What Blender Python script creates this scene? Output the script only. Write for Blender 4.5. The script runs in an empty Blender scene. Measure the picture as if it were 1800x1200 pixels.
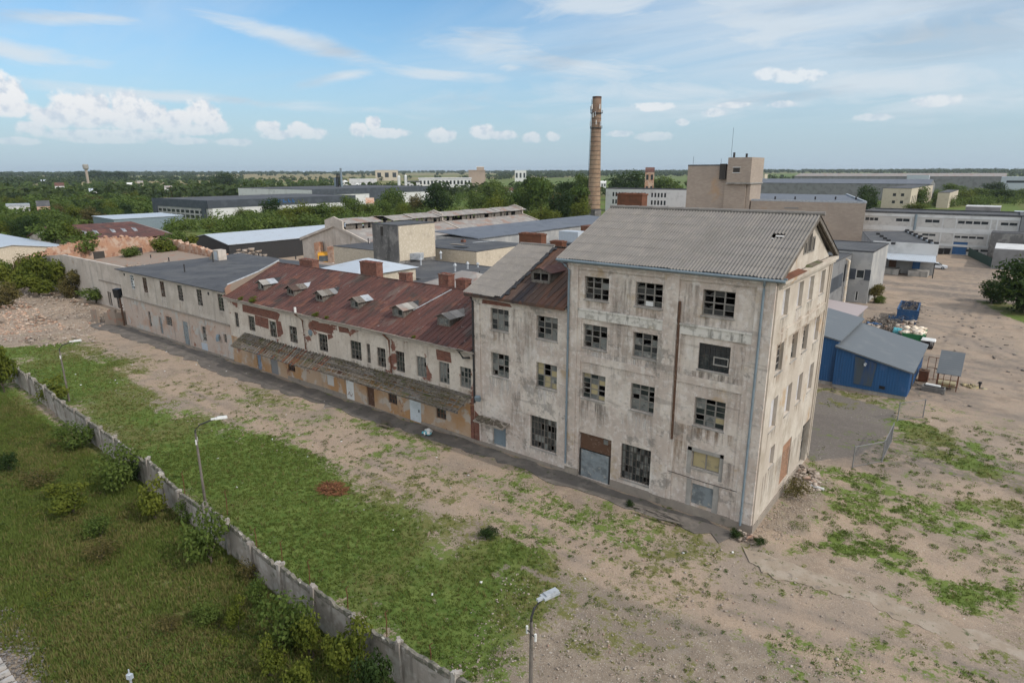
import bpy, math, random
import numpy as np
from mathutils import Vector, Matrix
C = bpy.context.scene.collection
SC = bpy.context.scene
R = math.radians
random.seed(7)
RNG = np.random.default_rng(11)

# ------------------------------------------------------------------ camera, sky, sun, exposure
CAM_F, CAM_P, CAM_ROLL, CAM_YAW = 1108.63, R(15.0477), R(-0.1739), R(37.8846)
CAM = np.array([9.772, -36.926, 22.0])
_F = np.array([-math.sin(CAM_YAW)*math.cos(CAM_P), math.cos(CAM_YAW)*math.cos(CAM_P), -math.sin(CAM_P)])
_R0 = np.array([math.cos(CAM_YAW), math.sin(CAM_YAW), 0.0])
_U0 = np.cross(_R0, _F)
_R = math.cos(CAM_ROLL)*_R0 + math.sin(CAM_ROLL)*_U0
_U = -math.sin(CAM_ROLL)*_R0 + math.cos(CAM_ROLL)*_U0
cam = bpy.data.cameras.new('camera'); cam_o = bpy.data.objects.new('camera', cam); C.objects.link(cam_o)
cam.sensor_width = 36; cam.sensor_fit = 'HORIZONTAL'; cam.lens = CAM_F*36/1800; cam.clip_start = .5; cam.clip_end = 20000
m4 = Matrix.Identity(4)
for i in range(3):
    m4[i][0] = _R[i]; m4[i][1] = _U[i]; m4[i][2] = -_F[i]; m4[i][3] = CAM[i]
cam_o.matrix_world = m4; SC.camera = cam_o

def ray(px, py):
    return _F + _R*(px-900)/CAM_F + _U*(600-py)/CAM_F
def G(px, py, z=0.0):                       # a photo point to the place at height z
    d = ray(px, py); t = (z-CAM[2])/d[2]; p = CAM+t*d
    return (p[0], p[1])
def FY(px, py, y=0.0):                      # ... to the vertical plane y
    d = ray(px, py); p = CAM + d*(y-CAM[1])/d[1]; return (p[0], p[2])
def FX(px, py, x=0.0):
    d = ray(px, py); p = CAM + d*(x-CAM[0])/d[0]; return (p[1], p[2])
def proj(P):
    d = np.asarray(P, float)-CAM; z = d@_F
    return 900+CAM_F*(d@_R)/z, 600-CAM_F*(d@_U)/z

SUN_EL, SUN_AZ = R(42), R(6)                # azimuth measured from +X towards +Y
sun_dir = Vector((math.cos(SUN_EL)*math.cos(SUN_AZ), math.cos(SUN_EL)*math.sin(SUN_AZ), math.sin(SUN_EL)))
sl = bpy.data.lights.new('sun', 'SUN'); sl.energy = 1.5; sl.angle = R(0.6); sl.color = (1, .93, .85)
so = bpy.data.objects.new('sun', sl); C.objects.link(so); so.rotation_euler = sun_dir.to_track_quat('Z', 'Y').to_euler()
so.location = (0, 0, 80)
SC.view_settings.view_transform = 'Standard'; SC.view_settings.look = 'None'
SC.view_settings.gamma = 1; SC.view_settings.exposure = 0.60
try: SC.cycles.use_denoising = True
except Exception: pass
SC.cycles.max_bounces = 6; SC.cycles.transparent_max_bounces = 6
SC.cycles.volume_bounces = 0; SC.cycles.sample_clamp_indirect = 4

world = bpy.data.worlds.new('World'); SC.world = world; world.use_nodes = True
SKY_STRENGTH = 0.10

class NB:
    """small node-tree writer"""
    def __init__(s, nt): s.nt = nt
    def n(s, t, **k):
        o = s.nt.nodes.new('ShaderNode'+t)
        for a, v in k.items(): setattr(o, a, v)
        return o
    def put(s, sock, v):
        if v is None: return
        if hasattr(v, 'is_linked') or hasattr(v, 'links'): s.nt.links.new(v, sock)
        else:
            if isinstance(v, (tuple, list)):
                v = tuple(v)
                if sock.type == 'RGBA' and len(v) == 3: v = v+(1,)
            sock.default_value = v
    def math(s, op, a, b=None, c=None, clamp=False):
        o = s.n('Math', operation=op); o.use_clamp = clamp
        s.put(o.inputs[0], a); s.put(o.inputs[1], b)
        if c is not None: s.put(o.inputs[2], c)
        return o.outputs[0]
    def vmath(s, op, a, b=None):
        o = s.n('VectorMath', operation=op); s.put(o.inputs[0], a)
        if b is not None: s.put(o.inputs[1], b)
        return o.outputs['Value'] if op in ('LENGTH', 'DOT_PRODUCT') else o.outputs[0]
    def mix(s, f, a, b, bl='MIX'):
        o = s.n('Mix', data_type='RGBA', blend_type=bl); o.clamp_factor = True
        s.put(o.inputs[0], f); s.put(o.inputs[6], a); s.put(o.inputs[7], b)
        return o.outputs[2]
    def noise(s, v, sc, d=4, rough=.55, dist=0, dim='3D'):
        o = s.n('TexNoise', noise_dimensions=dim); s.put(o.inputs['Vector'], v)
        s.put(o.inputs['Scale'], sc); s.put(o.inputs['Detail'], d); s.put(o.inputs['Roughness'], rough); s.put(o.inputs['Distortion'], dist)
        return o.outputs[0]
    def ramp(s, v, lo, hi, a=0.0, b=1.0, smooth=True):
        o = s.n('MapRange'); o.interpolation_type = 'SMOOTHSTEP' if smooth else 'LINEAR'; o.clamp = True
        s.put(o.inputs[0], v); s.put(o.inputs[1], lo); s.put(o.inputs[2], hi); s.put(o.inputs[3], a); s.put(o.inputs[4], b)
        return o.outputs[0]
    def scale(s, v, st, off=(0, 0, 0)):
        o = s.n('Mapping'); s.put(o.inputs[0], v); s.put(o.inputs[1], off); s.put(o.inputs[3], st)
        return o.outputs[0]
    def xyz(s, v):
        o = s.n('SeparateXYZ'); s.put(o.inputs[0], v); return o.outputs
    def comb(s, x, y, z):
        o = s.n('CombineXYZ'); s.put(o.inputs[0], x); s.put(o.inputs[1], y); s.put(o.inputs[2], z); return o.outputs[0]

def build_sky():
    nt = world.node_tree; nt.nodes.clear(); b = NB(nt)
    out = b.n('OutputWorld'); bg = b.n('Background'); bg.inputs[1].default_value = SKY_STRENGTH
    sky = b.n('TexSky', sky_type='NISHITA'); sky.sun_disc = False
    sky.sun_elevation = SUN_EL; sky.sun_rotation = R(90)-SUN_AZ
    sky.air_density = 1.0; sky.dust_density = 1.6; sky.ozone_density = 1.2; sky.altitude = 100
    d = b.n('TexCoord').outputs['Generated']
    x, y, z = b.xyz(d)
    # angles to the camera-free compass: az in degrees left of +Y, el in degrees
    az = b.math('MULTIPLY', b.math('ARCTAN2', b.math('MULTIPLY', x, -1), y), 57.2958)
    el = b.math('MULTIPLY', b.math('ARCSINE', z), 57.2958)
    p = b.comb(az, el, 0)
    K = 1.0/(SKY_STRENGTH*2**SC.view_settings.exposure)
    col = b.mix(1.0, sky.outputs[0], (.68, .95, 1.08), 'MULTIPLY')
    # pale veil near the horizon and thin high cloud, thickest to the right; more added unseen behind the viewer
    zz = b.math('ADD', b.math('MAXIMUM', z, 0.0), 0.10)
    hp = b.comb(b.math('DIVIDE', x, zz), b.math('DIVIDE', y, zz), 0)
    hr = b.vmath('MULTIPLY', hp, (1, 1, 1))
    c1 = b.noise(b.scale(hr, (.42, 1.15, 1), (3.1, 1.3, 0)), 1.0, 7, .60, .9)
    c2 = b.noise(b.scale(hr, (.22, .3, 1), (1.7, 8.3, 0)), 1.0, 3, .5)
    off = b.math('ABSOLUTE', b.math('SUBTRACT', az, 62))
    side = b.ramp(off, 6, 62, 0.0, 0.34)
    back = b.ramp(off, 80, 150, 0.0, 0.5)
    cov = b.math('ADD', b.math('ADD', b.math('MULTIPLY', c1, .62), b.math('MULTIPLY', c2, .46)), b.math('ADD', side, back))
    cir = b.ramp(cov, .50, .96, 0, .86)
    cir = b.math('MULTIPLY', cir, b.ramp(el, 1.5, 11.0))
    tone = b.noise(b.scale(hp, (.5, .9, 1), (9, 2, 0)), 1.3, 5, .55)
    ccol = b.mix(b.ramp(tone, .50, .70), (.70*K, .77*K, .83*K), (.50*K, .58*K, .67*K))
    lowv = b.ramp(el, 14, -1, 0, .80)
    col = b.mix(lowv, col, (.50*K, .62*K, .74*K))
    vf = None
    for (cx, cy, rx, ry, tl) in [(1660, 60, 330, 80, -.05), (1330, 40, 330, 60, .1), (1090, 22, 220, 36, .12), (1500, 150, 420, 50, .0), (760, 128, 150, 14, .08), (980, 110, 260, 34, .16), (520, 70, 240, 16, .22), (330, 172, 260, 10, .04), (1200, 170, 380, 50, 0), (30, 92, 120, 14, .1), (1780, 180, 260, 60, 0), (600, 135, 90, 10, -.2), (140, 32, 110, 13, -.1), (1160, 22, 90, 24, .1), (900, 118, 36, 9, 0)]:
        q = ray(cx, cy); q = q/np.linalg.norm(q); a0 = math.degrees(math.atan2(-q[0], q[1])); e0 = math.degrees(math.asin(q[2])); k = math.degrees(1/CAM_F)*.95
        v = b.vmath('SUBTRACT', p, (a0, e0, 0)); vx, vy, _ = b.xyz(v); vy = b.math('ADD', vy, b.math('MULTIPLY', vx, -tl))
        L = b.vmath('LENGTH', b.comb(b.math('MULTIPLY', vx, 1/(rx*k)), b.math('MULTIPLY', vy, 1/(ry*k)), 0)); o = b.math('SUBTRACT', 1.0, L); vf = o if vf is None else b.math('MAXIMUM', vf, o)
    wisp = b.noise(b.scale(p, (.10, .42, 1), (4, 1, 0)), 1.0, 7, .62, .8)
    veil = b.math('MULTIPLY', b.ramp(b.math('ADD', vf, b.math('MULTIPLY', b.math('SUBTRACT', wisp, .5), 3.0)), -.22, 1.15), .84)
    cir = b.math('MAXIMUM', cir, b.math('MULTIPLY', veil, b.ramp(el, 1.5, 6)))
    grey = b.vmath('LENGTH', b.vmath('MULTIPLY', b.vmath('SUBTRACT', p, tuple([math.degrees(math.atan2(-ray(1670, 70)[0], ray(1670, 70)[1])), math.degrees(math.asin(ray(1670, 70)[2]/np.linalg.norm(ray(1670, 70)))), 0])), (1/9.0, 1/2.4, 0)))
    ccol = b.mix(b.math('MULTIPLY', b.ramp(b.math('ADD', grey, b.math('MULTIPLY', b.math('SUBTRACT', wisp, .5), 2.2)), 1.0, .2), .75), ccol, (.47*K, .55*K, .63*K))
    ccol = b.mix(b.ramp(off, 72, 118), ccol, (1.58*K, 1.58*K, 1.60*K))      # unseen over-bright cloud deck added behind the viewer to fill shaded walls
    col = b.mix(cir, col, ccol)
    # heaped clouds: a = left of the view axis, by photo position and size (px), each with a flat base
    blobs = [(15,160,22,20),(-10,150,20,26),(20,190,36,13),(55,224,20,10),(95,206,36,16),(130,190,34,24),(165,188,30,24),(150,208,46,16),(225,188,30,25),(262,200,32,20),(240,214,46,16),
             (310,212,30,18),(355,200,28,24),(378,218,22,18),(340,228,52,10),(200,238,110,9),(472,224,22,12),(490,236,30,9),(525,226,18,12),(548,234,28,10),(630,228,16,13),(657,216,14,13),(680,234,40,9),(775,238,26,13),
             (850,232,26,13),(880,238,34,9),(935,242,18,10),(972,241,14,9),(1090,235,26,6),(1150,240,34,8),(1150,187,36,8),(1258,198,24,8),(1290,185,30,5),(1375,184,24,6),(1350,130,26,10),(1400,134,44,11),
             (1645,178,36,9),(1540,206,30,6),(1200,215,14,6),(330,248,40,6),(415,250,30,7),(30,248,26,6),(180,246,60,6)]
    f = None
    wob = b.noise(p, .55, 5, .62)
    wob2 = b.noise(p, 1.35, 4, .56)
    for (cx, cy, rx, ry) in blobs:
        q = ray(cx, cy); q = q/np.linalg.norm(q)
        a0 = math.degrees(math.atan2(-q[0], q[1])); e0 = math.degrees(math.asin(q[2])); k = math.degrees(1/CAM_F)*.93
        v = b.vmath('MULTIPLY', b.vmath('SUBTRACT', p, (a0, e0, 0)), (1/(rx*1.12*k), 1/(ry*1.12*k), 0))
        L = b.vmath('LENGTH', v)
        o = b.math('SUBTRACT', 1.0, L)
        f = o if f is None else b.math('MAXIMUM', f, o)
    g = b.math('ADD', b.math('MULTIPLY', f, 1.25), b.math('ADD', b.math('MULTIPLY', b.math('SUBTRACT', wob, .5), .85), b.math('MULTIPLY', b.math('SUBTRACT', wob2, .5), 1.15)))
    a = b.ramp(g, -.02, .46)
    emb = b.math('SUBTRACT', wob2, b.noise(b.vmath('ADD', p, (-.45, .40, 0)), 1.35, 4, .56))
    a = b.math('MULTIPLY', a, b.ramp(el, .8, 4.6, .25, .96))
    emb2 = b.math('SUBTRACT', wob, b.noise(b.vmath('ADD', p, (-.5, 1.0, 0)), .55, 5, .62))
    sh = b.ramp(b.math('ADD', b.math('MULTIPLY', emb2, 1.5), b.math('MULTIPLY', emb, 1.7)), -.50, .16)
    cum = b.mix(sh, (.64*K, .71*K, .80*K), (.93*K, .93*K, .93*K))
    cum = b.mix(b.ramp(el, 7.5, 2.0, 0, .45), cum, (.56*K, .63*K, .73*K))
    a = b.math('MULTIPLY', a, b.ramp(az, 18, 42, .62, 1.0))
    col = b.mix(a, col, cum)
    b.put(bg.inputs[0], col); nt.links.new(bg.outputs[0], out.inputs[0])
build_sky()

# ------------------------------------------------------------------ materials
def M(name, base, layers=(), rough=.88, bump=(), spec=.25, metal=0.0, st=(1, 1, 1)):
    """base colour + layers of (kind, colour, dict); bump: list of (scale, strength, stretch)"""
    m = bpy.data.materials.new(name); m.use_nodes = True; nt = m.node_tree; b = NB(nt)
    pr = nt.nodes['Principled BSDF']; pr.inputs['Roughness'].default_value = rough
    pr.inputs['Metallic'].default_value = metal; pr.inputs['Specular IOR Level'].default_value = spec
    pos = b.n('NewGeometry').outputs['Position']
    if layers or bump:
        x, y, z = b.xyz(pos)
        wallv = b.comb(b.math('ADD', x, y), z, 0)
    col = tuple(base)+(1,)
    for (kind, c, k) in layers:
        c = tuple(c)+(1,) if isinstance(c, (tuple, list)) else c
        if kind == 'noise':
            f = b.ramp(b.noise(b.scale(pos, k.get('st', (1, 1, 1)), k.get('off', (0, 0, 0))), k.get('s', 1), k.get('d', 5), k.get('r', .6), k.get('dist', 0)), k['lo'], k['hi'], 0, k.get('a', 1))
            if 'zlo' in k: f = b.math('MULTIPLY', f, b.ramp(b.math('ADD', z, b.math('MULTIPLY', b.noise(pos, 1.1, 3), 1.2)), k['zlo']+.6, k['zhi']+.6))
            col = b.mix(f, col, c)
        elif kind == 'brick':
            t = b.n('TexBrick'); b.put(t.inputs['Vector'], wallv if not k.get('flat') else pos)
            t.inputs['Scale'].default_value = 1; t.inputs['Brick Width'].default_value = k.get('w', .26); t.inputs['Row Height'].default_value = k.get('h', .08)
            t.inputs['Mortar Size'].default_value = k.get('m', .01); t.inputs['Mortar Smooth'].default_value = .3
            t.inputs['Color1'].default_value = c; c2 = k.get('c2', tuple(v*.72 for v in c[:3])); t.inputs['Color2'].default_value = tuple(c2)+(1,)
            t.inputs['Mortar'].default_value = tuple(k.get('mc', (.20, .155, .125)))+(1,)
            f = 1.0
            if 'lo' in k: f = b.ramp(b.noise(b.scale(pos, k.get('st', (1, 1, 1)), k.get('off', (0, 0, 0))), k.get('s', .5), 6, .62), k['lo'], k['hi'])
            col = b.mix(f, col, t.outputs[0])
        elif kind == 'attr':
            at = b.n('Attribute'); at.attribute_name = k['name']
            f = b.ramp(at.outputs['Fac'], k.get('lo', 0), k.get('hi', 1), 0, k.get('a', 1)); col = b.mix(f, col, c)
        elif kind == 'rand':                                     # a different tint for each object
            oi = b.n('ObjectInfo'); f = b.math('MULTIPLY', oi.outputs['Random'], k.get('a', 1)); col = b.mix(f, col, c)
        elif kind == 'wave':
            t = b.n('TexWave', wave_type='BANDS', bands_direction=k.get('dir', 'X')); b.put(t.inputs['Vector'], pos); t.inputs['Scale'].default_value = k['s']; t.inputs['Distortion'].default_value = k.get('dist', 0)
            f = b.ramp(t.outputs['Fac'], k.get('lo', .8), k.get('hi', 1), 0, k.get('a', 1)); col = b.mix(f, col, c)
        elif kind == 'cells':
            t = b.n('TexVoronoi'); b.put(t.inputs['Vector'], b.scale(pos, k.get('st', (1, 1, 1)))); t.inputs['Scale'].default_value = k['s']
            f = b.ramp(b.xyz(t.outputs['Color'])[0], k['lo'], k['hi'], 0, k.get('a', 1)); col = b.mix(f, col, c)
        elif kind == 'vc':                                       # colour carried by the mesh (one tint per leaf or stone)
            at = b.n('Attribute'); at.attribute_name = 'tint'
            col = b.mix(b.math('MULTIPLY', at.outputs['Fac'], k.get('a', 1)), col, c)
    b.put(pr.inputs['Base Color'], col)
    nrm = None
    for (s_, str_, st_) in bump:
        bn = b.n('Bump'); bn.inputs['Strength'].default_value = str_; bn.inputs['Distance'].default_value = .05
        b.put(bn.inputs['Height'], b.noise(b.scale(pos, st_), s_, 4, .6))
        if nrm is not None: b.put(bn.inputs['Normal'], nrm)
        nrm = bn.outputs[0]
    if nrm is not None: b.put(pr.inputs['Normal'], nrm)
    return m

def leaf_mat(name, c1, c2, trans=.35):
    m = bpy.data.materials.new(name); m.use_nodes = True; nt = m.node_tree; b = NB(nt)
    pr = nt.nodes['Principled BSDF']; pr.inputs['Roughness'].default_value = .75; pr.inputs['Specular IOR Level'].default_value = .15
    at = b.n('Attribute'); at.attribute_name = 'tint'; oi = b.n('ObjectInfo')
    f = b.math('ADD', b.math('MULTIPLY', at.outputs['Fac'], .65), b.math('MULTIPLY', oi.outputs['Random'], .35))
    col = b.mix(f, c1, c2); b.put(pr.inputs['Base Color'], col)
    tr = b.n('BsdfTranslucent'); b.put(tr.inputs[0], b.mix(.5, col, (.12, .16, .02)))
    mx = b.n('MixShader'); mx.inputs[0].default_value = trans
    nt.links.new(pr.outputs[0], mx.inputs[1]); nt.links.new(tr.outputs[0], mx.inputs[2])
    nt.links.new(mx.outputs[0], nt.nodes['Material Output'].inputs[0])
    return m

V1 = (1, 1, .12)          # streaks that run down a wall
MT = dict(
 plaster=M('pale_plaster', (.475, .40, .345), [
   ('noise', (.585, .52, .455), dict(s=.35, lo=.45, hi=.60)), ('noise', (.37, .31, .26), dict(s=.5, lo=.52, hi=.70, a=.75, off=(4, 0, 9))),
   ('noise', (.65, .60, .56), dict(s=2.6, d=7, r=.68, lo=.52, hi=.60, a=.55, off=(9, 2, 1))), ('noise', (.33, .30, .27), dict(s=3.4, d=7, r=.7, lo=.53, hi=.63, a=.55, off=(2, 7, 5))),
   ('noise', (.26, .235, .205), dict(s=2.6, st=(1, 1, .07), d=6, lo=.56, hi=.72, a=.4)), ('noise', (.66, .63, .585), dict(s=1.9, st=(1, 1, .25), d=6, lo=.56, hi=.68, a=.45, off=(31, 2, 7))),
   ('noise', (.34, .24, .13), dict(s=.45, lo=.60, hi=.70, a=.6, off=(2, 7, 5))), ('noise', (.20, .185, .165), dict(s=.5, d=8, r=.72, lo=.575, hi=.62, a=.65, off=(20, 3, 8))), ('noise', (.26, .23, .20), dict(s=.9, st=(.25, 1, 2.2), d=6, lo=.60, hi=.68, a=.5, off=(1, 1, 40)))], bump=[(2.5, .6, (1, 1, 1)), (20, .4, (1, 1, 1))]),
 plaster_white=M('whitewashed_band', (.58, .55, .50), [('noise', (.30, .28, .245), dict(s=1.6, d=7, r=.7, lo=.50, hi=.62, a=.8)), ('noise', (.16, .155, .14), dict(s=3, st=(1, 1, .2), lo=.56, hi=.7, a=.8)), ('noise', (.36, .25, .09), dict(s=.5, lo=.62, hi=.7, a=.6))], bump=[(4, .5, (1, 1, 1))]),
 fence_concrete=M('dirty_fence_concrete', (.28, .25, .22), [('noise', (.37, .345, .31), dict(s=1.2, d=6, lo=.46, hi=.60)), ('noise', (.15, .135, .115), dict(s=2.2, st=(1, 1, .12), d=6, lo=.50, hi=.68, a=.8)), ('noise', (.10, .10, .07), dict(s=.9, lo=.58, hi=.7, a=.8, off=(3, 3, 3)))], bump=[(7, .5, (1, 1, 1))]),
 fence_crest=M('mossy_concrete_crest', (.17, .155, .13), [('noise', (.09, .09, .065), dict(s=3, d=6, lo=.46, hi=.6)), ('noise', (.42, .39, .35), dict(s=2.4, d=6, lo=.60, hi=.66, a=.9, off=(5, 5, 1)))], bump=[(8, .6, (1, 1, 1))]),
 plaster_sun=M('cream_plaster', (.44, .385, .325), [
   ('noise', (.51, .46, .395), dict(s=.4, lo=.45, hi=.6)), ('noise', (.40, .34, .265), dict(s=3, d=7, r=.7, lo=.52, hi=.64, a=.55, off=(8, 8, 2))), ('noise', (.33, .28, .22), dict(s=.6, lo=.52, hi=.72, a=.7, off=(4, 1, 9))),
   ('noise', (.26, .22, .18), dict(s=1.1, st=V1, lo=.56, hi=.76, a=.6)), ('noise', (.36, .22, .10), dict(s=.35, lo=.60, hi=.70, a=.6, off=(5, 3, 2))), ('noise', (.55, .5, .44), dict(s=.8, lo=.62, hi=.68, a=.5, off=(1, 2, 31)))], bump=[(2.5, .5, (1, 1, 1)), (22, .3, (1, 1, 1))]),
 plaster_red=M('plaster_over_brick', (.48, .415, .35), [
   ('noise', (.56, .50, .43), dict(s=.5, lo=.42, hi=.6)), ('noise', (.36, .31, .265), dict(s=3.2, d=7, r=.7, lo=.52, hi=.64, a=.6, off=(5, 1, 1))), ('noise', (.24, .205, .18), dict(s=2.4, st=(1, 1, .08), d=6, lo=.54, hi=.72, a=.7)),
   ('brick', (.22, .075, .05), dict(lo=.575, hi=.60, s=.32, off=(6, 0, 3))), ('noise', (.2, .18, .16), dict(s=3, lo=.6, hi=.75, a=.5))], bump=[(3, .5, (1, 1, 1)), (20, .35, (1, 1, 1))]),
 plaster_low=M('ochre_plaster', (.40, .29, .20), [
   ('noise', (.37, .215, .105), dict(s=.28, d=6, lo=.42, hi=.60, off=(11, 0, 6))), ('noise', (.42, .36, .30), dict(s=.6, lo=.52, hi=.60, off=(3, 0, 1))), ('brick', (.24, .10, .065), dict(lo=.60, hi=.63, s=.45, off=(2, 0, 17))),
   ('noise', (.17, .15, .13), dict(s=1.4, st=V1, lo=.55, hi=.72, a=.7))], bump=[(3, .5, (1, 1, 1)), (20, .35, (1, 1, 1))]),
 plaster_flat=M('grey_beige_plaster', (.42, .37, .32), [
   ('noise', (.50, .445, .39), dict(s=.4, lo=.45, hi=.6)), ('noise', (.33, .285, .245), dict(s=3.2, d=7, r=.7, lo=.52, hi=.64, a=.6, off=(7, 1, 1))), ('noise', (.26, .24, .21), dict(s=1.0, st=V1, lo=.5, hi=.74, a=.7)), ('noise', (.30, .22, .15), dict(s=.5, lo=.62, hi=.7, a=.5))], bump=[(3, .5, (1, 1, 1)), (20, .3, (1, 1, 1))]),
 plaster_pink=M('pink_grey_plaster', (.43, .35, .295), [
   ('noise', (.38, .235, .165), dict(s=.35, d=7, r=.65, lo=.48, hi=.66, a=.75, off=(31, 0, 2))), ('noise', (.31, .265, .23), dict(s=3.2, d=7, r=.7, lo=.52, hi=.64, a=.6, off=(7, 1, 1))), ('noise', (.40, .38, .35), dict(s=.45, lo=.54, hi=.60, off=(3, 0, 1))), ('brick', (.30, .13, .08), dict(lo=.63, hi=.66, s=.6, off=(2, 0, 12))),
   ('noise', (.2, .18, .165), dict(s=1.4, st=V1, lo=.55, hi=.72, a=.75))], bump=[(3, .5, (1, 1, 1)), (20, .35, (1, 1, 1))]),
 plinth=M('dirty_plinth', (.25, .215, .18), [('noise', (.30, .26, .21), dict(s=.7, lo=.5, hi=.66)), ('noise', (.10, .10, .08), dict(s=1.5, lo=.55, hi=.75, a=.8))], bump=[(6, .6, (1, 1, 1))]),
 brick=M('red_brick', (.2, .08, .05), [('brick', (.20, .062, .038), dict(c2=(.12, .042, .03))), ('noise', (.09, .04, .03), dict(s=2.5, d=7, lo=.52, hi=.64, a=.7)), ('noise', (.30, .17, .12), dict(s=2, lo=.55, hi=.7, a=.6)), ('noise', (.07, .05, .04), dict(s=1, lo=.55, hi=.75, a=.6))], bump=[(14, .5, (1, 1, 1))]),
 brick_orange=M('orange_brick_infill', (.36, .19, .11), [('brick', (.38, .20, .115), {}), ('noise', (.5, .36, .25), dict(s=3, lo=.6, hi=.7, a=.5))], bump=[(14, .5, (1, 1, 1))]),
 slate=M('weathered_slate_sheet', (.188, .175, .162), [
   ('noise', (.215, .198, .178), dict(s=1.3, lo=.45, hi=.62)), ('noise', (.15, .14, .125), dict(s=.5, st=(1, .35, 1), lo=.52, hi=.72, a=.6)), ('cells', (.165, .155, .14), dict(s=.85, lo=.55, hi=1, a=.4)), ('noise', (.30, .28, .25), dict(s=9, lo=.58, hi=.7, a=.5)), ('noise', (.11, .10, .085), dict(s=16, lo=.6, hi=.75, a=.5))], bump=[(18, .3, (1, 1, 1))]),
 slate_grey=M('grey_slate_sheet', (.25, .23, .215), [('noise', (.32, .30, .275), dict(s=.6, lo=.45, hi=.62)), ('noise', (.26, .16, .12), dict(s=.25, lo=.52, hi=.62, a=.75)), ('wave', (.15, .14, .13), dict(s=2.2, dir='Y', lo=.6, hi=1, a=.35))]),
 redroof=M('rusty_red_sheet', (.098, .047, .038), [
   ('cells', (.125, .056, .044), dict(s=1.0, st=(1.6, .3, .3), lo=.3, hi=1, a=.9)), ('noise', (.055, .034, .030), dict(s=1.3, d=6, st=(1, .3, .3), lo=.48, hi=.66, a=.85)), ('noise', (.175, .078, .052), dict(s=.5, d=7, lo=.52, hi=.66, a=.75, off=(3, 9, 1))), ('noise', (.13, .10, .085), dict(s=.7, d=7, st=(1, .4, .4), lo=.58, hi=.68, a=.7, off=(30, 2, 1))), ('noise', (.23, .20, .185), dict(s=2.8, d=6, lo=.655, hi=.68, a=.7)), ('noise', (.045, .042, .034), dict(s=.4, d=6, lo=.54, hi=.68, a=.7, off=(13, 9, 1)))], rough=.7, bump=[(3, .35, (1, 1, 1)), (14, .3, (1, 1, 1))]),
 redroof_dark=M('dark_rusty_sheet', (.085, .055, .042), [
   ('noise', (.035, .032, .034), dict(s=.7, st=(1, .3, .3), lo=.45, hi=.62, a=.9)), ('cells', (.13, .065, .043), dict(s=1.0, st=(1.6, .3, .3), lo=.5, hi=1, a=.8)), ('noise', (.18, .14, .10), dict(s=2.2, st=(2, .6, .6), lo=.63, hi=.70, a=.7))], rough=.75, bump=[(3, .35, (1, 1, 1)), (14, .2, (1, 1, 1))]),
 rust=M('rusty_metal', (.15, .062, .036), [('noise', (.11, .05, .03), dict(s=2, lo=.45, hi=.65)), ('noise', (.22, .11, .065), dict(s=5, lo=.58, hi=.72, a=.8))], rough=.8, bump=[(12, .4, (1, 1, 1))]),
 felt=M('dark_roofing_felt', (.075, .076, .08), [('noise', (.10, .10, .10), dict(s=.25, lo=.45, hi=.6)), ('noise', (.045, .046, .05), dict(s=.6, lo=.55, hi=.7, a=.7, off=(3, 2, 1))), ('wave', (.05, .05, .052), dict(s=.32, dir='X', dist=.4, lo=.97, hi=1, a=.8)), ('noise', (.16, .15, .13), dict(s=.35, lo=.66, hi=.72, a=.5))], rough=.8, bump=[(4, .3, (1, 1, 1))]),
 felt_blue=M('blue_grey_roofing', (.105, .115, .135), [('wave', (.16, .17, .19), dict(s=.35, dir='Y', lo=.3, hi=1, a=.8)), ('cells', (.14, .15, .165), dict(s=.2, lo=.5, hi=1, a=.6)), ('noise', (.06, .065, .075), dict(s=.4, lo=.5, hi=.7, a=.6))], rough=.6),
 metal_pale=M('pale_metal_sheet', (.42, .46, .50), [('wave', (.30, .34, .38), dict(s=.8, dir='X', lo=.85, hi=1, a=.7)), ('noise', (.35, .36, .37), dict(s=.7, lo=.5, hi=.7, a=.6))], rough=.5, spec=.4),
 metal_blue=M('blue_grey_metal', (.17, .215, .245), [('noise', (.12, .15, .17), dict(s=2, lo=.5, hi=.7, a=.7)), ('noise', (.2, .14, .1), dict(s=3, lo=.66, hi=.74, a=.6))], rough=.5, spec=.4),
 metal_dark=M('dark_metal', (.035, .035, .036), [('noise', (.08, .055, .04), dict(s=3, lo=.55, hi=.7, a=.7))], rough=.6),
 zinc=M('zinc', (.36, .38, .40), [('noise', (.25, .27, .29), dict(s=2, lo=.45, hi=.65)), ('noise', (.22, .15, .1), dict(s=3, lo=.66, hi=.74, a=.7))], rough=.45, spec=.4),
 timber=M('grey_timber', (.16, .14, .12), [('noise', (.09, .08, .07), dict(s=4, st=(1, 1, .3), lo=.45, hi=.65)), ('noise', (.26, .24, .21), dict(s=6, lo=.58, hi=.7, a=.7))], bump=[(20, .4, (1, 1, 1))]),
 timber_pale=M('weathered_window_timber', (.21, .195, .175), [('noise', (.17, .16, .145), dict(s=5, lo=.48, hi=.65))]),
 timber_brown=M('brown_timber', (.10, .055, .035), [('noise', (.16, .11, .08), dict(s=4, lo=.52, hi=.68)), ('noise', (.05, .035, .025), dict(s=9, lo=.55, hi=.7))]),
 white=M('white_paint', (.62, .62, .60), [('noise', (.46, .45, .42), dict(s=2, lo=.5, hi=.7, a=.7))], rough=.6),
 door_white=M('pale_blue_white_door_paint', (.52, .56, .58), [('noise', (.33, .31, .28), dict(s=4, lo=.6, hi=.7, a=.8)), ('noise', (.44, .48, .50), dict(s=1, lo=.45, hi=.6))], rough=.6),
 door_blue=M('grey_blue_paint', (.20, .25, .32), [('noise', (.13, .14, .16), dict(s=3, lo=.5, hi=.68))], rough=.65),
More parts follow.
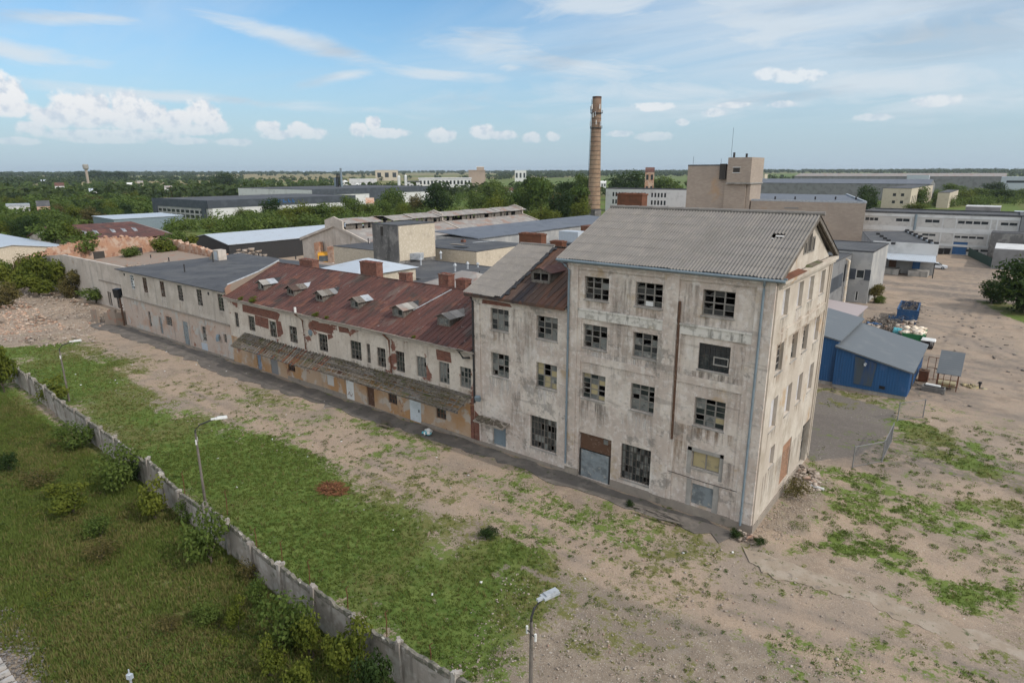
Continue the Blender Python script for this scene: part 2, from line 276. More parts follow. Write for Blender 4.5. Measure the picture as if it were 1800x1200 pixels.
 door_grey=M('grey_sheet_door', (.20, .225, .235), [('noise', (.13, .145, .15), dict(s=1.5, d=7, lo=.46, hi=.62)), ('noise', (.30, .295, .27), dict(s=2.5, d=7, lo=.57, hi=.66))], rough=.7),
 blind=M('whitewashed_infill', (.50, .49, .50), [('noise', (.40, .39, .39), dict(s=1, lo=.45, hi=.62)), ('noise', (.30, .28, .26), dict(s=2, st=V1, lo=.6, hi=.75, a=.6))], bump=[(12, .3, (1, 1, 1))]),
 glass=M('dark_window_glass', (.022, .027, .03), [('noise', (.06, .065, .06), dict(s=1.2, lo=.5, hi=.7))], rough=.12, spec=.6),
 frost=M('clouded_glass', (.17, .175, .165), [('cells', (.08, .085, .083), dict(s=2.6, lo=.3, hi=1)), ('noise', (.27, .26, .235), dict(s=3, lo=.55, hi=.7))], rough=.3, spec=.4),
 yellowed=M('yellowed_panel', (.36, .30, .17), [('noise', (.24, .21, .14), dict(s=2, lo=.5, hi=.65))], rough=.5),
 dark=M('dark_interior', (.05, .045, .04), rough=1),
 room=M('interior_wall', (.22, .20, .18), [('noise', (.12, .11, .10), dict(s=1, lo=.45, hi=.65))], rough=1),
 concrete=M('weathered_concrete', (.28, .265, .24), [('noise', (.35, .33, .30), dict(s=.7, lo=.46, hi=.62)), ('noise', (.17, .165, .155), dict(s=1.3, st=V1, lo=.5, hi=.7, a=.75)), ('noise', (.11, .115, .09), dict(s=.8, lo=.6, hi=.74, a=.7, off=(3, 3, 3)))], bump=[(7, .4, (1, 1, 1))]),
 concrete_dark=M('stained_concrete', (.13, .125, .12), [('noise', (.22, .21, .195), dict(s=.5, lo=.5, hi=.62)), ('noise', (.06, .06, .058), dict(s=.9, st=(1, 1, .3), lo=.5, hi=.68, a=.8)), ('noise', (.30, .29, .28), dict(s=2.2, lo=.62, hi=.68, a=.6))], bump=[(7, .4, (1, 1, 1))]),
 stucco=M('rough_cream_stucco', (.46, .40, .31), [('noise', (.55, .49, .40), dict(s=3, lo=.5, hi=.64)), ('noise', (.35, .30, .24), dict(s=.5, lo=.52, hi=.7, a=.7))], bump=[(9, .5, (1, 1, 1))]),
 silicate=M('sand_lime_brick', (.36, .295, .235), [('brick', (.37, .305, .245), dict(c2=(.31, .25, .205), w=.9, h=.3, m=.02, mc=(.28, .24, .2))), ('noise', (.28, .23, .19), dict(s=.12, lo=.48, hi=.66, a=.7)), ('noise', (.40, .24, .12), dict(s=.09, lo=.60, hi=.70, a=.5, off=(4, 4, 4)))]),
 white_wall=M('white_block_wall', (.47, .455, .43), [('cells', (.33, .315, .30), dict(s=1.6, lo=.55, hi=1, a=.5)), ('noise', (.36, .35, .33), dict(s=.25, lo=.5, hi=.7, a=.6))]),
 white_band=M('white_render', (.56, .56, .55), [('noise', (.44, .44, .43), dict(s=.3, lo=.5, hi=.66, a=.8))]),
 grey_wall=M('grey_render', (.30, .30, .295), [('noise', (.40, .39, .37), dict(s=.35, st=(1, 1, .8), lo=.47, hi=.6, a=.8)), ('noise', (.22, .22, .22), dict(s=1, lo=.55, hi=.7, a=.6))]),
 anthracite=M('anthracite_cladding', (.052, .06, .072), [('noise', (.07, .08, .095), dict(s=.3, lo=.45, hi=.6))], rough=.5),
 grey_low=M('mid_grey_render', (.20, .20, .20), [('noise', (.15, .15, .15), dict(s=.3, lo=.45, hi=.65))]),
 blue_clad=M('blue_corrugated_sheet', (.022, .092, .225), [('noise', (.018, .055, .13), dict(s=.9, st=V1, lo=.5, hi=.7, a=.8)), ('noise', (.06, .12, .26), dict(s=.6, lo=.58, hi=.7, a=.6, off=(3, 1, 1)))], rough=.5, spec=.4),
 blue_stain=M('soot_stained_sheet', (.03, .07, .17), [('noise', (.07, .085, .09), dict(s=1.2, st=V1, lo=.42, hi=.58, a=.9)), ('noise', (.035, .035, .03), dict(s=1.1, st=V1, lo=.52, hi=.66, a=.8))], rough=.6),
 grey_sheet=M('slate_grey_sheet', (.115, .128, .138), [('wave', (.085, .095, .105), dict(s=1.7, dir='Y', lo=.7, hi=1, a=.7)), ('noise', (.14, .15, .155), dict(s=.5, lo=.5, hi=.65, a=.7))], rough=.55, spec=.35),
 pink_sheet=M('pale_pink_grey_sheet', (.36, .31, .305), [('wave', (.28, .24, .235), dict(s=1.4, dir='Y', lo=.75, hi=1, a=.6))], rough=.6),
 skip_blue=M('scuffed_blue_paint', (.025, .075, .17), [('noise', (.10, .16, .24), dict(s=2.2, lo=.58, hi=.68, a=.8)), ('noise', (.14, .07, .04), dict(s=3, lo=.64, hi=.72))], rough=.6),
 green_paint=M('green_paint', (.03, .16, .065), [('noise', (.02, .09, .04), dict(s=3, lo=.5, hi=.7))], rough=.55),
 lime=M('lime_paint', (.25, .48, .05), rough=.5), teal=M('teal_plastic', (.06, .30, .36), [('noise', (.2, .45, .5), dict(s=5, lo=.5, hi=.65))], rough=.6),
 black_plastic=M('black_plastic', (.018, .018, .02), rough=.5), cream=M('cream_foam', (.66, .55, .42), [('noise', (.75, .68, .58), dict(s=2, lo=.45, hi=.6))]),
 truck=M('yellow_truck_paint', (.55, .27, .02), [('noise', (.42, .2, .02), dict(s=2, lo=.55, hi=.7))], rough=.4), car=M('white_car_paint', (.66, .69, .73), rough=.25, spec=.6), rubber=M('tyre_rubber', (.02, .02, .02), rough=.9),
 green_fence=M('dark_green_sheet', (.05, .085, .065), [('wave', (.03, .055, .045), dict(s=1.2, dir='Y', lo=.6, hi=1, a=.6))]),
 asphalt=M('old_asphalt', (.115, .102, .09), [('noise', (.165, .145, .125), dict(s=.6, lo=.46, hi=.62)), ('noise', (.07, .062, .055), dict(s=.9, lo=.55, hi=.7, a=.7, off=(3, 1, 1))), ('noise', (.055, .065, .03), dict(s=1.6, lo=.6, hi=.68, a=.8)), ('noise', (.19, .17, .15), dict(s=22, lo=.62, hi=.7, a=.7))], bump=[(9, .4, (1, 1, 1))]),
 path=M('cracked_concrete_path', (.275, .222, .168), [('noise', (.32, .27, .215), dict(s=.8, d=6, lo=.46, hi=.62)), ('noise', (.05, .07, .02), dict(s=2.2, d=7, r=.7, lo=.57, hi=.64, a=.8, off=(4, 2, 1))), ('noise', (.14, .12, .10), dict(s=1.2, lo=.58, hi=.72, a=.8)), ('noise', (.40, .37, .33), dict(s=15, lo=.6, hi=.7, a=.6))], bump=[(9, .4, (1, 1, 1))]),
 moss=M('mossy_boards', (.115, .095, .072), [('noise', (.065, .070, .028), dict(s=1.0, d=6, lo=.52, hi=.62)), ('noise', (.17, .15, .12), dict(s=2.5, lo=.55, hi=.66, a=.8))], bump=[(10, .6, (1, 1, 1))]),
 chimney=M('banded_chimney_brick', (.29, .205, .135), [('noise', (.235, .155, .10), dict(s=.5, lo=.45, hi=.62)), ('noise', (.16, .095, .075), dict(s=.25, lo=0, hi=1, zlo=20, zhi=48, a=.9)), ('noise', (.20, .15, .10), dict(s=.8, st=V1, lo=.52, hi=.7, a=.7))]),
 soil=M('bare_twigs', (.12, .08, .05), [('noise', (.07, .05, .035), dict(s=6, lo=.45, hi=.6))]), straw=M('rust_brown_brush', (.16, .07, .035), [('vc', (.26, .13, .06), {})]),
 rubble=M('broken_masonry', (.25, .20, .16), [('vc', (.40, .345, .29), {}), ('noise', (.28, .15, .10), dict(s=.6, lo=.56, hi=.64, a=.7))]),
 rubble_brick=M('broken_brick', (.40, .23, .15), [('vc', (.50, .38, .29), {}), ('noise', (.50, .40, .32), dict(s=.5, lo=.45, hi=.6, a=.7)), ('noise', (.20, .08, .05), dict(s=1.2, lo=.5, hi=.65, a=.6))], bump=[(6, .6, (1, 1, 1))]),
 ballast=M('ballast_stone', (.13, .118, .108), [('vc', (.22, .20, .185), {})]),
 rail=M('rusty_rail', (.12, .055, .035), [('noise', (.18, .09, .06), dict(s=4, lo=.5, hi=.6))], rough=.6), sleeper=M('concrete_sleeper', (.38, .36, .34), [('noise', (.25, .24, .22), dict(s=3, lo=.5, hi=.65))]),
 bark=M('bark', (.085, .07, .055), [('noise', (.05, .04, .033), dict(s=5, st=(1, 1, .3), lo=.45, hi=.6))]),
 blade=leaf_mat('grass_blades', (.072, .112, .022), (.155, .192, .046), .3), blade_dry=leaf_mat('dry_grass_blades', (.115, .112, .038), (.21, .185, .070), .3), leaf=leaf_mat('mid_green_leaves', (.048, .086, .019), (.122, .160, .036)), leaf_dark=leaf_mat('dark_green_leaves', (.016, .036, .012), (.042, .068, .018)),
 leaf_light=leaf_mat('yellow_green_leaves', (.070, .095, .014), (.15, .165, .026)), leaf_dry=leaf_mat('dry_olive_leaves', (.085, .072, .028), (.155, .125, .045)),
 leaf_far=leaf_mat('far_wood_leaves', (.026, .048, .020), (.066, .088, .028)),
)

def stain_mat(name, c, amt):
    m = bpy.data.materials.new(name); m.use_nodes = True; nt = m.node_tree; b = NB(nt); pr = nt.nodes['Principled BSDF']; pr.inputs['Roughness'].default_value = .95; pr.inputs['Base Color'].default_value = tuple(c)+(1,)
    pos = b.n('NewGeometry').outputs['Position']; gz_ = b.xyz(b.n('TexCoord').outputs['Generated']); gx_ = gz_[0]; g = gz_[2]
    side = b.math('MULTIPLY', b.ramp(gx_, 0, .16), b.ramp(gx_, 1, .84))
    f = b.math('MULTIPLY', b.ramp(b.noise(b.scale(pos, (1, 1, .09)), 3.2, 6, .65), .40, .66), b.math('MULTIPLY', b.math('MULTIPLY', b.ramp(g, .0, .9), b.ramp(g, 1.0, .97)), side))
    f = b.math('MULTIPLY', f, b.math('ADD', .35, b.noise(pos, 4, 5, .7))); b.put(pr.inputs['Alpha'], b.math('MULTIPLY', f, amt, clamp=True)); return m
MT['stain'] = stain_mat('soot_streaks', (.20, .175, .15), .55); MT['lime'] = stain_mat('lime_streaks', (.66, .62, .58), .7); MT['rust_run'] = stain_mat('rust_streaks', (.29, .20, .13), .6)
# ------------------------------------------------------------------ mesh helpers
def tag(o, label=None, cat=None, group=None, kind=None):
    for k, v in (('label', label), ('category', cat), ('group', group), ('kind', kind)):
        if v: o[k] = v
    return o
def origin(o):
    p = Vector((0, 0, 0))
    while o is not None: p += o.location; o = o.parent
    return p
def thing(name, label, cat, loc, group=None):
    o = bpy.data.objects.new(name, None); C.objects.link(o); o.location = loc; o.empty_display_size = .3
    return tag(o, label, cat, group)
def link_mesh(name, me, mat, parent=None, loc=None):
    o = bpy.data.objects.new(name, me); C.objects.link(o)
    if mat: me.materials.append(MT[mat] if isinstance(mat, str) else mat)
    if parent is not None: o.parent = parent
    if loc is not None: o.location = loc
    return o

class MB:
    def __init__(s): s.v = []; s.f = []; s.mi = []; s.mats = []; s.cur = 0
    def use(s, mat):
        if mat not in s.mats: s.mats.append(mat)
        s.cur = s.mats.index(mat); return s
    def face(s, *pts):
        i = len(s.v); s.v += [tuple(p) for p in pts]; s.f.append(tuple(range(i, i+len(pts)))); s.mi.append(s.cur)
    def hexa(s, p):                     # 8 corners: bottom ring 0-3, top ring 4-7
        i = len(s.v); s.v += [tuple(q) for q in p]
        for f in ((3, 2, 1, 0), (4, 5, 6, 7), (0, 1, 5, 4), (1, 2, 6, 5), (2, 3, 7, 6), (3, 0, 4, 7)):
            s.f.append(tuple(i+k for k in f)); s.mi.append(s.cur)
    def box(s, x0, x1, y0, y1, z0, z1):
        s.hexa([(x0, y0, z0), (x1, y0, z0), (x1, y1, z0), (x0, y1, z0), (x0, y0, z1), (x1, y0, z1), (x1, y1, z1), (x0, y1, z1)])
    def obox(s, c, size, rz=0, tilt=0, roll=0):
        m = Matrix.Rotation(rz, 3, 'Z') @ Matrix.Rotation(tilt, 3, 'X') @ Matrix.Rotation(roll, 3, 'Y'); h = [v/2 for v in size]; c = Vector(c)
        s.hexa([c + m @ Vector((a*h[0], b*h[1], d*h[2])) for d in (-1, 1) for a, b in ((-1, -1), (1, -1), (1, 1), (-1, 1))])
    def prism(s, poly, axis, a, b):     # polygon in a plane, pushed from a to b along axis
        def P(u, v, w): return {'x': (w, u, v), 'y': (u, w, v), 'z': (u, v, w)}[axis]
        n = len(poly); i = len(s.v)
        s.v += [P(u, v, a) for u, v in poly] + [P(u, v, b) for u, v in poly]
        s.f.append(tuple(range(i+n-1, i-1, -1))); s.f.append(tuple(range(i+n, i+2*n))); s.mi += [s.cur]*2
        for k in range(n): s.f.append((i+k, i+(k+1) % n, i+n+(k+1) % n, i+n+k)); s.mi.append(s.cur)
    def tube(s, pts, r, n=8, cap=True):
        rs = r if isinstance(r, (list, tuple)) else [r]*len(pts); pts = [Vector(p) for p in pts]; i0 = len(s.v)
        for k, p in enumerate(pts):
            t = (pts[min(k+1, len(pts)-1)]-pts[max(k-1, 0)]).normalized()
            a = t.orthogonal().normalized() if abs(t.z) < .999 else Vector((1, 0, 0)); b = t.cross(a)
            s.v += [tuple(p + float(rs[k])*(math.cos(2*math.pi*j/n)*a + math.sin(2*math.pi*j/n)*b)) for j in range(n)]
        for k in range(len(pts)-1):
            for j in range(n):
                s.f.append((i0+k*n+j, i0+k*n+(j+1) % n, i0+(k+1)*n+(j+1) % n, i0+(k+1)*n+j)); s.mi.append(s.cur)
        if cap:
            s.f.append(tuple(i0+j for j in range(n-1, -1, -1))); s.f.append(tuple(i0+(len(pts)-1)*n+j for j in range(n))); s.mi += [s.cur]*2
    def build(s, name, mat=None, parent=None, smooth=False, label=None, loc=None):
        me = bpy.data.meshes.new(name); o0 = origin(parent) if parent is not None else Vector(loc or (0, 0, 0))
        me.from_pydata([(a-o0.x, b-o0.y, c-o0.z) for a, b, c in s.v], [], s.f)
        o = bpy.data.objects.new(name, me); C.objects.link(o)
        if parent is not None: o.parent = parent
        elif loc: o.location = loc
        for q in (s.mats or [mat]): me.materials.append(MT[q])
        if len(s.mats) > 1: me.polygons.foreach_set('material_index', s.mi)
        if smooth: me.polygons.foreach_set('use_smooth', [True]*len(s.f))
        me.update()
        if label: o['label'] = label
        return o

def np_mesh(name, V, F, tint=None, smooth=False):
    V = np.asarray(V, np.float32); F = np.asarray(F, np.int32); n = F.shape[1]
    me = bpy.data.meshes.new(name); me.vertices.add(len(V)); me.vertices.foreach_set('co', V.ravel())
    me.loops.add(F.size); me.loops.foreach_set('vertex_index', F.ravel())
    me.polygons.add(len(F)); me.polygons.foreach_set('loop_start', np.arange(0, F.size, n, dtype=np.int32)); me.polygons.foreach_set('loop_total', np.full(len(F), n, np.int32))
    if tint is not None:
        a = me.attributes.new('tint', 'FLOAT', 'POINT'); a.data.foreach_set('value', np.asarray(tint, np.float32))
    if smooth: me.polygons.foreach_set('use_smooth', np.ones(len(F), bool))
    me.update(calc_edges=True); return me

def leaf_quads(P, N, S, rng, aspect=.6):
    """one small leaf-like quad for each point P, facing roughly N, of size S"""
    n = len(P); r = rng.normal(size=(n, 3)); N = N/np.maximum(np.linalg.norm(N, axis=1), 1e-6)[:, None]
    a = np.cross(N, r); a /= np.maximum(np.linalg.norm(a, axis=1), 1e-6)[:, None]; b = np.cross(N, a)
    S = np.asarray(S).reshape(-1, 1); a = a*S*.5; b = b*S*.5*aspect
    V = np.stack([P-a, P+b*1.0-a*.1, P+a, P-b+a*.1], 1).reshape(-1, 3)
    return V, np.arange(4*n, dtype=np.int32).reshape(-1, 4)

_T = RNG.random((256, 256))
def vnoise(x, y, s, o=0):
    x = np.asarray(x)*s+o*17.3; y = np.asarray(y)*s+o*9.1; xi = np.floor(x).astype(int); yi = np.floor(y).astype(int); fx = x-xi; fy = y-yi
    fx = fx*fx*(3-2*fx); fy = fy*fy*(3-2*fy); g = lambda i, j: _T[i & 255, j & 255]
    return (g(xi, yi)*(1-fx)+g(xi+1, yi)*fx)*(1-fy)+(g(xi, yi+1)*(1-fx)+g(xi+1, yi+1)*fx)*fy
def fbm(x, y, s, o=0, n=4):
    t = 0; a = .5; w = 0
    for k in range(n): t = t+a*vnoise(x, y, s*2**k, o+k*3.7); w += a; a *= .55
    return t/w
def sdf(x, y, poly):
    """signed distance to a polygon, positive inside"""
    x = np.asarray(x, float); d = np.full(x.shape, 1e9); ins = np.zeros(x.shape, bool); n = len(poly)
    for i in range(n):
        (ax, ay), (bx, by) = poly[i], poly[(i+1) % n]; ex, ey = bx-ax, by-ay
        t = np.clip(((x-ax)*ex+(y-ay)*ey)/(ex*ex+ey*ey+1e-9), 0, 1); d = np.minimum(d, np.hypot(x-ax-t*ex, y-ay-t*ey))
        c = ((ay > y) != (by > y)) & (x < ex*(y-ay)/(ey if ey else 1e-9)+ax); ins ^= c
    return np.where(ins, d, -d)
def sm(v, a, b):
    t = np.clip((v-a)/(b-a), 0, 1); return t*t*(3-2*t)
def GP(*pts): return [G(px, py) for px, py in pts]

# ------------------------------------------------------------------ the ground
def axis(lo, hi, step, far, k=1.13):
    a = list(np.arange(lo, hi+1e-6, step)); s = step; l = [lo]; h = [hi]
    while l[-1] > -far: s *= k; l.append(l[-1]-s)
    s = step
    while h[-1] < far: s *= k; h.append(h[-1]+s)
    return np.array(l[:0:-1]+a+h[1:])
GX, GY = axis(-150, 38, .5, 9000), axis(-46, 112, .5, 9000)
gx, gy = np.meshgrid(GX, GY, indexing='xy')
def ground_z(x, y):
    r = np.hypot(x, y); z = (fbm(x, y, .45, 3)-.5)*.16*np.exp(-np.maximum(r-60, 0)/300)
    z = z*(1-.9*((y > -2.4) & (y < 15) & (x < .5)))
    hill = sm(r, 1300, 5200)*(16+9*(fbm(x, y, .0009, 5, 3)-.5)*2)
    return z+hill
# what grows or lies where: grass density, gravel, asphalt, dry grass, stubble fields
def ground_maps(x, y):
    n1 = fbm(x, y, .16, 1, 5); n2 = fbm(x, y, .5, 9, 4)
    yard = sdf(x, y, GP((-300, 605), (120, 592), (232, 648), (330, 712), (480, 772), (575, 800), (660, 880), (770, 930), (885, 968), (930, 1040), (870, 1110), (845, 1200), (760, 1300), (300, 900), (20, 640)))
    grass = sm(yard+(n1-.5)*11, -4.6, 3.0)*1.10
    band = sdf(x, y, GP((150, 590), (400, 665), (640, 738), (840, 798), (1280, 960), (1240, 1010), (860, 880), (620, 800), (380, 715), (200, 640)))
    grass = np.maximum(grass, sm(band, -1, .8)*sm(n1, .44, .60)*.56)
    lane = sm(sdf(x, y, GP((130, 618), (380, 700), (590, 760), (860, 862), (1080, 960), (1360, 1060), (1800, 1215), (1800, 1330), (1300, 1120), (1000, 1005), (820, 905), (560, 800), (300, 700))), -.6, .8)
    grass = grass*(1-.75*lane*sm(n1, .66, .48))
    grass = np.maximum(grass, sm(n2, .48, .66)*.50*((x > -60) & (x < 16) & (y < 1)))
    p1 = sm(sdf(x, y, GP((1462, 930), (1560, 940), (1640, 1000), (1800, 1030), (1800, 1110), (1700, 1085), (1560, 1010), (1440, 965)))+(n2-.5)*1.6, -.5, .5)
    p2 = sm(sdf(x, y, GP((1425, 812), (1540, 830), (1590, 870), (1800, 880), (1800, 960), (1650, 940), (1560, 920), (1480, 905), (1420, 850)))+(n2-.5)*3, -.9, .7)*.62
    p3 = sm(sdf(x, y, GP((1470, 700), (1600, 740), (1720, 770), (1795, 830), (1790, 850), (1600, 800), (1510, 735), (1450, 715)))+(n2-.5)*2.4, -.6, .5)*.85
    p4 = sm(sdf(x, y, GP((1430, 678), (1600, 705), (1580, 730), (1430, 705))), -.6, .5)*.7
    p5 = sm(sdf(x, y, GP((1715, 528), (1830, 540), (1850, 590), (1760, 552))), -.8, .6)
    p1 = p1*.78
    for p in (p1, p2, p3, p4, p5): grass = np.maximum(grass, p*(.60+.45*sm(n2, .36, .55)))
    outer = sm(sdf(x, y, [(-700, -24), (-78, -19.4), (-40, -20.4), (-5, -21.9), (30, -22.6), (30, -60), (-700, -60)]), -.3, .5)
    grass = np.maximum(grass, outer*(.95+.2*sm(n1, .3, .5)))
    rubb = sm(sdf(x, y, [(-86, -5.5), (-92, -13.5), (-105, -17), (-150, -12), (-150, 2), (-104, 4), (-92, -1)])+(n1-.5)*6, -1, 1)
    grass = grass*(1-.93*rubb)
    tr = sdf(x, y, [(-400, -31.2), (-32, -31.7), (-18, -32.1), (40, -32.2), (40, -60), (-400, -60)])
    ball = sm(tr+(n2-.5)*1.6, -.5, .3); grass = grass*(1-ball)
    asph = .92*sm(sdf(x, y, GP((1400, 700), (1450, 686), (1575, 722), (1572, 752), (1510, 800), (1420, 812))), -.6, .5)
    grass = grass*(1-.8*asph)+.30*asph*sm(n2, .5, .62)
    grav = np.maximum(sm(sdf(x, y, GP((900, 985), (960, 1000), (1150, 1080), (1500, 1190), (1800, 1320), (700, 1500), (860, 1110)))+(n1-.5)*5, -1.5, 1.5), ball)
    grav = np.maximum(grav, .28*rubb); grav = np.maximum(grav, .7*sm(sdf(x, y, [(.2, .6), (3.2, 1.5), (3, 11), (.2, 11)]), -.3, .6))
    dry = outer*sm(fbm(x, y, .13, 21, 4), .46, .64)+.75*(1-outer)*sm(fbm(x, y, .11, 24, 4), .46, .64)
    r = np.hypot(x+60, y-10); wild = sm(r, 105, 150)
    inyard = sm(sdf(x, y, [(-150, -20), (-150, 300), (40, 300), (60, -20)]), -10, 5)
    grass = np.maximum(grass, wild*(1-inyard)); 
    az = np.degrees(np.arctan2(-(x-9.8), y+36.9)); far = sm(r, 480, 620)
    field = far*sm(fbm(x, y, .0021, 31, 3), .50, .56)*sm(az, 5, 30)*.9; field = np.maximum(field, .95*sm(az, 37, 40)*(1-sm(az, 60, 64))*sm(r, 1500, 1800)*(1-sm(r, 4200, 4800))*sm(fbm(x, y, .003, 35, 3), .36, .46))
    dark = sm(fbm(x*.35, y*1.2, .11, 13, 4), .54, .70)*sm(sdf(x, y, [(-30, 35), (-30, 190), (40, 190), (60, 10), (4, 14)]), -3, 4)
    for pts in (GP((1600, 452), (1690, 500), (1665, 545), (1720, 600), (1830, 650)), GP((1560, 560), (1660, 575), (1760, 640), (1840, 720)), GP((1690, 470), (1740, 520), (1660, 620), (1660, 760), (1840, 860)), GP((1830, 1235), (1500, 1120), (1200, 1035), (900, 925), (640, 820), (430, 735), (260, 670)), GP((1830, 1330), (1400, 1180), (1100, 1090), (900, 1010))):
        p_ = np.array(pts); l_ = np.r_[0, np.cumsum(np.hypot(*np.diff(p_, axis=0).T))]; t_ = np.linspace(0, l_[-1], 60); q_ = np.stack([np.interp(t_, l_, p_[:, 0]), np.interp(t_, l_, p_[:, 1])], 1)
        for _ in range(6): q_[1:-1] = (q_[:-2]+q_[2:]+2*q_[1:-1])/4
        dd = np.full(np.shape(x), 1e9)
        near = (x > -120) & (x < 45) & (y < 185)
        xx, yy = x[near], y[near]; dn = np.full(xx.shape, 1e9)
        for (ax, ay), (bx, by) in zip(q_[:-1], q_[1:]):
            ex, ey = bx-ax, by-ay; tt = np.clip(((xx-ax)*ex+(yy-ay)*ey)/(ex*ex+ey*ey+1e-9), 0, 1); dn = np.minimum(dn, np.hypot(xx-ax-tt*ex, yy-ay-tt*ey))
        dd[near] = dn; rut = np.exp(-((np.abs(dd-.85))/.32)**2)*sm(fbm(x, y, .2, 91, 3), .36, .52); dark = np.maximum(dark, rut*.8); grass = grass*(1-.6*rut)
    grass = np.maximum(grass, .30*sm(fbm(x, y, .35, 77, 4), .44, .62)*((x > -95) & (y > -24) & (y < 34)))
    return grass, grav, asph, np.clip(dry, 0, 1), field, dark, lane*(x < 20)
gmaps = ground_maps(gx, gy)
gz = ground_z(gx, gy)
nx, ny = len(GX), len(GY); idx = np.arange(nx*ny).reshape(ny, nx)
me = np_mesh('ground', np.stack([gx, gy, gz], -1).reshape(-1, 3), np.stack([idx[:-1, :-1], idx[:-1, 1:], idx[1:, 1:], idx[1:, :-1]], -1).reshape(-1, 4), smooth=True)
for nm, arr in zip(('grass', 'gravel', 'asphalt', 'dry', 'field', 'worn', 'track'), gmaps):
    a = me.attributes.new(nm, 'FLOAT', 'POINT'); a.data.foreach_set('value', arr.astype(np.float32).ravel())
def ground_material():
    m = bpy.data.materials.new('ground'); m.use_nodes = True; nt = m.node_tree; b = NB(nt); pr = nt.nodes['Principled BSDF']
    pr.inputs['Roughness'].default_value = .95; pr.inputs['Specular IOR Level'].default_value = .1
    pos = b.n('NewGeometry').outputs['Position']
    def at(n): o = b.n('Attribute'); o.attribute_name = n; return o.outputs['Fac']
    n_big = b.noise(pos, .22, 5, .6); n_mid = b.noise(pos, 1.1, 6, .65); n_fine = b.noise(pos, 5.5, 5, .7); n_px = b.noise(pos, 17, 3, .7)
    dirt = b.mix(b.ramp(n_big, .42, .62), (.345, .264, .196), (.28, .223, .172))
    dirt = b.mix(b.ramp(b.noise(b.scale(pos, (.5, 1.6, 1)), .5, 5, .6), .56, .72, 0, .7), dirt, (.20, .165, .135))
    dirt = b.mix(b.ramp(n_mid, .53, .68, 0, .6), dirt, (.38, .305, .235))
    dirt = b.mix(b.ramp(b.noise(b.scale(pos, (1, 1, 1), (40, 7, 0)), .33, 6, .66), .50, .66, 0, .7), dirt, (.20, .155, .116))
    dirt = b.mix(b.math('MULTIPLY', at('track'), b.ramp(n_big, .36, .56, .2, .8)), dirt, (.365, .274, .198))
    dirt = b.mix(b.ramp(n_px, .58, .68, 0, .85), dirt, (.50, .45, .39))
    dirt = b.mix(b.ramp(n_px, .44, .30, 0, .75), dirt, (.14, .11, .088))
    dirt = b.mix(b.ramp(n_fine, .48, .34, 0, .55), dirt, (.19, .15, .115))
    dirt = b.mix(b.ramp(b.noise(pos, .09, 4, .6), .50, .64, 0, .5), dirt, (.25, .21, .175))
    grav = b.mix(b.ramp(n_mid, .42, .62), (.215, .172, .130), (.285, .232, .178))
    grav = b.mix(b.ramp(n_px, .57, .68, 0, .85), grav, (.48, .45, .41))
    grav = b.mix(b.ramp(n_fine, .42, .30, 0, .6), grav, (.11, .098, .085))
    col = b.mix(b.ramp(b.math('ADD', at('gravel'), b.math('MULTIPLY', b.math('SUBTRACT', n_mid, .5), 1.2)), .3, .7), dirt, grav)
    asp = b.mix(b.ramp(n_fine, .4, .65), (.145, .128, .112), (.20, .175, .15))
    asp = b.mix(b.ramp(n_mid, .58, .7, 0, .7), asp, (.24, .205, .17))
    col = b.mix(b.ramp(b.math('ADD', at('asphalt'), b.math('MULTIPLY', b.math('SUBTRACT', n_mid, .5), .9)), .35, .65), col, asp)
    vo = b.n('TexVoronoi'); b.put(vo.inputs['Vector'], pos); vo.inputs['Scale'].default_value = 3.4
    st = b.math('MULTIPLY', b.ramp(vo.outputs['Distance'], .17, .10), b.ramp(b.xyz(vo.outputs['Color'])[0], .62, .66)); col = b.mix(b.math('MULTIPLY', st, b.ramp(n_mid, .42, .56)), col, b.mix(b.xyz(vo.outputs['Color'])[1], (.34, .30, .26), (.60, .56, .50)))
    col = b.mix(b.math('MULTIPLY', at('worn'), b.ramp(n_mid, .35, .6, .2, .8)), col, (.14, .122, .108))
    gr = b.mix(b.ramp(n_mid, .38, .64), (.072, .118, .024), (.135, .178, .046))
    gr = b.mix(b.ramp(n_fine, .55, .72, 0, .6), gr, (.14, .145, .05))
    dryc = b.mix(b.ramp(n_fine, .4, .65), (.115, .108, .040), (.19, .155, .072))
    gr = b.mix(b.math('MULTIPLY', at('dry'), b.ramp(n_mid, .36, .6, .25, 1)), gr, dryc)
    gr = b.mix(at('field'), gr, b.mix(b.ramp(b.noise(b.scale(pos, (1, .2, 1)), .03, 3), .45, .6), (.27, .21, .11), (.20, .175, .085)))
    gf = b.math('ADD', b.math('MULTIPLY', at('grass'), .92), b.math('ADD', b.math('MULTIPLY', b.math('SUBTRACT', n_mid, .5), 2.4), b.math('MULTIPLY', b.math('SUBTRACT', n_fine, .5), 1.7)))
    col = b.mix(b.ramp(gf, .34, .66), col, gr)
    b.put(pr.inputs['Base Color'], col)
    bn = b.n('Bump'); bn.inputs['Strength'].default_value = .55; bn.inputs['Distance'].default_value = .12
    b.put(bn.inputs['Height'], b.math('ADD', n_fine, b.math('MULTIPLY', n_px, .5))); b.put(pr.inputs['Normal'], bn.outputs[0])
    return m
MT['ground'] = ground_material()
tag(link_mesh('ground', me, 'ground'), kind='structure')

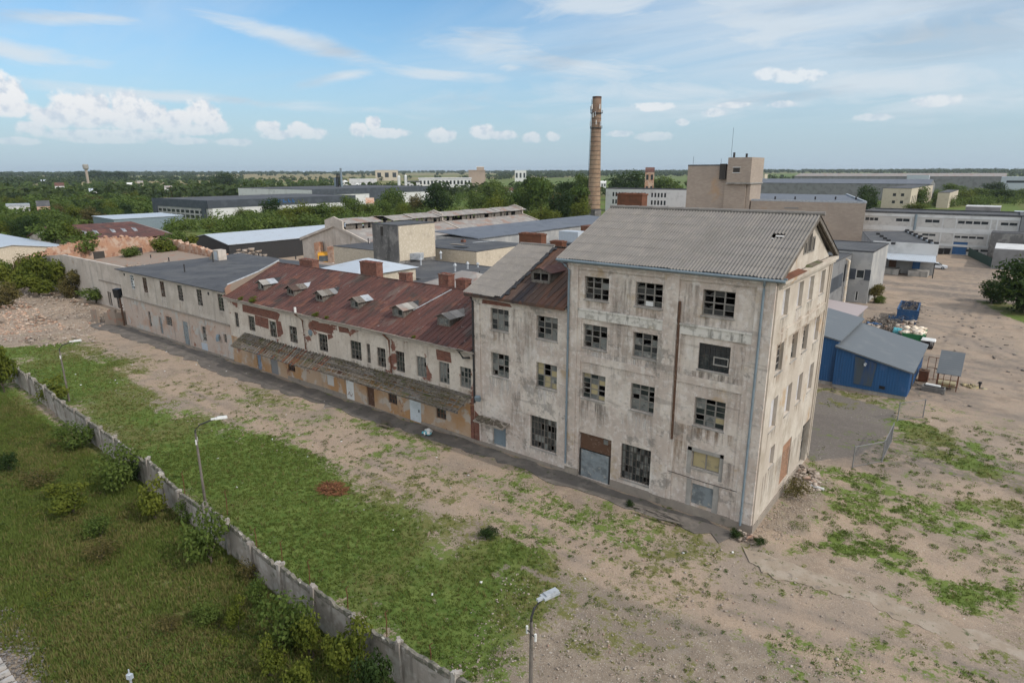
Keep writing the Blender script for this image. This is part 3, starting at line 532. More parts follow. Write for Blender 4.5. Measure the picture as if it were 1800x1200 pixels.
def strip(name, mat, top, bot, h, edge, seed):
    """a low slab between two lines of points, its rims broken by noise"""
    n = 120; V = []; F = []
    ta = np.array(top); ba = np.array(bot); t = np.linspace(0, 1, n)
    def along(a):
        l = np.r_[0, np.cumsum(np.hypot(*np.diff(a, axis=0).T))]; l /= l[-1]; return np.stack([np.interp(t, l, a[:, 0]), np.interp(t, l, a[:, 1])], 1)
    A, B = along(ta), along(ba)
    A = A+np.stack([0*t, (fbm(A[:, 0], 0*t, .9, seed)-.5)*edge], 1); B = B+np.stack([0*t, (fbm(B[:, 0], 0*t+5, .9, seed+1)-.5)*edge*1.6], 1)
    mb = MB()
    for i in range(n-1):
        pass
        mb.hexa([(*A[i], -.1), (*B[i], -.1), (*B[i+1], -.1), (*A[i+1], -.1), (*A[i], h), (*B[i], h*.8), (*B[i+1], h*.8), (*A[i+1], h)])
    return tag(mb.build(name, mat), kind='structure')
strip('pavement', 'asphalt', [(-97, -.32), (-.6, -.32)], [(-97, -3.4), (-80, -3.0), (-56, -3.3), (-38, -2.3), (-22, -1.7), (-10, -2.0), (-1.2, -2.0)], .07, 1.1, 2)
strip('footpath', 'path', GP((1302, 962), (1400, 992), (1500, 1028), (1600, 1065), (1700, 1102), (1830, 1150)), GP((1318, 988), (1400, 1024), (1500, 1062), (1620, 1100), (1750, 1150), (1850, 1195)), .035, 1.1, 7)
# ------------------------------------------------------------------ wall, window and roof builders
def FR(kind, pos):
    return {'y-': lambda u, d, z: (u, pos+d, z), 'y+': lambda u, d, z: (u, pos-d, z), 'x+': lambda u, d, z: (pos-d, u, z), 'x-': lambda u, d, z: (pos+d, u, z)}[kind]
def fbox(mb, fr, u0, u1, d0, d1, z0, z1):
    mb.hexa([fr(u0, d0, z0), fr(u1, d0, z0), fr(u1, d1, z0), fr(u0, d1, z0), fr(u0, d0, z1), fr(u1, d0, z1), fr(u1, d1, z1), fr(u0, d1, z1)])
def wall(mb, fr, u0, u1, z0, z1, th, holes=()):
    us = sorted({u0, u1, *[h[0] for h in holes], *[h[1] for h in holes]}); zs = sorted({z0, z1, *[h[2] for h in holes], *[h[3] for h in holes]})
    for i in range(len(us)-1):
        for j in range(len(zs)-1):
            a, b, c, d = us[i], us[i+1], zs[j], zs[j+1]; mu, mz = (a+b)/2, (c+d)/2
            if any(h[0] < mu < h[1] and h[2] < mz < h[3] for h in holes): continue
            for dd in (0, th): mb.face(fr(a, dd, c), fr(b, dd, c), fr(b, dd, d), fr(a, dd, d))
    for a, b, c, d in [h[:4] for h in holes]:
        mb.face(fr(a, 0, c), fr(a, th, c), fr(a, th, d), fr(a, 0, d)); mb.face(fr(b, 0, c), fr(b, th, c), fr(b, th, d), fr(b, 0, d))
        mb.face(fr(a, 0, c), fr(b, 0, c), fr(b, th, c), fr(a, th, c)); mb.face(fr(a, 0, d), fr(b, 0, d), fr(b, th, d), fr(a, th, d))
    mb.face(fr(u0, 0, z1), fr(u1, 0, z1), fr(u1, th, z1), fr(u0, th, z1))
    mb.face(fr(u0, 0, z0), fr(u0, th, z0), fr(u0, th, z1), fr(u0, 0, z1)); mb.face(fr(u1, 0, z0), fr(u1, th, z0), fr(u1, th, z1), fr(u1, 0, z1))
def window(fr, h, parent, cols=3, rows=4, seed=0, open_p=.3, frost_p=.3, mat='timber_pale', d=.17, heavy=(1, 1), sill=True, boards=(), yellow=0, name='window', label=None, t=.045):
    rg = random.Random(seed); u0, u1, z0, z1 = h[:4]; mb = MB(); e = .004
    fbox(mb, fr, u0+e, u0+t*1.5, d, d+.09, z0+e, z1-e); fbox(mb, fr, u1-t*1.5, u1-e, d, d+.09, z0+e, z1-e)
    fbox(mb, fr, u0+t*1.5, u1-t*1.5, d, d+.09, z1-t*1.6, z1-e); fbox(mb, fr, u0+t*1.5, u1-t*1.5, d, d+.09, z0+e, z0+t*1.6)
    us = [u0+(u1-u0)*k/cols for k in range(cols+1)]; zs = [z0+(z1-z0)*k/rows for k in range(rows+1)]
    for k in range(1, cols): w = t*(.55 if k % heavy[0] else 1.0); fbox(mb, fr, us[k]-w, us[k]+w, d+.004, d+.085, z0+t*1.6, z1-t*1.6)
    for k in range(1, rows):
        w = t*(.36 if k % heavy[1] else .85)
        for c in range(cols): fbox(mb, fr, us[c]+t*.9, us[c+1]-t*.9, d+.012, d+.075, zs[k]-w, zs[k]+w)
    o = mb.build(name, mat, parent, label=label)
    pb = MB()
    for c in range(cols):
        for r in range(rows):
            q = rg.random(); a, b, lo, hi = us[c]+.02, us[c+1]-.02, zs[r]+.015, zs[r+1]-.015
            if (c, r) in boards: pb.use('white' if rg.random() < .6 else 'frost'); fbox(pb, fr, a, b, d+.035, d+.05, lo, hi)
            elif q < open_p*.75: continue
            elif q < open_p:                                     # a broken pane: a jagged piece is left
                pb.use('glass'); x = rg.random(); pb.face(fr(a, d+.04, lo), fr(b, d+.04, lo), fr(b, d+.04, lo+(hi-lo)*(.3+.5*x)), fr(a+(b-a)*.5, d+.04, lo+(hi-lo)*(.1+.3*(1-x))), fr(a, d+.04, lo+(hi-lo)*.6*x))
            elif q < open_p+frost_p: pb.use('yellowed' if rg.random() < yellow else 'frost'); pb.face(fr(a, d+.04, lo), fr(b, d+.04, lo), fr(b, d+.04, hi), fr(a, d+.04, hi))
            else: pb.use('glass'); k = (rg.random()-.5)*.02; pb.face(fr(a, d+.04+k, lo), fr(b, d+.04-k, lo), fr(b, d+.04, hi), fr(a, d+.04+k, hi))
    if pb.f: pb.build('pane', None, o)
    if sill:
        sb = MB(); fbox(sb, fr, u0-.06, u1+.06, -.07, d-.01, z0-.07, z0-.003); sb.build('sill', 'concrete', o)
    return o
def panel(fr, h, parent, name, mat, d=.2, label=None, planks=0):
    mb = MB(); u0, u1, z0, z1 = h[:4]; e = .006
    if planks:
        w = (u1-u0)/planks
        for k in range(planks): fbox(mb, fr, u0+e+k*w, u0+(k+1)*w-.012, d+.006*(k % 2), d+.05, z0+e, z1-e)
        fbox(mb, fr, u0+.03, u1-.03, d-.02, d, z0+(z1-z0)*.75, z0+(z1-z0)*.81); fbox(mb, fr, u0+.03, u1-.03, d-.02, d, z0+(z1-z0)*.2, z0+(z1-z0)*.26)
    else: fbox(mb, fr, u0+e, u1-e, d, d+.05, z0+e, z1-e)
    return mb.build(name, mat, parent, label=label)
def corrugated(x0, x1, ye, ze, yr, zr, rows, pitch=.21, amp=.042, skip=None, seg=5, seed=1, ragged=.05):
    """wavy sheets laid in overlapping rows from the eave up to the ridge"""
    rg = random.Random(seed); n = int((x1-x0)/pitch)*seg; xs = np.linspace(x0, x1, n+1); L = math.hypot(yr-ye, zr-ze); uy, uz = (yr-ye)/L, (zr-ze)/L; ny_, nz_ = -uz*np.sign(uy), abs(uy)
    V = []; F = []
    sheet = ((xs-x0)/1.05).astype(int); wv = amp*np.cos((xs-x0)/pitch*2*math.pi)
    for r in range(rows):
        s0, s1 = L*r/rows, L*(r+1)/rows+.10
        j = np.array([rg.uniform(-ragged, ragged) for _ in range(sheet.max()+1)])[sheet]; lift = np.array([rg.uniform(.006, .016) for _ in range(sheet.max()+1)])[sheet]
        base = len(V)
        for s, up in ((s0+j, lift+.006), ((s0+s1)/2+0*j, lift*.5), (np.full_like(j, min(s1, L)), 0*lift)):
            for i in range(n+1): h = wv[i]+up[i]; V.append((xs[i], ye+uy*s[i]+ny_*h, ze+uz*s[i]+nz_*h))
        for k in range(2):
            for i in range(n):
                if skip and skip(xs[i], (r+k*.5)/rows): continue
                a = base+k*(n+1)+i; F.append((a, a+1, a+n+2, a+n+1))
    return np_mesh('roof_sheets', V, F, smooth=False)
def mesh_part(name, me, mat, parent, label=None):
    o0 = origin(parent); me.transform(Matrix.Translation(-o0)); o = link_mesh(name, me, mat, parent); me.name = name
    if label: o['label'] = label
    return o
def seam_roof(mb, x0, x1, ye, ze, yr, zr, step=.62, th=.05, seed=3):
    rg = random.Random(seed); s = 1 if yr > ye else -1
    def P(x, t, h=0): return (x, ye+(yr-ye)*t, ze+(zr-ze)*t+h)
    x = x0; L = math.hypot(yr-ye, zr-ze)
    while x < x1-.05:
        xb = min(x+step, x1); w = [rg.uniform(0, .018) for _ in range(5)]
        for k in range(4):
            a, b = k/4, (k+1)/4
            mb.hexa([P(x, a, -th), P(xb, a, -th), P(xb, b, -th), P(x, b, -th), P(x, a, w[k]), P(xb, a, w[k]*.6), P(xb, b, w[k+1]*.6), P(x, b, w[k+1])])
        mb.hexa([P(x-.018, -.005, 0), P(x+.018, -.005, 0), P(x+.018, 1, 0), P(x-.018, 1, 0), P(x-.018, -.005, .05), P(x+.018, -.005, .05), P(x+.018, 1, .05), P(x-.018, 1, .05)])
        x = xb
def pipe(parent, pts, r, mat, name='downpipe', clips=True):
    mb = MB(); mb.tube(pts, r, 8)
    p, q = Vector(pts[-2]), Vector(pts[-1])
    if clips:
        n = max(2, int((p-q).length/2.2))
        for k in range(1, n): c = p.lerp(q, k/n); mb.tube([c-Vector((0, 0, .05)), c+Vector((0, 0, .05))], r*1.28, 8)
    return mb.build(name, mat, parent)
def stack(parent, x0, x1, y0, y1, z0, z1, mat='brick', cap='brick', name='chimney', label=None):
    mb = MB(); mb.box(x0, x1, y0, y1, z0, z1-.12); o = mb.build(name, mat, parent, label=label)
    c = MB(); c.box(x0-.05, x1+.05, y0-.05, y1+.05, z1-.12, z1); n = max(1, int((x1-x0)/.6)); w = (x1-x0)/n
    for k in range(n): c.box(x0+k*w+.12, x0+(k+1)*w-.12, y0+.12, y1-.12, z1+.003, z1+.05)
    c.build('cap', cap if mat != 'rust' else 'rust', o); return o

# ------------------------------------------------------------------ the four-storey block at the corner
TX, TD, EV, RG = -13.9, 13.8, 16.05, 19.35
tall = thing('factory_building', 'tall four-storey derelict block with grey wavy roof and broken windows at the yard corner', 'building', (-7, 6.9, 0))
cols_u = [(-12.62, -10.72), (-8.76, -6.86), (-4.24, -2.27)]
holes = [(a, b, z0, z1) for (a, b) in cols_u for (z0, z1) in ((13.5, 15.1), (10.05, 11.75), (6.28, 8.2))]
gate, gwin, swin, sdoor = (-12.72, -10.05, .12, 3.6), (-9.26, -6.72, .98, 3.65), (-4.16, -2.32, 3.35, 4.5), (-4.02, -2.57, .78, 2.25)
frF, frG = FR('y-', 0), FR('x+', 0)
mb = MB().use('plaster'); wall(mb, frF, TX, 0, 0, EV, .5, holes+[gate, gwin, swin, sdoor])
mb.box(TX, TX+.5, .5, TD, 0, EV); mb.box(TX+.5, -.5, TD-.5, TD, 0, EV)
mb.prism([(.5, EV), (TD-.5, EV), (TD/2, EV+(RG-EV)*.93)], 'x', TX+.02, TX+.5)
gh = [(1.55, 2.87, 13.57, 15.25), (4.85, 6.1, 13.57, 15.25), (7.55, 8.85, 13.57, 15.25), (10.75, 12.05, 13.57, 15.25)]
gh += [(a, b, z0, z1) for a, b in ((1.5, 2.95), (4.85, 6.2), (7.6, 8.95), (10.75, 12.1)) for z0, z1 in ((10.05, 11.9), (6.3, 8.4))] + [(2.45, 3.5, 3.5, 4.9), (5.7, 7.9, .9, 3.9), (11.0, 13.0, .05, 3.6)]
wf = mb.build('wall', None, tall)
mb = MB().use('plaster_sun'); wall(mb, frG, .5, TD, 0, EV, .5, gh); mb.box(-.5, 0, 0.004, .5, 0.004, EV)
mb.prism([(.9, EV), (TD-.9, EV), (TD/2, EV+(RG-EV)*.90)], 'x', -.42, -.07)
mb.build('gable_wall', None, tall, label='sunlit cream gable wall')
# pilasters, string course, frieze
mb = MB()
for a, b in ((TX+.02, TX+.85), (-6.66, -5.72), (-1.05, -.004)): mb.box(a, b, -.17, -.003, .62, EV-.25)
for a, b in ((TX+.85, -6.66), (-5.72, -1.05)):
    mb.box(a, b, -.12, -.003, 15.55, EV-.25)
    sc_ = MB(); sc_.box(a+.003, b-.003, -.10, -.003, 12.15, 12.72); sc_.box(a+.003, b-.003, -.16, -.003, 12.723, 12.84); sc_.build('string_course', 'plaster_white', tall)
    mb.box(a, a+.3, -.10, -.003, .62, 12.14); mb.box(b-.3, b, -.10, -.003, .62, 12.14); mb.box(a, b, -.08, -.003, 9.0, 9.5)
mb.box(TX+.02, .004, -.24, -.003, EV-.25, EV-.02)
mb.build('pilaster', 'plaster', tall)
for a, b in ((.003, 1.0), (TD-.75, TD)): mb = MB(); mb.box(.003, .085, a, b, .62, EV-.3); mb.build('corner_strip', 'plaster_sun', tall)
mb = MB(); mb.box(.003, .05, 1.0, TD-.75, 12.1, 12.6); mb.box(.003, .09, 1.0, TD-.75, 12.603, 12.68); mb.build('string_course', 'plaster_sun', tall)
mb = MB(); mb.box(TX, -12.75, -.10, -.003, -.1, .6); mb.box(-10.02, 0.1, -.10, -.003, -.1, .62); mb.box(.003, .1, .003, TD-3, -.1, .5); mb.box(-12.75, -10.02, -.12, -.003, -.1, .1); mb.build('plinth', 'plinth', tall)
mb = MB(); mb.prism([(TX, .62), (TX+1.1, .62), (TX+1.0, .95), (TX+.55, 1.2), (TX+.1, 1.05)], 'y', -.096, -.092); mb.build('exposed_brick', 'brick', tall)
# cornice ledge across the gable, sheet metal and moss on it
mb = MB().use('plaster_sun'); mb.box(-.3, .42, .1, TD-.1, EV-.22, EV); mb.box(-.3, .28, .1, TD-.1, EV-.42, EV-.223)
mb.use('rust'); mb.hexa([(-.3, .2, EV+.003), (.46, .2, EV+.003), (.46, 4.6, EV+.003), (-.3, 4.6, EV+.003), (-.3, .2, EV+.16), (.46, .2, EV+.03), (.46, 4.6, EV+.03), (-.3, 4.6, EV+.16)])
mb.use('moss'); mb.hexa([(-.3, 6, EV+.003), (.3, 6.3, EV+.003), (.3, 9.6, EV+.003), (-.3, 10, EV+.003), (-.3, 6.2, EV+.2), (.1, 6.5, EV+.08), (.1, 9.4, EV+.08), (-.3, 9.8, EV+.2)])
mb.build('cornice', None, tall)
# roof
slope = (RG-16.22)/(TD/2+.45)
hole_x, hole_t = FY(1365, 438, 4.6)[0], .62
me = corrugated(TX-.75, .34, -.45, 16.22, TD/2, RG, 7, skip=lambda x, t: abs(x-(-1.35)) < .36 and .56 < t < .63)
rf = mesh_part('roof', me, 'slate', tall)
me = corrugated(TX-.75, .34, TD+.45, 16.22, TD/2, RG, 7, seg=4, seed=5); mesh_part('roof', me, 'slate', tall)
mb = MB(); mb.obox((-1.2, 4.0, 16.22+slope*4.45+.02), (.5, .25, .03), .2, .25); mb.obox((-1.55, 3.75, 16.22+slope*4.2-.02), (.25, .3, .03), -.3, .1); mb.build('broken_sheet', 'white_wall', rf)
mb = MB()
for k in range(13):
    x = TX-.75+k*1.17; mb.tube([(x, TD/2, RG+.03), (x+1.2, TD/2, RG+.055)], .13, 8)
mb.build('ridge_cap', 'slate', rf)
mb = MB()                                                   # soffit and verge boards under the overhanging gable roof
for sgn in (1, -1):
    f = (lambda y: y) if sgn == 1 else (lambda y: TD-y)
    P = lambda x, y, h: (x, f(y), 16.22+slope*(y+.45)+h)
    mb.hexa([P(-.06, -.4, -.22), P(.31, -.4, -.22), P(.31, TD/2, -.22), P(-.06, TD/2, -.22), P(-.06, -.4, -.1), P(.31, -.4, -.1), P(.31, TD/2, -.1), P(-.06, TD/2, -.1)])
    for x in (.0, .2): mb.hexa([P(x, -.3, -.36), P(x+.12, -.3, -.36), P(x+.12, TD/2-.05, -.36), P(x, TD/2-.05, -.36), P(x, -.3, -.223), P(x+.12, -.3, -.223), P(x+.12, TD/2-.05, -.223), P(x, TD/2-.05, -.223)])
mb.build('verge_boards', 'timber', tall)
mb = MB(); mb.box(TX-.7, .5, .02, .14, EV+.02, EV+.14); mb.tube([(TX-.75, -.5, 16.12), (.55, -.5, 16.09)], .085, 8); mb.box(TX-.7, .5, -.45, -.40, 15.98, 16.16); mb.build('gutter', 'metal_blue', tall)
pipe(tall, [(-.55, -.5, 16.05), (-.6, -.35, 15.75), (-.62, -.27, 15.5), (-.62, -.27, 2.2), (-.62, -.27, .5)], .075, 'metal_blue')
pipe(tall, [(TX-.4, -.5, 16.05), (TX-.1, -.35, 15.75), (TX+.18, -.27, 15.45), (TX+.18, -.27, .9)], .075, 'metal_blue')
pipe(tall, [(-5.62, -.12, 14.2), (-5.56, -.12, 5.0)], .085, 'timber_brown', clips=False)
pipe(tall, [(.12, TD-.45, 15.6), (.12, TD-.45, .4)], .06, 'plaster_sun')
stack(tall, -14.5, -12.4, 7.6, 8.5, 18.4, 20.35, 'rust')
mb = MB(); mb.tube([(-5.7, -.1, 2.66), (-3, -.1, 2.58), (-.75, -.12, 2.62)], .022, 5); mb.build('cable', 'metal_dark', tall)
# floors and inner walls seen through the windows
mb = MB()
for z in (3.9, 5.2, 9.3, 12.9, 16.0): mb.box(TX+.52, -.52, .52, TD-.52, z, z+.25)
for x in (-9.9, -5.3): mb.box(x, x+.3, 2.5, TD-.6, .05, 15.9)
mb.build('interior', 'room', tall)
# windows: three main lights, each of small panes, mostly broken on the top floors
spec = [dict(open_p=.75, frost_p=.02), dict(open_p=.7, frost_p=.05, boards=((1, 0),)), dict(open_p=.8, frost_p=.02)], [dict(open_p=.38, frost_p=.42), dict(open_p=.35, frost_p=.4, boards=((2, 0),)), dict(open_p=.25, frost_p=.0)], [dict(open_p=.25, frost_p=.55, yellow=.4), dict(open_p=.12, frost_p=.55), dict(open_p=.10, frost_p=.5, boards=((0, 3),), yellow=.45)]
for ci, (a, b) in enumerate(cols_u):
    for ri, (z0, z1) in enumerate(((13.5, 15.1), (10.05, 11.75), (6.28, 8.2))):
        k = spec[ri][ci]
        if (ci, ri) == (2, 1): window(frF, (a, b, z0, z1), tall, 6, 6, seed=41, open_p=.0, frost_p=0, mat='metal_dark', d=.12, t=.02, label='window closed with dark mesh and one open pale frame'); window(frF, (-3.3, -2.35, 10.45, 11.0), tall, 1, 1, seed=3, open_p=1, d=.05, sill=False, mat='concrete', name='window_casement'); continue
        window(frF, (a, b, z0, z1), tall, 3, 4 if ri < 2 else 5, seed=ci*10+ri, heavy=(1, 2), **k)
mb = MB().use('door_grey'); fbox(mb, frF, -12.66, -10.1, .06, .12, .14, 2.25); fbox(mb, frF, -12.66, -10.1, .03, .058, 1.55, 1.62)
mb.use('metal_dark'); fbox(mb, frF, -12.66, -12.55, .02, .055, .14, 2.3); fbox(mb, frF, -10.22, -10.1, .02, .055, .14, 2.3)
gt = mb.build('gate', None, tall, label='grey sheet gate bowed at its foot'); mb = MB().use('timber_brown'); fbox(mb, frF, -12.66, -10.1, .16, .2, 2.3, 3.58); mb.use('frost'); fbox(mb, frF, -10.75, -10.4, .13, .158, 3.1, 3.45); mb.build('overlight_board', None, gt)
window(frF, gwin, tall, 9, 5, seed=77, open_p=.06, frost_p=.62, d=.15, heavy=(3, 2), t=.03, mat='timber')
mb = MB()
for k in range(12): x = gwin[0]+.1+k*.205; fbox(mb, frF, x, x+.02, .04, .06, gwin[2]+.02, gwin[3]-.02)
for z in (1.3, 1.9, 2.5, 3.1): fbox(mb, frF, gwin[0]+.01, gwin[1]-.01, .063, .08, z, z+.025)
mb.build('window_bars', 'metal_dark', tall)
window(frF, swin, tall, 2, 1, seed=5, open_p=0, frost_p=1, yellow=1, d=.12); panel(frF, sdoor, tall, 'door', 'door_grey', .12, label='small blocked grey door under the yellow window')
mb = MB()
for a, b, c, d in ((-4.45, -4.17, 2.9, 4.75), (-2.31, -2.1, 2.9, 4.75), (-4.45, -2.1, 4.52, 4.75), (-4.35, -4.03, .5, 2.5), (-2.56, -2.2, .5, 2.5)): fbox(mb, frF, a, b, -.05, -.003, c, d-.003)
mb.build('window_surround', 'concrete', tall)
for k, h in enumerate(gh):
    if k in (4, 6, 8) and k != 4 or k in (4,): window(frG, h, tall, 2, 4, seed=60+k, open_p=.45, frost_p=.15, d=.2, sill=True)
    elif k == 13: panel(frG, h, tall, 'brick_infill', 'brick_orange', .06)
    elif k == 14: window(frG, h, tall, 2, 4, seed=91, open_p=.7, frost_p=.1, d=.3, sill=False, name='doorway', label='broken open doorway at the far end of the gable')
    else:
        p_ = panel(frG, h, tall, 'blind_window', 'blind', .22); sb = MB(); fbox(sb, frG, h[0]-.05, h[1]+.05, -.05, .2, h[2]-.06, h[2]-.003); sb.build('sill', 'concrete', p_)
fr_p = FR('x+', -.07)
for y0, y1, zt in ((5.35, 5.95, 17.75), (6.2, 7.1, 18.25), (7.35, 7.95, 17.9)):
    mb = MB().use('timber_pale'); fbox(mb, fr_p, y0, y1, -.05, -.003, 16.95, zt); mb.use('dark'); fbox(mb, fr_p, y0+.12, y1-.12, -.056, -.052, 17.05, zt-.1); mb.build('gable_window', None, tall)

# ------------------------------------------------------------------ the three-storey block beside it
HX, HE, HR = -22.9, 12.72, 16.0
three = thing('factory_building', 'three-storey derelict block roofed half in grey slate and half in rusty sheet', 'building', (-18.4, 6.9, 0))
hu = [(-21.08, -19.28), (-16.66, -14.78)]
h3 = [(a, b, z0, z1) for a, b in hu for z0, z1 in ((10.05, 11.8), (6.27, 8.22))]; hd, hw = (-21.0, -19.62, .35, 2.15), (-17.18, -14.72, 1.2, 3.85)
mb = MB(); wall(mb, frF, HX, TX-.004, 0, HE, .5, h3+[hd, hw]); mb.box(HX, HX+.5, .5, TD, 0, HE); mb.box(HX+.5, TX-.01, TD-.5, TD, 0, HE); mb.prism([(.1, HE), (TD-.1, HE), (TD/2, HR-.15)], 'x', HX, HX+.4); mb.build('wall', 'plaster', three)
mb = MB(); mb.box(HX+.004, HX+.75, -.08, -.003, .3, HE-.3); mb.box(TX-.6, TX-.02, -.08, -.003, .3, HE-.3); mb.box(HX+.75, TX-.6, -.06, -.003, 12.0, HE-.3); mb.box(HX, TX-.02, -.2, -.003, HE-.3, HE-.1); mb.build('pilaster', 'plaster', three)
mb = MB(); mb.prism([(-21.9, 12.05), (-18.9, 12.1), (-19.1, 12.35), (-21.8, 12.4)], 'y', -.066, -.062); mb.build('exposed_brick', 'brick', three)
mb = MB(); mb.box(HX, TX-.03, -.09, -.003, -.1, .28); mb.build('plinth', 'plinth', three)
me = corrugated(HX-.55, -19.75, -.5, 12.86, TD/2, HR+.02, 7, seed=9, pitch=.19, ragged=.12); mesh_part('roof', me, 'slate', three)
me = corrugated(HX-.55, TX-.02, TD+.45, 12.86, TD/2, HR+.02, 6, seed=19, seg=4); mesh_part('roof', me, 'slate', three)
mb = MB(); seam_roof(mb, -20.2, TX-.03, -.42, 12.76, TD/2, HR-.12, .55); mb.build('roof', 'redroof_dark', three, label='dark rusty sheet half of the roof')
mb = MB()
rg = random.Random(4)
for k in range(26):                                          # ragged felt and laths at the edge of the slates
    t = k/26; y = -.4+t*7.2; z = 12.86+t*(HR-12.86); mb.obox((-19.62+rg.uniform(-.1, .12), y, z-.01), (rg.uniform(.2, .45), .33, .05), rg.uniform(-.3, .3), .41)
mb.build('torn_edge', 'metal_dark', three)
mb = MB(); mb.box(HX-.5, TX-.05, -.5, -.38, 12.55, 12.76); mb.build('gutter', 'redroof_dark', three)
mb = MB(); mb.tube([(HX-.45, TD/2, HR+.03), (-19.8, TD/2, HR+.05)], .11, 8); mb.build('ridge_cap', 'slate', three)
pipe(three, [(HX+.1, -.35, 12.5), (HX+.12, -.16, 12.1), (HX+.12, -.16, 3.6)], .085, 'metal_dark')
stack(three, -24.5, -22.1, 8.2, 9.0, 14.9, 16.75, 'rust'); stack(three, -21.2, -20.0, 8.3, 9.0, 15.2, 16.25, 'rust')
def dormer(parent, x, y0, sl, w, hgt, roofs, seed, wmat='timber', trim=.17):
    """sl: (y, z) -> height of the main roof; front face stands on the slope at y0"""
    z0 = sl(y0); zt = z0+hgt; zp = zt+.32; back = y0
    while sl(back) < zp and back < 6.6: back += .05
    eb = y0
    while sl(eb) < zt and eb < 6.6: eb += .05
    fr = FR('y-', y0); h = (x-w/2+.14, x+w/2-.14, z0+.16, zt-.06); mb = MB(); wall(mb, fr, x-w/2, x+w/2, z0-.05, zt, .08, [h]); mb.prism([(x-w/2, zt), (x+w/2, zt), (x, zp)], 'y', y0+.002, y0+.08)
    for s in (-1, 1): mb.prism([(y0+.08, z0-.05), (y0+.08, zt), (eb, zt), (eb, sl(eb)-.05)], 'x', x+s*(w/2)-.03, x+s*(w/2)+.03)
    o = mb.build('dormer', wmat, parent); window(fr, h, o, 2, 1, seed=seed, open_p=.45, frost_p=.3, d=.02, sill=False, t=.03)
    for s, mats in ((-1, roofs), (1, roofs)):
        rb = MB(); n = len(mats)
        for k, m_ in enumerate(mats):
            rb.use(m_); P = lambda q, y, dz: (x+s*q, y, zp+.05-(q/(w/2))*(zp-zt)+dz); ya, yb = y0-trim+(back-y0+trim)*k/n, y0-trim+(back-y0+trim)*(k+1)/n+.04; dz = .012*(k % 2); yq = lambda y: min(y, eb+.2)
            rb.hexa([P(0, ya, dz-.04), P(w/2+trim, yq(ya), dz-.04), P(w/2+trim, yq(yb), dz-.04), P(0, yb, dz-.04), P(0, ya, dz), P(w/2+trim, yq(ya), dz), P(w/2+trim, yq(yb), dz), P(0, yb, dz)])
        rb.build('dormer_roof', None, o)
    return o
dormer(three, -17.75, 2.0, lambda y: 12.76+(y+.42)*(HR-.12-12.76)/(TD/2+.42), 1.75, .85, ['redroof', 'redroof'], 4)
mb = MB()
for z in (3.6, 5.3, 9.2, 12.4): mb.box(HX+.52, TX-.02, .52, TD-.52, z, z+.25)
mb.box(HX+4.4, HX+4.7, 3, TD-.6, .05, 12.3); mb.build('interior', 'room', three)
for i, (h, k) in enumerate(zip(h3, (dict(open_p=.1, frost_p=.5), dict(open_p=.3, frost_p=.5), dict(open_p=.3, frost_p=.55), dict(open_p=.15, frost_p=.7, yellow=.5)))):
    window(frF, h, three, 3, 4, seed=20+i, heavy=(1, 2), **k)
window(frF, hw, three, 8, 5, seed=37, open_p=.12, frost_p=.35, heavy=(4, 2), t=.03, mat='timber')
dd = panel(frF, hd, three, 'door', 'metal_blue', .18, label='small blue-green metal door under a mossy hood')
mb = MB().use('plinth'); mb.hexa([(-22.3, -.95, 2.32), (-19.2, -.95, 2.32), (-19.2, -.003, 2.5), (-22.3, -.003, 2.5), (-22.3, -.95, 2.42), (-19.2, -.95, 2.42), (-19.2, -.003, 2.62), (-22.3, -.003, 2.62)])
rg = random.Random(8); mb.use('moss')
for k in range(26): mb.obox((rg.uniform(-22.1, -19.4), rg.uniform(-.85, -.1), 2.52+rg.uniform(0, .06)), (rg.uniform(.2, .5), rg.uniform(.15, .35), .1), rg.uniform(0, 3), rg.uniform(-.2, .4))
mb.build('door_hood', None, three)
lamp_b = MB().use('metal_blue'); lamp_b.tube([(HX+.7, -.02, 3.95), (HX+.7, -.35, 4.1)], .03, 6); lamp_b.obox((HX+.75, -.45, 4.2), (.42, .3, .4), .2, .4); lamp_b.build('floodlight', None, three)
mb = MB(); mb.prism([(-22.9, .3), (-22.35, .3), (-22.4, 2.6), (-22.85, 2.9)], 'y', -.096, -.082); mb.build('exposed_brick', 'brick', three)

# ------------------------------------------------------------------ the long red-roofed block with the loading canopy
RX, RE, RR = -61.3, 7.95, 11.2
red = thing('warehouse_building', 'long two-storey block with rusty red dormered roof and mossy loading canopy', 'building', (-42, 6.9, 0))
rsl = lambda y: 8.05+(y+.45)*(RR-8.05)/(TD/2+.45)
up = [(-60.05, -59.23, 4.53, 6.3), (-57.13, -55.81, 4.55, 6.3), (-52.81, -51.54, 4.49, 6.3), (-49.08, -47.66, 4.49, 6.3), (-43.93, -42.47, 4.43, 6.25), (-38.83, -37.21, 4.48, 6.35), (-36.41, -35.9, 4.49, 6.4), (-34.93, -33.75, 4.44, 6.3), (-32.36, -31.22, 4.47, 6.4), (-29.65, -28.45, 4.5, 6.4), (-26.9, -25.7, 4.5, 6.4), (-24.49, -23.25, 4.6, 6.4)]
low = [(-56.1, -55.25, .12, 2.25), (-53.33, -51.9, .14, 2.3), (-49.92, -48.6, 1.14, 2.1), (-43.0, -41.89, .93, 2.1), (-39.97, -38.73, .12, 2.35), (-36.78, -35.69, .12, 2.3), (-33.64, -32.46, 1.1, 2.05), (-30.74, -29.32, .1, 2.4), (-27.38, -26.2, 1.15, 2.1)]
mb = MB(); wall(mb, frF, RX, HX-.004, 3.3, RE, .45, up); mb.box(RX+.004, RX+.45, .45, TD, 0, RE-.1); mb.box(RX+.45, HX-.01, TD-.45, TD, 0, RE-.1); mb.build('wall', 'plaster_red', red)
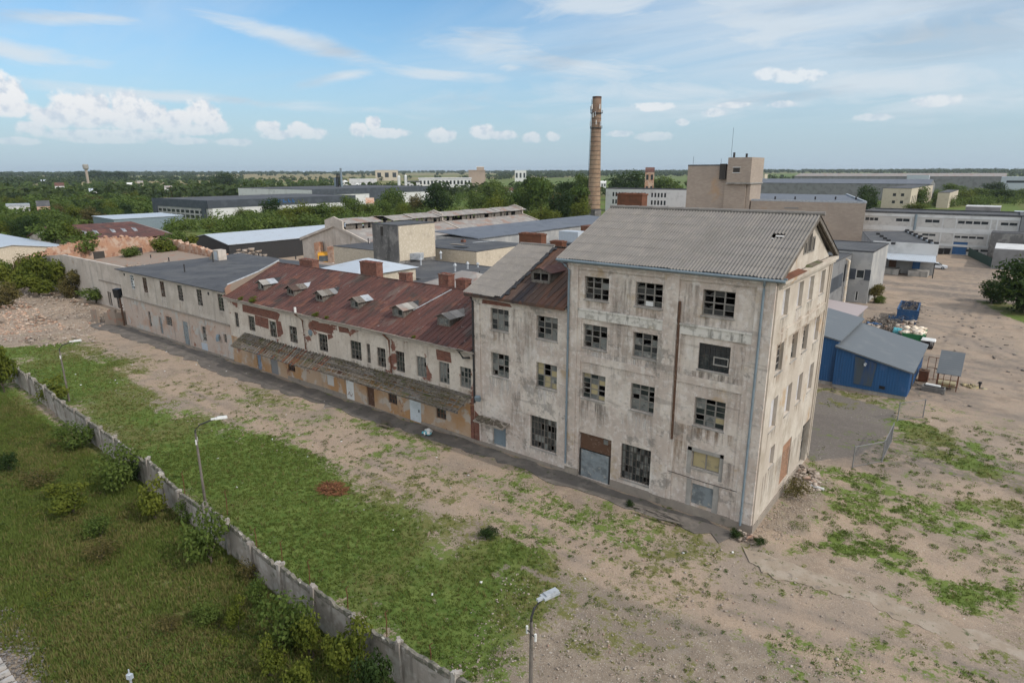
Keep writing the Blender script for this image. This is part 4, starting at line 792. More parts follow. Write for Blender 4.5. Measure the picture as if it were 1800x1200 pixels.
mb = MB(); wall(mb, FR('y-', -.03), RX, HX-.004, 0, 3.297, .47, low); mb.build('lower_wall', 'plaster_low', red)
mb = MB(); mb.box(RX, HX-.02, -.18, -.003, 7.55, 7.75); mb.box(RX, HX-.02, -.3, -.003, 7.753, RE); mb.build('cornice', 'plaster_flat', red)
mb = MB()
for poly in ([(-58.1, 6.6), (-51, 6.55), (-50.5, 7.3), (-51.2, 7.54), (-58, 7.54)], [(-55.7, 5.4), (-53, 5.3), (-52.9, 6.5), (-55.6, 6.55)], [(-51.4, 4.6), (-50.2, 5.2), (-50.5, 6.5), (-51.4, 6.5)], [(-45.1, 6.5), (-41.6, 6.45), (-41.2, 7.1), (-42, 7.45), (-45, 7.3)], [(-42.3, 5.8), (-41.4, 6.2), (-41.6, 6.44), (-42.35, 6.4)], [(-27.1, 6.5), (-25.4, 6.5), (-25.5, 7.4), (-27.2, 7.4)], [(-40.4, 6.9), (-38.7, 7), (-39, 7.5), (-40.5, 7.5)]): mb = MB(); mb.prism(poly, 'y', -.010, -.004); mb.build('exposed_brick', 'brick', red)
mb = MB(); seam_roof(mb, RX-.2, HX-.05, -.45, 8.05, TD/2, RR, .6); seam_roof(mb, RX-.2, HX-.05, TD+.4, 8.05, TD/2, RR, .6, seed=8)
rr = mb.build('roof', 'redroof', red); mb = MB(); mb.tube([(RX-.2, TD/2, RR+.02), (HX-.1, TD/2, RR+.02)], .08, 6); mb.build('ridge_cap', 'redroof', rr)
mb = MB(); mb.prism([(.2, 8.0), (TD, 8.0), (TD/2, RR-.1)], 'x', RX+.1, RX+.4); mb.build('gable_wall', 'plaster_red', red)
rg = random.Random(12); mb = MB(); x = RX-.2
while x < HX-.4: L_ = rg.uniform(1.2, 2.4); mb.obox((min(x+L_/2, HX-.5), -.52, 7.98+rg.uniform(-.03, .03)), (L_-.03, .13, .12), 0, 0, rg.uniform(-.012, .012)); x += L_
mb.build('gutter', 'plinth', red)
for k, (x, mats) in enumerate(((-56.7, ['concrete', 'zinc', 'metal_dark']), (-50.9, ['redroof_dark', 'timber', 'zinc']), (-45.75, ['timber_pale', 'timber', 'grey_low', 'metal_dark']), (-40.0, ['timber', 'zinc', 'redroof']), (-33.75, ['slate_grey', 'concrete', 'slate', 'metal_dark']), (-27.9, ['slate', 'slate_grey', 'slate']))):
    dormer(red, x, 1.75, rsl, 1.25 if k < 4 else 1.5, .8, mats, 30+k, trim=.25)
for x0, x1, zt in ((-56.8, -54.2, 12.0), (-45.5, -42.8, 12.65), (-39.3, -38.2, 11.95), (-33.6, -32.3, 12.4), (-31.3, -30.1, 12.1)): stack(red, x0, x1, 7.1, 8.0, 10.4, zt)
mb = MB(); P = lambda x, y: (x, y, rsl(y)+.06)
for (ax, ay), (bx, by) in (((-31.4, 6.6), (-32.9, 2.9)),): mb.tube([P(ax, ay), P(bx, by)], .05, 6)
mb.build('flashing', 'zinc', red)
for pts in ([(-47, -.5, 7.9), (-46.2, -.2, 7.3), (-46.1, -.14, 4.2)], [(-33.4, -.5, 7.9), (-32.95, -.2, 7.3), (-32.9, -.14, 4.2)]): pipe(red, pts, .08, 'rust')
mb = MB(); mb.tube([(-24.2, -.5, 7.95), (-23.8, -.3, 7.3), (-23.2, -.2, 7.4)], .09, 7); mb.build('broken_downpipe', 'metal_dark', red)
mb = MB(); mb.tube([(-45.2, -.08, 6.1), (-45.2, -.02, 6.1)], .33, 14); mb.build('round_vent', 'metal_blue', red)
mb = MB(); mb.tube([(-46.9, -.45, 8.02), (-46.9, -.45, 8.6)], .13, 8); mb.build('gutter_stub', 'white', red)
for i, h in enumerate(up):
    window(frF, h, red, 2 if h[1]-h[0] < 1 else 3, 4, seed=120+i, open_p=.4 if i < 9 else .08, frost_p=.06 if i < 9 else (.85 if i < 11 else .3), d=.10, heavy=(1, 2), mat='timber' if i < 9 else 'timber_pale', sill=False)
frL = FR('y-', -.03)
for i, h in enumerate(low):
    if i == 0: panel(frL, h, red, 'door', 'door_blue', .08, planks=3, label='narrow grey-blue plank door')
    elif i == 1: panel(frL, h, red, 'shutter', 'grey_low', .05)
    elif i == 3: panel(frL, h, red, 'shutter', 'white_wall', .03)
    elif i == 4: panel(frL, h, red, 'door', 'white', .05, planks=4, label='white plank door with scrawled red paint')
    elif i == 5: panel(frL, h, red, 'door', 'timber_brown', .15, planks=4, label='dark brown door')
    elif i == 7:
        d_ = panel(frL, h, red, 'door', 'door_white', -.02, label='tall pale sheet-metal door'); mb = MB(); fbox(mb, frL, -29.6, -29.5, -.06, -.022, 1.1, 1.35); mb.build('handle', 'metal_dark', d_)
    else: window(frL, h, red, 3, 2, seed=150+i, open_p=.1, frost_p=.1, d=.1, mat='timber_brown', sill=False)
mb = MB()                                                    # red scrawl on the white door
for (a, b), (c, d) in (((-39.8, .5), (-39.5, .9)), ((-39.5, .9), (-39.3, .45)), ((-39.3, .45), (-39.0, .8)), ((-39.7, .65), (-39.0, .6))): mb.tube([(a, .005, b), (c, .005, d)], .02, 4)
mb.build('paint_scrawl', 'rust', red)
mb = MB(); mb.box(RX, -30.76, -.12, -.033, -.1, .12); mb.box(-29.3, HX-.01, -.12, -.033, -.1, .3); mb.box(-50, -40, -.10, -.034, .12, .5); mb.build('plinth', 'plinth', red)
mb = MB()
mb.box(RX+.46, HX-.02, .46, TD-.46, 3.7, 3.95); mb.box(RX+.46, HX-.02, 5, 5.2, .05, 7.6)
for x in (-54, -46, -38, -30): mb.box(x, x+.2, .5, 5, .05, 7.6)
mb.build('interior', 'room', red)
# canopy: battens across on the left, mossy boards on the right
cz = lambda y, x: 4.12+(y/1.9)*(1.15 if x < -45 else .95)
can = MB().use('timber'); rg = random.Random(3)
for y in (-.12, -.95, -1.78):
    x = -58
    while x < -23.2: x2 = min(x+4, -23.2); can.hexa([(x, y-.05, cz(y, x)-.2), (x2, y-.05, cz(y, x2)-.2), (x2, y+.05, cz(y, x2)-.2), (x, y+.05, cz(y, x)-.2), (x, y-.05, cz(y, x)-.05), (x2, y-.05, cz(y, x2)-.05), (x2, y+.05, cz(y, x2)-.05), (x, y+.05, cz(y, x)-.05)]); x = x2
x = -58
while x < -23.3:
    left = x < -42; can.use(rg.choice(['timber', 'timber', 'rust', 'moss']) if left else 'timber'); w = rg.uniform(.12, .22) if left else .1; x2 = x+w; a = rg.uniform(-.04, .04)
    can.hexa([(x, -1.95+a, cz(-1.95, x)-.05), (x2, -1.95+a, cz(-1.95, x)-.05), (x2, -.03, cz(-.03, x)-.05), (x, -.03, cz(-.03, x)-.05), (x, -1.95+a, cz(-1.95, x)+.01), (x2, -1.95+a, cz(-1.95, x)+.01), (x2, -.03, cz(-.03, x)+.01), (x, -.03, cz(-.03, x)+.01)])
    x += rg.uniform(.38, .6) if left else .8
can.use('moss')
for k in range(18):                                          # long boards over the rafters
    y = -.08-k*.107
    x = -58.2
    while x < -23.4:
        L_ = rg.uniform(1.2, 3.4); x2 = min(x+L_, -23.2); keep = (.10 if -56 < x < -42 else .72) if x > -57 else .9
        if rg.random() < keep: z = cz(y, x)+.015+rg.uniform(0, .03); can.use('moss' if rg.random() < .45 else 'timber'); can.obox(((x+x2)/2, y, z), (x2-x-.02, .085, .025), rg.uniform(-.01, .01), .5, rg.uniform(-.006, .006))
        x = x2
co = can.build('canopy', None, red)
n = 5600; X = RNG.uniform(-58, -23.3, n); Y = RNG.uniform(-1.9, -.05, n); keep = (fbm(X, Y*2, .35, 3) > .535) | (X < -56.5) ; X, Y = X[keep], Y[keep]
Z = np.array([cz(y, x) for x, y in zip(X, Y)])+.04+RNG.random(len(X))*.05
V, F = leaf_quads(np.stack([X, Y, Z], 1), np.array([0, -.3, 1])+RNG.normal(size=(len(X), 3))*.5, RNG.uniform(.05, .15, len(X)), RNG); mo = mesh_part('moss', np_mesh('moss', V, F, np.repeat(RNG.random(len(X)), 4)), 'leaf_dry', co); mo['kind'] = 'stuff'
mb = MB(); mb.box(-23.3, -22.95, -.1, -.034, .3, 3.25); mb.build('brick_pier', 'brick', red)

# ------------------------------------------------------------------ the flat-roofed block at the far end
flat = thing('warehouse_building', 'two-storey block with dark felt flat roof and peeling pink lower wall', 'building', (-76, 10, 0))
FX0, FE = -91.4, 8.45
fu = [(-87.8, -86.6, 6.08, 8.05), (-83.75, -82.5, 6.0, 8.08), (-78.5, -77.3, 6.0, 8.1), (-73.6, -72.3, 6.05, 8.1), (-68.6, -67.35, 6.05, 8.1), (-63.5, -62.25, 6.05, 8.1)]
fl = [(-83.67, -82.85, 1.1, 3.3), (-80.39, -79.58, .6, 2.95), (-78.3, -76.5, 2.1, 3.35), (-73.5, -72.15, .1, 3.35), (-68.5, -67.45, 1.5, 3.4), (-63.2, -62.45, 2.1, 3.2)]
mb = MB(); wall(mb, frF, FX0, RX-.004, 4.5, FE, .45, fu); mb.box(FX0, FX0+.45, .45, 19, 0, FE-.003); mb.box(FX0+.45, RX-.01, 18.5, 19, 0, FE-.003); mb.build('wall', 'plaster_flat', flat)
mb = MB(); wall(mb, FR('y-', -.02), FX0, RX-.004, 0, 4.497, .47, fl); mb.build('lower_wall', 'plaster_pink', flat)
mb = MB(); mb.box(FX0, RX-.02, -.16, -.022, 4.42, 4.58); mb.build('ledge', 'plinth', flat)
mb = MB(); n = 14
for k in range(n):                                            # slightly uneven felt deck
    a, b = FX0-.5+(RX-FX0+.4)*k/n, FX0-.5+(RX-FX0+.4)*(k+1)/n
    for j in range(5):
        y0, y1 = -.35+19.6*j/5, -.35+19.6*(j+1)/5; zz = lambda x, y: FE+.12+.016*y+.05*math.sin(x*.7+y*.5)*(0 if y < 0 else 1)
        mb.hexa([(a, y0, FE+.002), (b, y0, FE+.002), (b, y1, FE+.002), (a, y1, FE+.002), (a, y0, zz(a, y0)), (b, y0, zz(b, y0)), (b, y1, zz(b, y1)), (a, y1, zz(a, y1))])
fr_ = mb.build('roof', 'felt', flat)
for px, py, zt in ((325, 478, 1.1), (297, 458, .5), (375, 462, 1.6), (520, 455, .5), (265, 452, .4), (455, 450, .5)):
    x, y = G(px, py, FE+.2); v = MB(); v.tube([(x, y, FE+.1), (x, y, FE+.2+zt)], .09, 7); v.build('vent_pipe', 'metal_dark', flat)
hx, hy = G(376, 458, FE+.2); hb = MB().use('plaster_flat'); hb.prism([(hy, FE+.2), (hy+1.3, FE+.2), (hy+1.3, FE+1.9), (hy, FE+1.9)], 'x', hx, hx+1.6); hb.use('plinth'); hb.prism([(hx-1.8, FE+.25), (hx, FE+.25), (hx, FE+1.7)], 'y', hy+.05, hy+1.2)
ho = hb.build('roof_hatch', None, flat); hb = MB(); hb.box(hx+.35, hx+1.25, hy-.04, hy-.004, FE+.3, FE+1.65); hb.build('door', 'metal_pale', ho)
mb = MB(); mb.prism([(-.15, 8.05), (7.2, 11.0), (7.2, 11.4), (4.3, 10.35), (.3, 9.35), (-.15, 8.9)], 'x', RX-.08, RX+.12); mb.build('parapet', 'rubble', flat)
mb = MB(); mb.tube([(RX+.02, .2, 9.36), (RX+.02, 4.3, 10.4), (RX+.02, 7.2, 11.44)], .09, 6); mb.build('parapet_capping', 'zinc', flat)
for i, h in enumerate(fu): window(frF, h, flat, 2, 5, seed=200+i, open_p=.35, frost_p=.06, d=.05, mat='door_white' if i == 0 else ('timber_brown' if i in (1, 2) else 'timber'), sill=False, boards=((1, 2), (1, 1)) if i == 0 else ())
frP = FR('y-', -.02)
for i, h in enumerate(fl):
    if i in (1, 3): panel(frP, h, flat, 'door', 'door_grey', .04 if i == 3 else .12, label='wide grey sheet door' if i == 3 else 'narrow grey door', planks=0 if i == 3 else 3)
    else: window(frP, h, flat, 2, 4, seed=220+i, open_p=.5 if i in (2, 5) else .1, frost_p=.15, d=.14, sill=False)
panel(frP, (-69, -67.5, .05, 1.2), flat, 'shutter', 'metal_pale', -.03)
mb = MB(); mb.box(FX0, RX-.01, -.11, -.024, -.1, .3); mb.build('plinth', 'plinth', flat)
mb = MB(); mb.box(FX0+.5, RX-.05, .5, 18.4, 4.3, 4.5); mb.box(FX0+.5, RX-.05, 6, 6.2, .05, 8.3); mb.build('interior', 'room', flat)
for x, z in ((-89.6, 7.9), (-65.6, 7.85)): v = MB(); v.tube([(x, -.02, z), (x, .04, z)], .22, 10); v.build('vent_hole', 'metal_dark', flat)
v = MB(); v.tube([(-64.2, -.15, 2.9), (-64.0, -.4, 2.6), (-63.9, -.4, 2.2)], .22, 8); v.build('exhaust_hood', 'metal_blue', flat)

# streaks below the sills and under the eaves of the two tall blocks
rg = random.Random(31)
def streak(parent, u0, u1, z0, z1, mat, fr=frF, d=-.006):
    mb = MB(); mb.face(fr(u0, d, z0), fr(u1, d, z0), fr(u1, d, z1), fr(u0, d, z1)); mb.build('stain', mat, parent)
for par_, hs in ((tall, holes), (three, h3+[hw]), (red, up), (flat, fu)):
    for h in hs:
        e = rg.uniform(.05, .35); streak(par_, h[0]-e, h[1]+e*.6, max(.7, h[2]-rg.uniform(.9, 1.9)), h[2]-.08, rg.choice(['stain', 'stain', 'lime', 'rust_run']), d=rg.uniform(-.012, -.006))
for a, b, z0, z1, m_ in ((-12.9, -10.2, 3.7, 6.1, 'stain'), (-9.6, -6.9, 3.8, 5.9, 'lime'), (-5.5, -4.4, 9, 15.4, 'stain'), (-5.6, -4.45, .7, 5.5, 'rust_run'), (-2.0, -1.1, .7, 4.4, 'stain'), (-12.8, -6.9, 8.4, 9.9, 'lime'), (-5.5, -1.3, 5.0, 6.2, 'rust_run'), (-2.2, -1.1, 6, 12, 'stain'), (-5.5, -1.2, 8.4, 9.9, 'stain'), (-10.6, -8.9, 5, 15.4, 'stain')): streak(tall, a, b, z0, z1, m_, d=-.014)
for a, b, z0, z1, m_ in ((-19.2, -17.2, .5, 5.6, 'stain'), (-22.0, -14.6, 4, 6.2, 'lime'), (-19.1, -16.8, 6.4, 12, 'stain')): streak(three, a, b, z0, z1, m_, d=-.014)
for h in gh[:12]: streak(tall, h[0]-.1, h[1]+.1, h[2]-rg.uniform(.8, 1.5), h[2]-.08, rg.choice(['stain', 'rust_run', 'lime']), frG, -.006)
streak(tall, 1.2, 12.6, 10.9, 12.05, 'rust_run', frG, -.008); streak(tall, 1, 12.8, .5, 3.4, 'stain', frG, -.009)

for y, w in ((2.4, 1.3), (6.0, 1.2), (8.2, 1.4), (11.2, 1.6)): streak(tall, y-w/2, y+w/2, 11.5, 12.95, 'rust_run', frG, -.096 if False else -.055)
# ------------------------------------------------------------------ buildings behind
def blk(name, label, cat, x0, x1, y0, y1, h, wm, rm, front=(), right=(), roof='flat', rise=2.0, par=.3, over=.3, group=None, z0=0, rooflab=None, lean=0, fmat='anthracite'):
    """a block with its -Y face (front) and +X face (right) pierced by windows: (u0,u1,z0,z1,material)"""
    t = thing(name, label, cat, ((x0+x1)/2, (y0+y1)/2, z0), group)
    mb = MB(); fF, fR = FR('y-', y0), FR('x+', x1); th = .35
    wall(mb, fF, x0, x1, z0, h, th, [w[:4] for w in front]); wall(mb, fR, y0+th, y1-.004, z0, h, th, [w[:4] for w in right])
    mb.box(x0, x0+th, y0+th, y1-th, z0, h); mb.box(x0, x1-th-.004, y1-th, y1, z0, h)
    if roof == 'gy': mb.prism([(x0, h), (x1, h), ((x0+x1)/2, h+rise*.95)], 'y', y0+.01, y0+.3); mb.prism([(x0, h), (x1, h), ((x0+x1)/2, h+rise*.95)], 'y', y1-.3, y1-.01)
    if roof == 'gx': mb.prism([(y0, h), (y1, h), ((y0+y1)/2, h+rise*.95)], 'x', x0+.01, x0+.3); mb.prism([(y0, h), (y1, h), ((y0+y1)/2, h+rise*.95)], 'x', x1-.3, x1-.01)
    mb.build('wall', wm, t)
    rb = MB()
    if roof == 'flat':
        rb.box(x0+.1, x1-.1, y0+.1, y1-.1, h+.003, h+.12)
        if par:
            for a in ((x0-.05, x1+.05, y0-.05, y0+.3), (x0-.05, x1+.05, y1-.3, y1+.05), (x0-.05, x0+.3, y0+.3, y1-.3), (x1-.3, x1+.05, y0+.3, y1-.3)): rb.box(*a, h+.004, h+par)
    elif roof == 'shed': o = over; rb.hexa([(x0-o, y0-o, h+rise), (x1+o, y0-o, h+.02), (x1+o, y1+o, h+.02), (x0-o, y1+o, h+rise), (x0-o, y0-o, h+rise+.15), (x1+o, y0-o, h+.17), (x1+o, y1+o, h+.17), (x0-o, y1+o, h+rise+.15)])
    elif roof == 'hip':
        o = over; k = min(x1-x0, y1-y0)/2+o; a = [(x0-o, y0-o, h), (x1+o, y0-o, h), (x1+o, y1+o, h), (x0-o, y1+o, h)]
        if y1-y0 > x1-x0: r1, r2 = ((x0+x1)/2, y0-o+k, h+rise), ((x0+x1)/2, y1+o-k, h+rise); rb.face(a[0], a[1], r1); rb.face(a[1], a[2], r2, r1); rb.face(a[2], a[3], r2); rb.face(a[3], a[0], r1, r2)
        else: r1, r2 = (x0-o+k, (y0+y1)/2, h+rise), (x1+o-k, (y0+y1)/2, h+rise); rb.face(a[0], a[1], r2, r1); rb.face(a[1], a[2], r2); rb.face(a[2], a[3], r1, r2); rb.face(a[3], a[0], r1)
        rb.face(*a[::-1])
    else:
        for s in (0, 1):
            o = over
            if roof == 'gy': xe = (x0-o, x1+o)[s]; m_ = (x0+x1)/2; P = [(xe, y0-o, h-.1), (m_, y0-o, h+rise), (m_, y1+o, h+rise), (xe, y1+o, h-.1)]
            else: ye = (y0-o, y1+o)[s]; m_ = (y0+y1)/2; P = [(x0-o, ye, h-.1), (x0-o, m_, h+rise), (x1+o, m_, h+rise), (x1+o, ye, h-.1)]
            rb.hexa(P+[(p[0], p[1], p[2]+.14) for p in P])
    rb.build('roof', rm, t, label=rooflab)
    for fr, ws in ((fF, front), (fR, right)):
        for w in ws:
            m_ = w[4] if len(w) > 4 else 'glass'; mb = MB().use(m_); fbox(mb, fr, w[0]+.01, w[1]-.01, .12, .2, w[2]+.01, w[3]-.01)
            if m_ in ('glass', 'dark'):
                mb.use(fmat); n = max(1, round((w[1]-w[0])/1.4)); s = .05
                for k in range(n+1): u = w[0]+.06+(w[1]-w[0]-.12)*k/n; fbox(mb, fr, u-s, u+s, .06, .118, w[2]+.01, w[3]-.01)
                fbox(mb, fr, w[0]+.02, w[1]-.02, .05, .058, w[2]+.01, w[2]+.1)
            mb.build('door' if m_ in ('skip_blue', 'blue_clad', 'green_paint', 'door_blue') else 'window', None, t)
    return t
def row(u0, u1, n, w, za, zb, m='glass'):
    s = (u1-u0)/n; return [(u0+s*(k+.5)-w/2, u0+s*(k+.5)+w/2, za, zb, m) for k in range(n)]
def vents(t, spots, z, mat='zinc'):
    for (px, py, h) in spots:
        x, y = G(px, py, z); mb = MB(); mb.tube([(x, y, z), (x, y, z+h*.7)], .16, 7); mb.tube([(x, y, z+h*.7), (x, y, z+h)], [.32, .1], 7); mb.build('roof_vent', mat, t)

# right-hand side
tw = thing('works_building', 'pale brick works block with blank walls and flat roof behind the wavy roof', 'building', (-40, 190, 0))
mb = MB(); q_ = [(-54, 165), (-22.4, 165), (-39.5, 230), (-72, 230)]; mb.prism(q_, 'z', 0, 13.2); mb.build('wall', 'silicate', tw); mb = MB(); mb.prism([(-53, 165.6), (-23, 165.6), (-39.9, 229.4), (-71, 229.4)], 'z', 13.203, 13.3); mb.build('roof', 'felt_blue', tw)
mb = MB(); mb.box(-54, -22.35, 164.96, 165.4, 13.204, 13.7); mb.hexa([(-22.9, 165.41, 13.204), (-22.35, 165.41, 13.204), (-39.4, 230, 13.204), (-40, 230, 13.204), (-22.9, 165.41, 13.75), (-22.35, 165.41, 13.75), (-39.4, 230, 13.75), (-40, 230, 13.75)]); mb.build('parapet', 'zinc', tw)
tt = blk('works_building', 'highest pale brick slab with a jutting stair tower and one small window', 'building', -75, -61.5, 165, 185, 23.6, 'silicate', 'felt', par=.4)
mb = MB().use('silicate'); mb.box(-61.4, -54.2, 163, 175, 18.6, 26); mb.box(-62.2, -55.6, 164, 175, 0, 18.5); mb.box(-55.5, -54.4, 164.5, 175, 0, 18.4)
mb.use('dark'); mb.box(-59.6, -57.6, 162.9, 162.98, 21.6, 23); mb.use('white'); mb.box(-59.8, -57.4, 162.88, 162.97, 21.4, 21.58); mb.box(-59.8, -57.4, 162.88, 162.97, 23.02, 23.2); mb.use('concrete'); mb.box(-61.6, -54.0, 162.9, 175.1, 18.2, 18.58)
mb.build('stair_tower', None, tt)
for px, h in ((1285, 9), (1290, 1.6), (1268, 2.2), (1312, 1.2), (1219, 3.0)): x, z = FY(px, 280, 168); v = MB(); z_ = 26 if px > 1280 else 23.6; v.tube([(x, 168, z_), (x, 168, z_+h)], .045 if h > 2 else .35, 5); v.build('antenna', 'metal_dark', tt)
v = MB(); v.box(-64.2, -62.3, 164, 164.9, 19.5, 24.2); v.build('loft_door', 'dark', tt)
mb = MB()
for k in range(5): mb.box(-50+k*5.2, -49.6+k*5.2, 175+k*3, 175.4+k*3, 13.3, 14.2)
mb.build('roof_post', 'metal_dark', tw)
mb = MB(); mb.box(-45, -36, 164.9, 164.97, 9.0, 9.5); mb.box(-44, -40, 164.9, 164.97, 11.2, 11.5); mb.build('wall_stain_band', 'grey_low', tw)
fw = []
for x in (-23.3, -15.6, -8.6): fw += row(x, x+3.4, 3 if x < -20 else 2, 1.0 if x < -20 else 1.6, 8.2, 9.0)
fw += row(-1.2, 5.6, 4, 1.5, 8.2, 8.95) + row(-8.8, -5.6, 2, 1.5, 4.6, 5.2)+row(-1.6, 5.2, 4, 1.5, 4.4, 5.0)+row(1.6, 4.6, 1, 2.8, .9, 1.6)+row(7.6, 10.6, 2, 1.3, 4.6, 5.2)+row(8, 11.6, 2, 1.6, 8.2, 8.9)+row(4.8, 7.4, 1, 2.4, 1.1, 1.7)+[(-1.3, 1.9, .05, 3.4, 'blue_clad')]
wb = blk('workshop_building', 'long two-storey white block building with ribbon windows and a blue gate', 'building', -24, 12, 172, 190, 10.4, 'white_wall', 'felt', front=fw, par=.5)
mb = MB(); mb.box(-24, 12, 171.9, 171.997, 5.6, 6.9); mb.box(-24, 12, 171.9, 171.997, 2.1, 2.7); mb.box(-24, 12, 171.9, 171.997, 9.5, 10.2)
for x in (-12, -4.6, -1.6, 5.9, 7.2, 11.7): mb.box(x, x+.3, 171.88, 171.996, 2.71, 9.49)
mb.build('render_band', 'white_band', wb); pipe(wb, [(-10.8, 171.7, 10.3), (-10.8, 171.7, 6)], .3, 'metal_blue', clips=False)
we = blk('workshop_building', 'grey-beige end building with tall white-framed windows beside the white block', 'building', 12.1, 34, 171, 190, 10.6, 'grey_low', 'felt', front=[(13.2, 15, 6.4, 9), (16.4, 18.2, 6.2, 8.9), (20, 22, 6.2, 8.9)], fmat='white')
dk = thing('dock_building', 'low loading dock with a dark felt roof and pale metal canopies', 'building', (-8, 132, 0))
A, B, D, E_ = (-13.6, 126), (-1.4, 126), G(1590, 407, 6.2), G(1516, 407, 6.2)
mb = MB(); mb.prism([A, B, D, E_], 'z', 0, 6.2); mb.build('wall', 'grey_wall', dk)
mb = MB(); k = .15; mb.prism([(A[0]-.4, A[1]+.3), (B[0]-.4, B[1]+.3), (D[0]-.3, D[1]), E_], 'z', 6.203, 6.3); mb.build('roof', 'felt', dk)
mb = MB(); mb.box(-13.7, -1.3, 125.75, 125.99, 4.3, 6.75); mb.build('parapet', 'white_band', dk)
mb = MB(); mb.hexa([(B[0]-.2, B[1], 6.31), (B[0]+.15, B[1], 6.31), (D[0]+.15, D[1], 6.31), (D[0]-.2, D[1], 6.31), (B[0]-.2, B[1], 6.6), (B[0]+.15, B[1], 6.6), (D[0]+.15, D[1], 6.6), (D[0]-.2, D[1], 6.6)]); mb.build('roof_edge', 'zinc', dk)
for k in range(7): x, y = B[0]+(D[0]-B[0])*k/7-1.0, B[1]+(D[1]-B[1])*k/7+1; v = MB(); v.box(x, x+.9, y, y+.9, 6.31, 7.1); v.build('roof_cowl', 'metal_dark', dk)
for px, py in ((1540, 412), (1546, 416), (1552, 420), (1558, 424), (1566, 429)): x, y = G(px, py, 6.4); v = MB(); v.box(x, x+.8, y, y+.8, 6.31, 6.8); v.build('roof_cowl', 'metal_dark', dk)
mb = MB(); mb.hexa([(-9.7, 121.5, 3.3), (-1.0, 121.5, 3.3), (-1.5, 125.74, 4.2), (-12.6, 125.74, 4.2), (-9.7, 121.5, 3.42), (-1.0, 121.5, 3.42), (-1.5, 125.74, 4.32), (-12.6, 125.74, 4.32)]); mb.hexa([(-15.5, 119.5, 3.3), (-11.2, 119.5, 3.3), (-12.7, 125.74, 4.25), (-16, 125.74, 4.25), (-15.5, 119.5, 3.42), (-11.2, 119.5, 3.42), (-12.7, 125.74, 4.37), (-16, 125.74, 4.37)]); mb.build('canopy', 'metal_pale', dk)
mb = MB(); mb.box(-12.6, -7.6, 122.4, 125.98, .02, 1.2); mb.box(-5.8, -2.2, 122.4, 125.98, .02, 1.2); mb.build('loading_ramp', 'concrete', dk)
mb = MB(); mb.box(-5.5, -4.1, 125.6, 125.7, 1.25, 3.3); mb.build('door', 'blue_clad', dk); mb = MB(); mb.box(-10, -8.6, 125.6, 125.7, 1.25, 3.3); mb.build('door', 'timber_brown', dk); mb = MB(); mb.tube([(-1.2, 121.7, 0), (-1.2, 121.7, 3.3)], .09, 6); mb.build('canopy_post', 'metal_dark', dk)
mb = MB(); mb.box(-14.5, -13.7, 119.8, 125.9, 0, 3.2); mb.build('side_wall', 'timber_brown', dk)
gb = blk('office_building', 'grey rendered office block with white window frames beyond the gable', 'building', -30, -7.4, 84, 100, 8.7, 'grey_wall', 'felt', front=[(-9.6, -8.3, 4.2, 5.6), (-9.3, -8.8, .3, 1.9)], par=.25, fmat='white')
mb = MB(); mb.box(-10.5, -9.63, 83.9, 83.996, 4.0, 5.8); mb.box(-8.27, -7.38, 83.9, 83.996, 4.0, 5.8); mb.build('cladding_band', 'anthracite', gb)
gw = blk('office_building', 'dark grey office wing with a window strip right behind the gable corner', 'building', -30, -10.6, 58, 83.9, 8.2, 'grey_low', 'felt', right=[(66, 67.2, 4, 5.4), (70, 71.4, 4, 5.4), (79, 80.6, 4, 7)], par=.2)
mb = MB(); mb.box(-10.596, -10.5, 58, 78, 3.6, 5.8); mb.build('cladding_band', 'anthracite', gw); mb = MB(); mb.tube([(-10.2, 80, .2), (-10.2, 80, 7.6), (-10.9, 79, 8.1)], .22, 7); mb.build('duct', 'cream', gw)
blk('shed', 'low shed with pale pinkish sheet roof behind the blue building', 'shed', -11, -5.0, 55.5, 66, 2.7, 'grey_low', 'pink_sheet', roof='shed', rise=.5, over=.4)
# the blue building: two volumes
bb = thing('blue_workshop', 'bright blue corrugated workshop with sloping grey roof and a soot-stained wall', 'workshop', (0, 38, 0))
def clad(mb, fr, u0, u1, zb, zt0, zt1, pitch=.25):
    n = int((u1-u0)/pitch)
    for k in range(n):
        a, b = u0+(u1-u0)*k/n, u0+(u1-u0)*(k+1)/n; m = a+(b-a)*.55; zt = lambda u: zt0+(zt1-zt0)*(u-u0)/(u1-u0)
        mb.hexa([fr(a, -.045, zb), fr(m, -.045, zb), fr(m, 0, zb), fr(a, 0, zb), fr(a, -.045, zt(a)), fr(m, -.045, zt(m)), fr(m, 0, zt(m)), fr(a, 0, zt(a))])
mb = MB(); mb.prism([(-2.3, .35), (4.4, .35), (4.4, 2.85), (-2.3, 4.35)], 'y', 33.55, 46.2); clad(mb, FR('y-', 33.545), -2.3, 4.4, .35, 4.35, 2.85); clad(mb, FR('x+', 4.405), 33.6, 46.2, .35, 2.85, 2.85); mb.build('wall', 'blue_clad', bb)
mb = MB(); mb.prism([(-.35, .8), (1.3, .8), (1.5, 3.3), (-.5, 3.7)], 'y', 33.44, 33.494); mb.build('soot_panel', 'blue_stain', bb)
mb = MB(); mb.tube([(.5, 33.4, 3.1), (.5, 33.1, 3.1), (.5, 33.0, 2.95)], .14, 8); mb.build('flue', 'zinc', bb)
mb = MB(); mb.box(2.0, 2.5, 33.42, 33.494, .75, 1.05); mb.build('vent_grille', 'black_plastic', bb)
mb = MB(); mb.hexa([(-2.45, 33.2, 4.4), (4.75, 33.2, 2.82), (4.75, 46.5, 2.82), (-2.45, 46.5, 4.4), (-2.45, 33.2, 4.55), (4.75, 33.2, 2.97), (4.75, 46.5, 2.97), (-2.45, 46.5, 4.55)]); mb.build('roof', 'grey_sheet', bb)
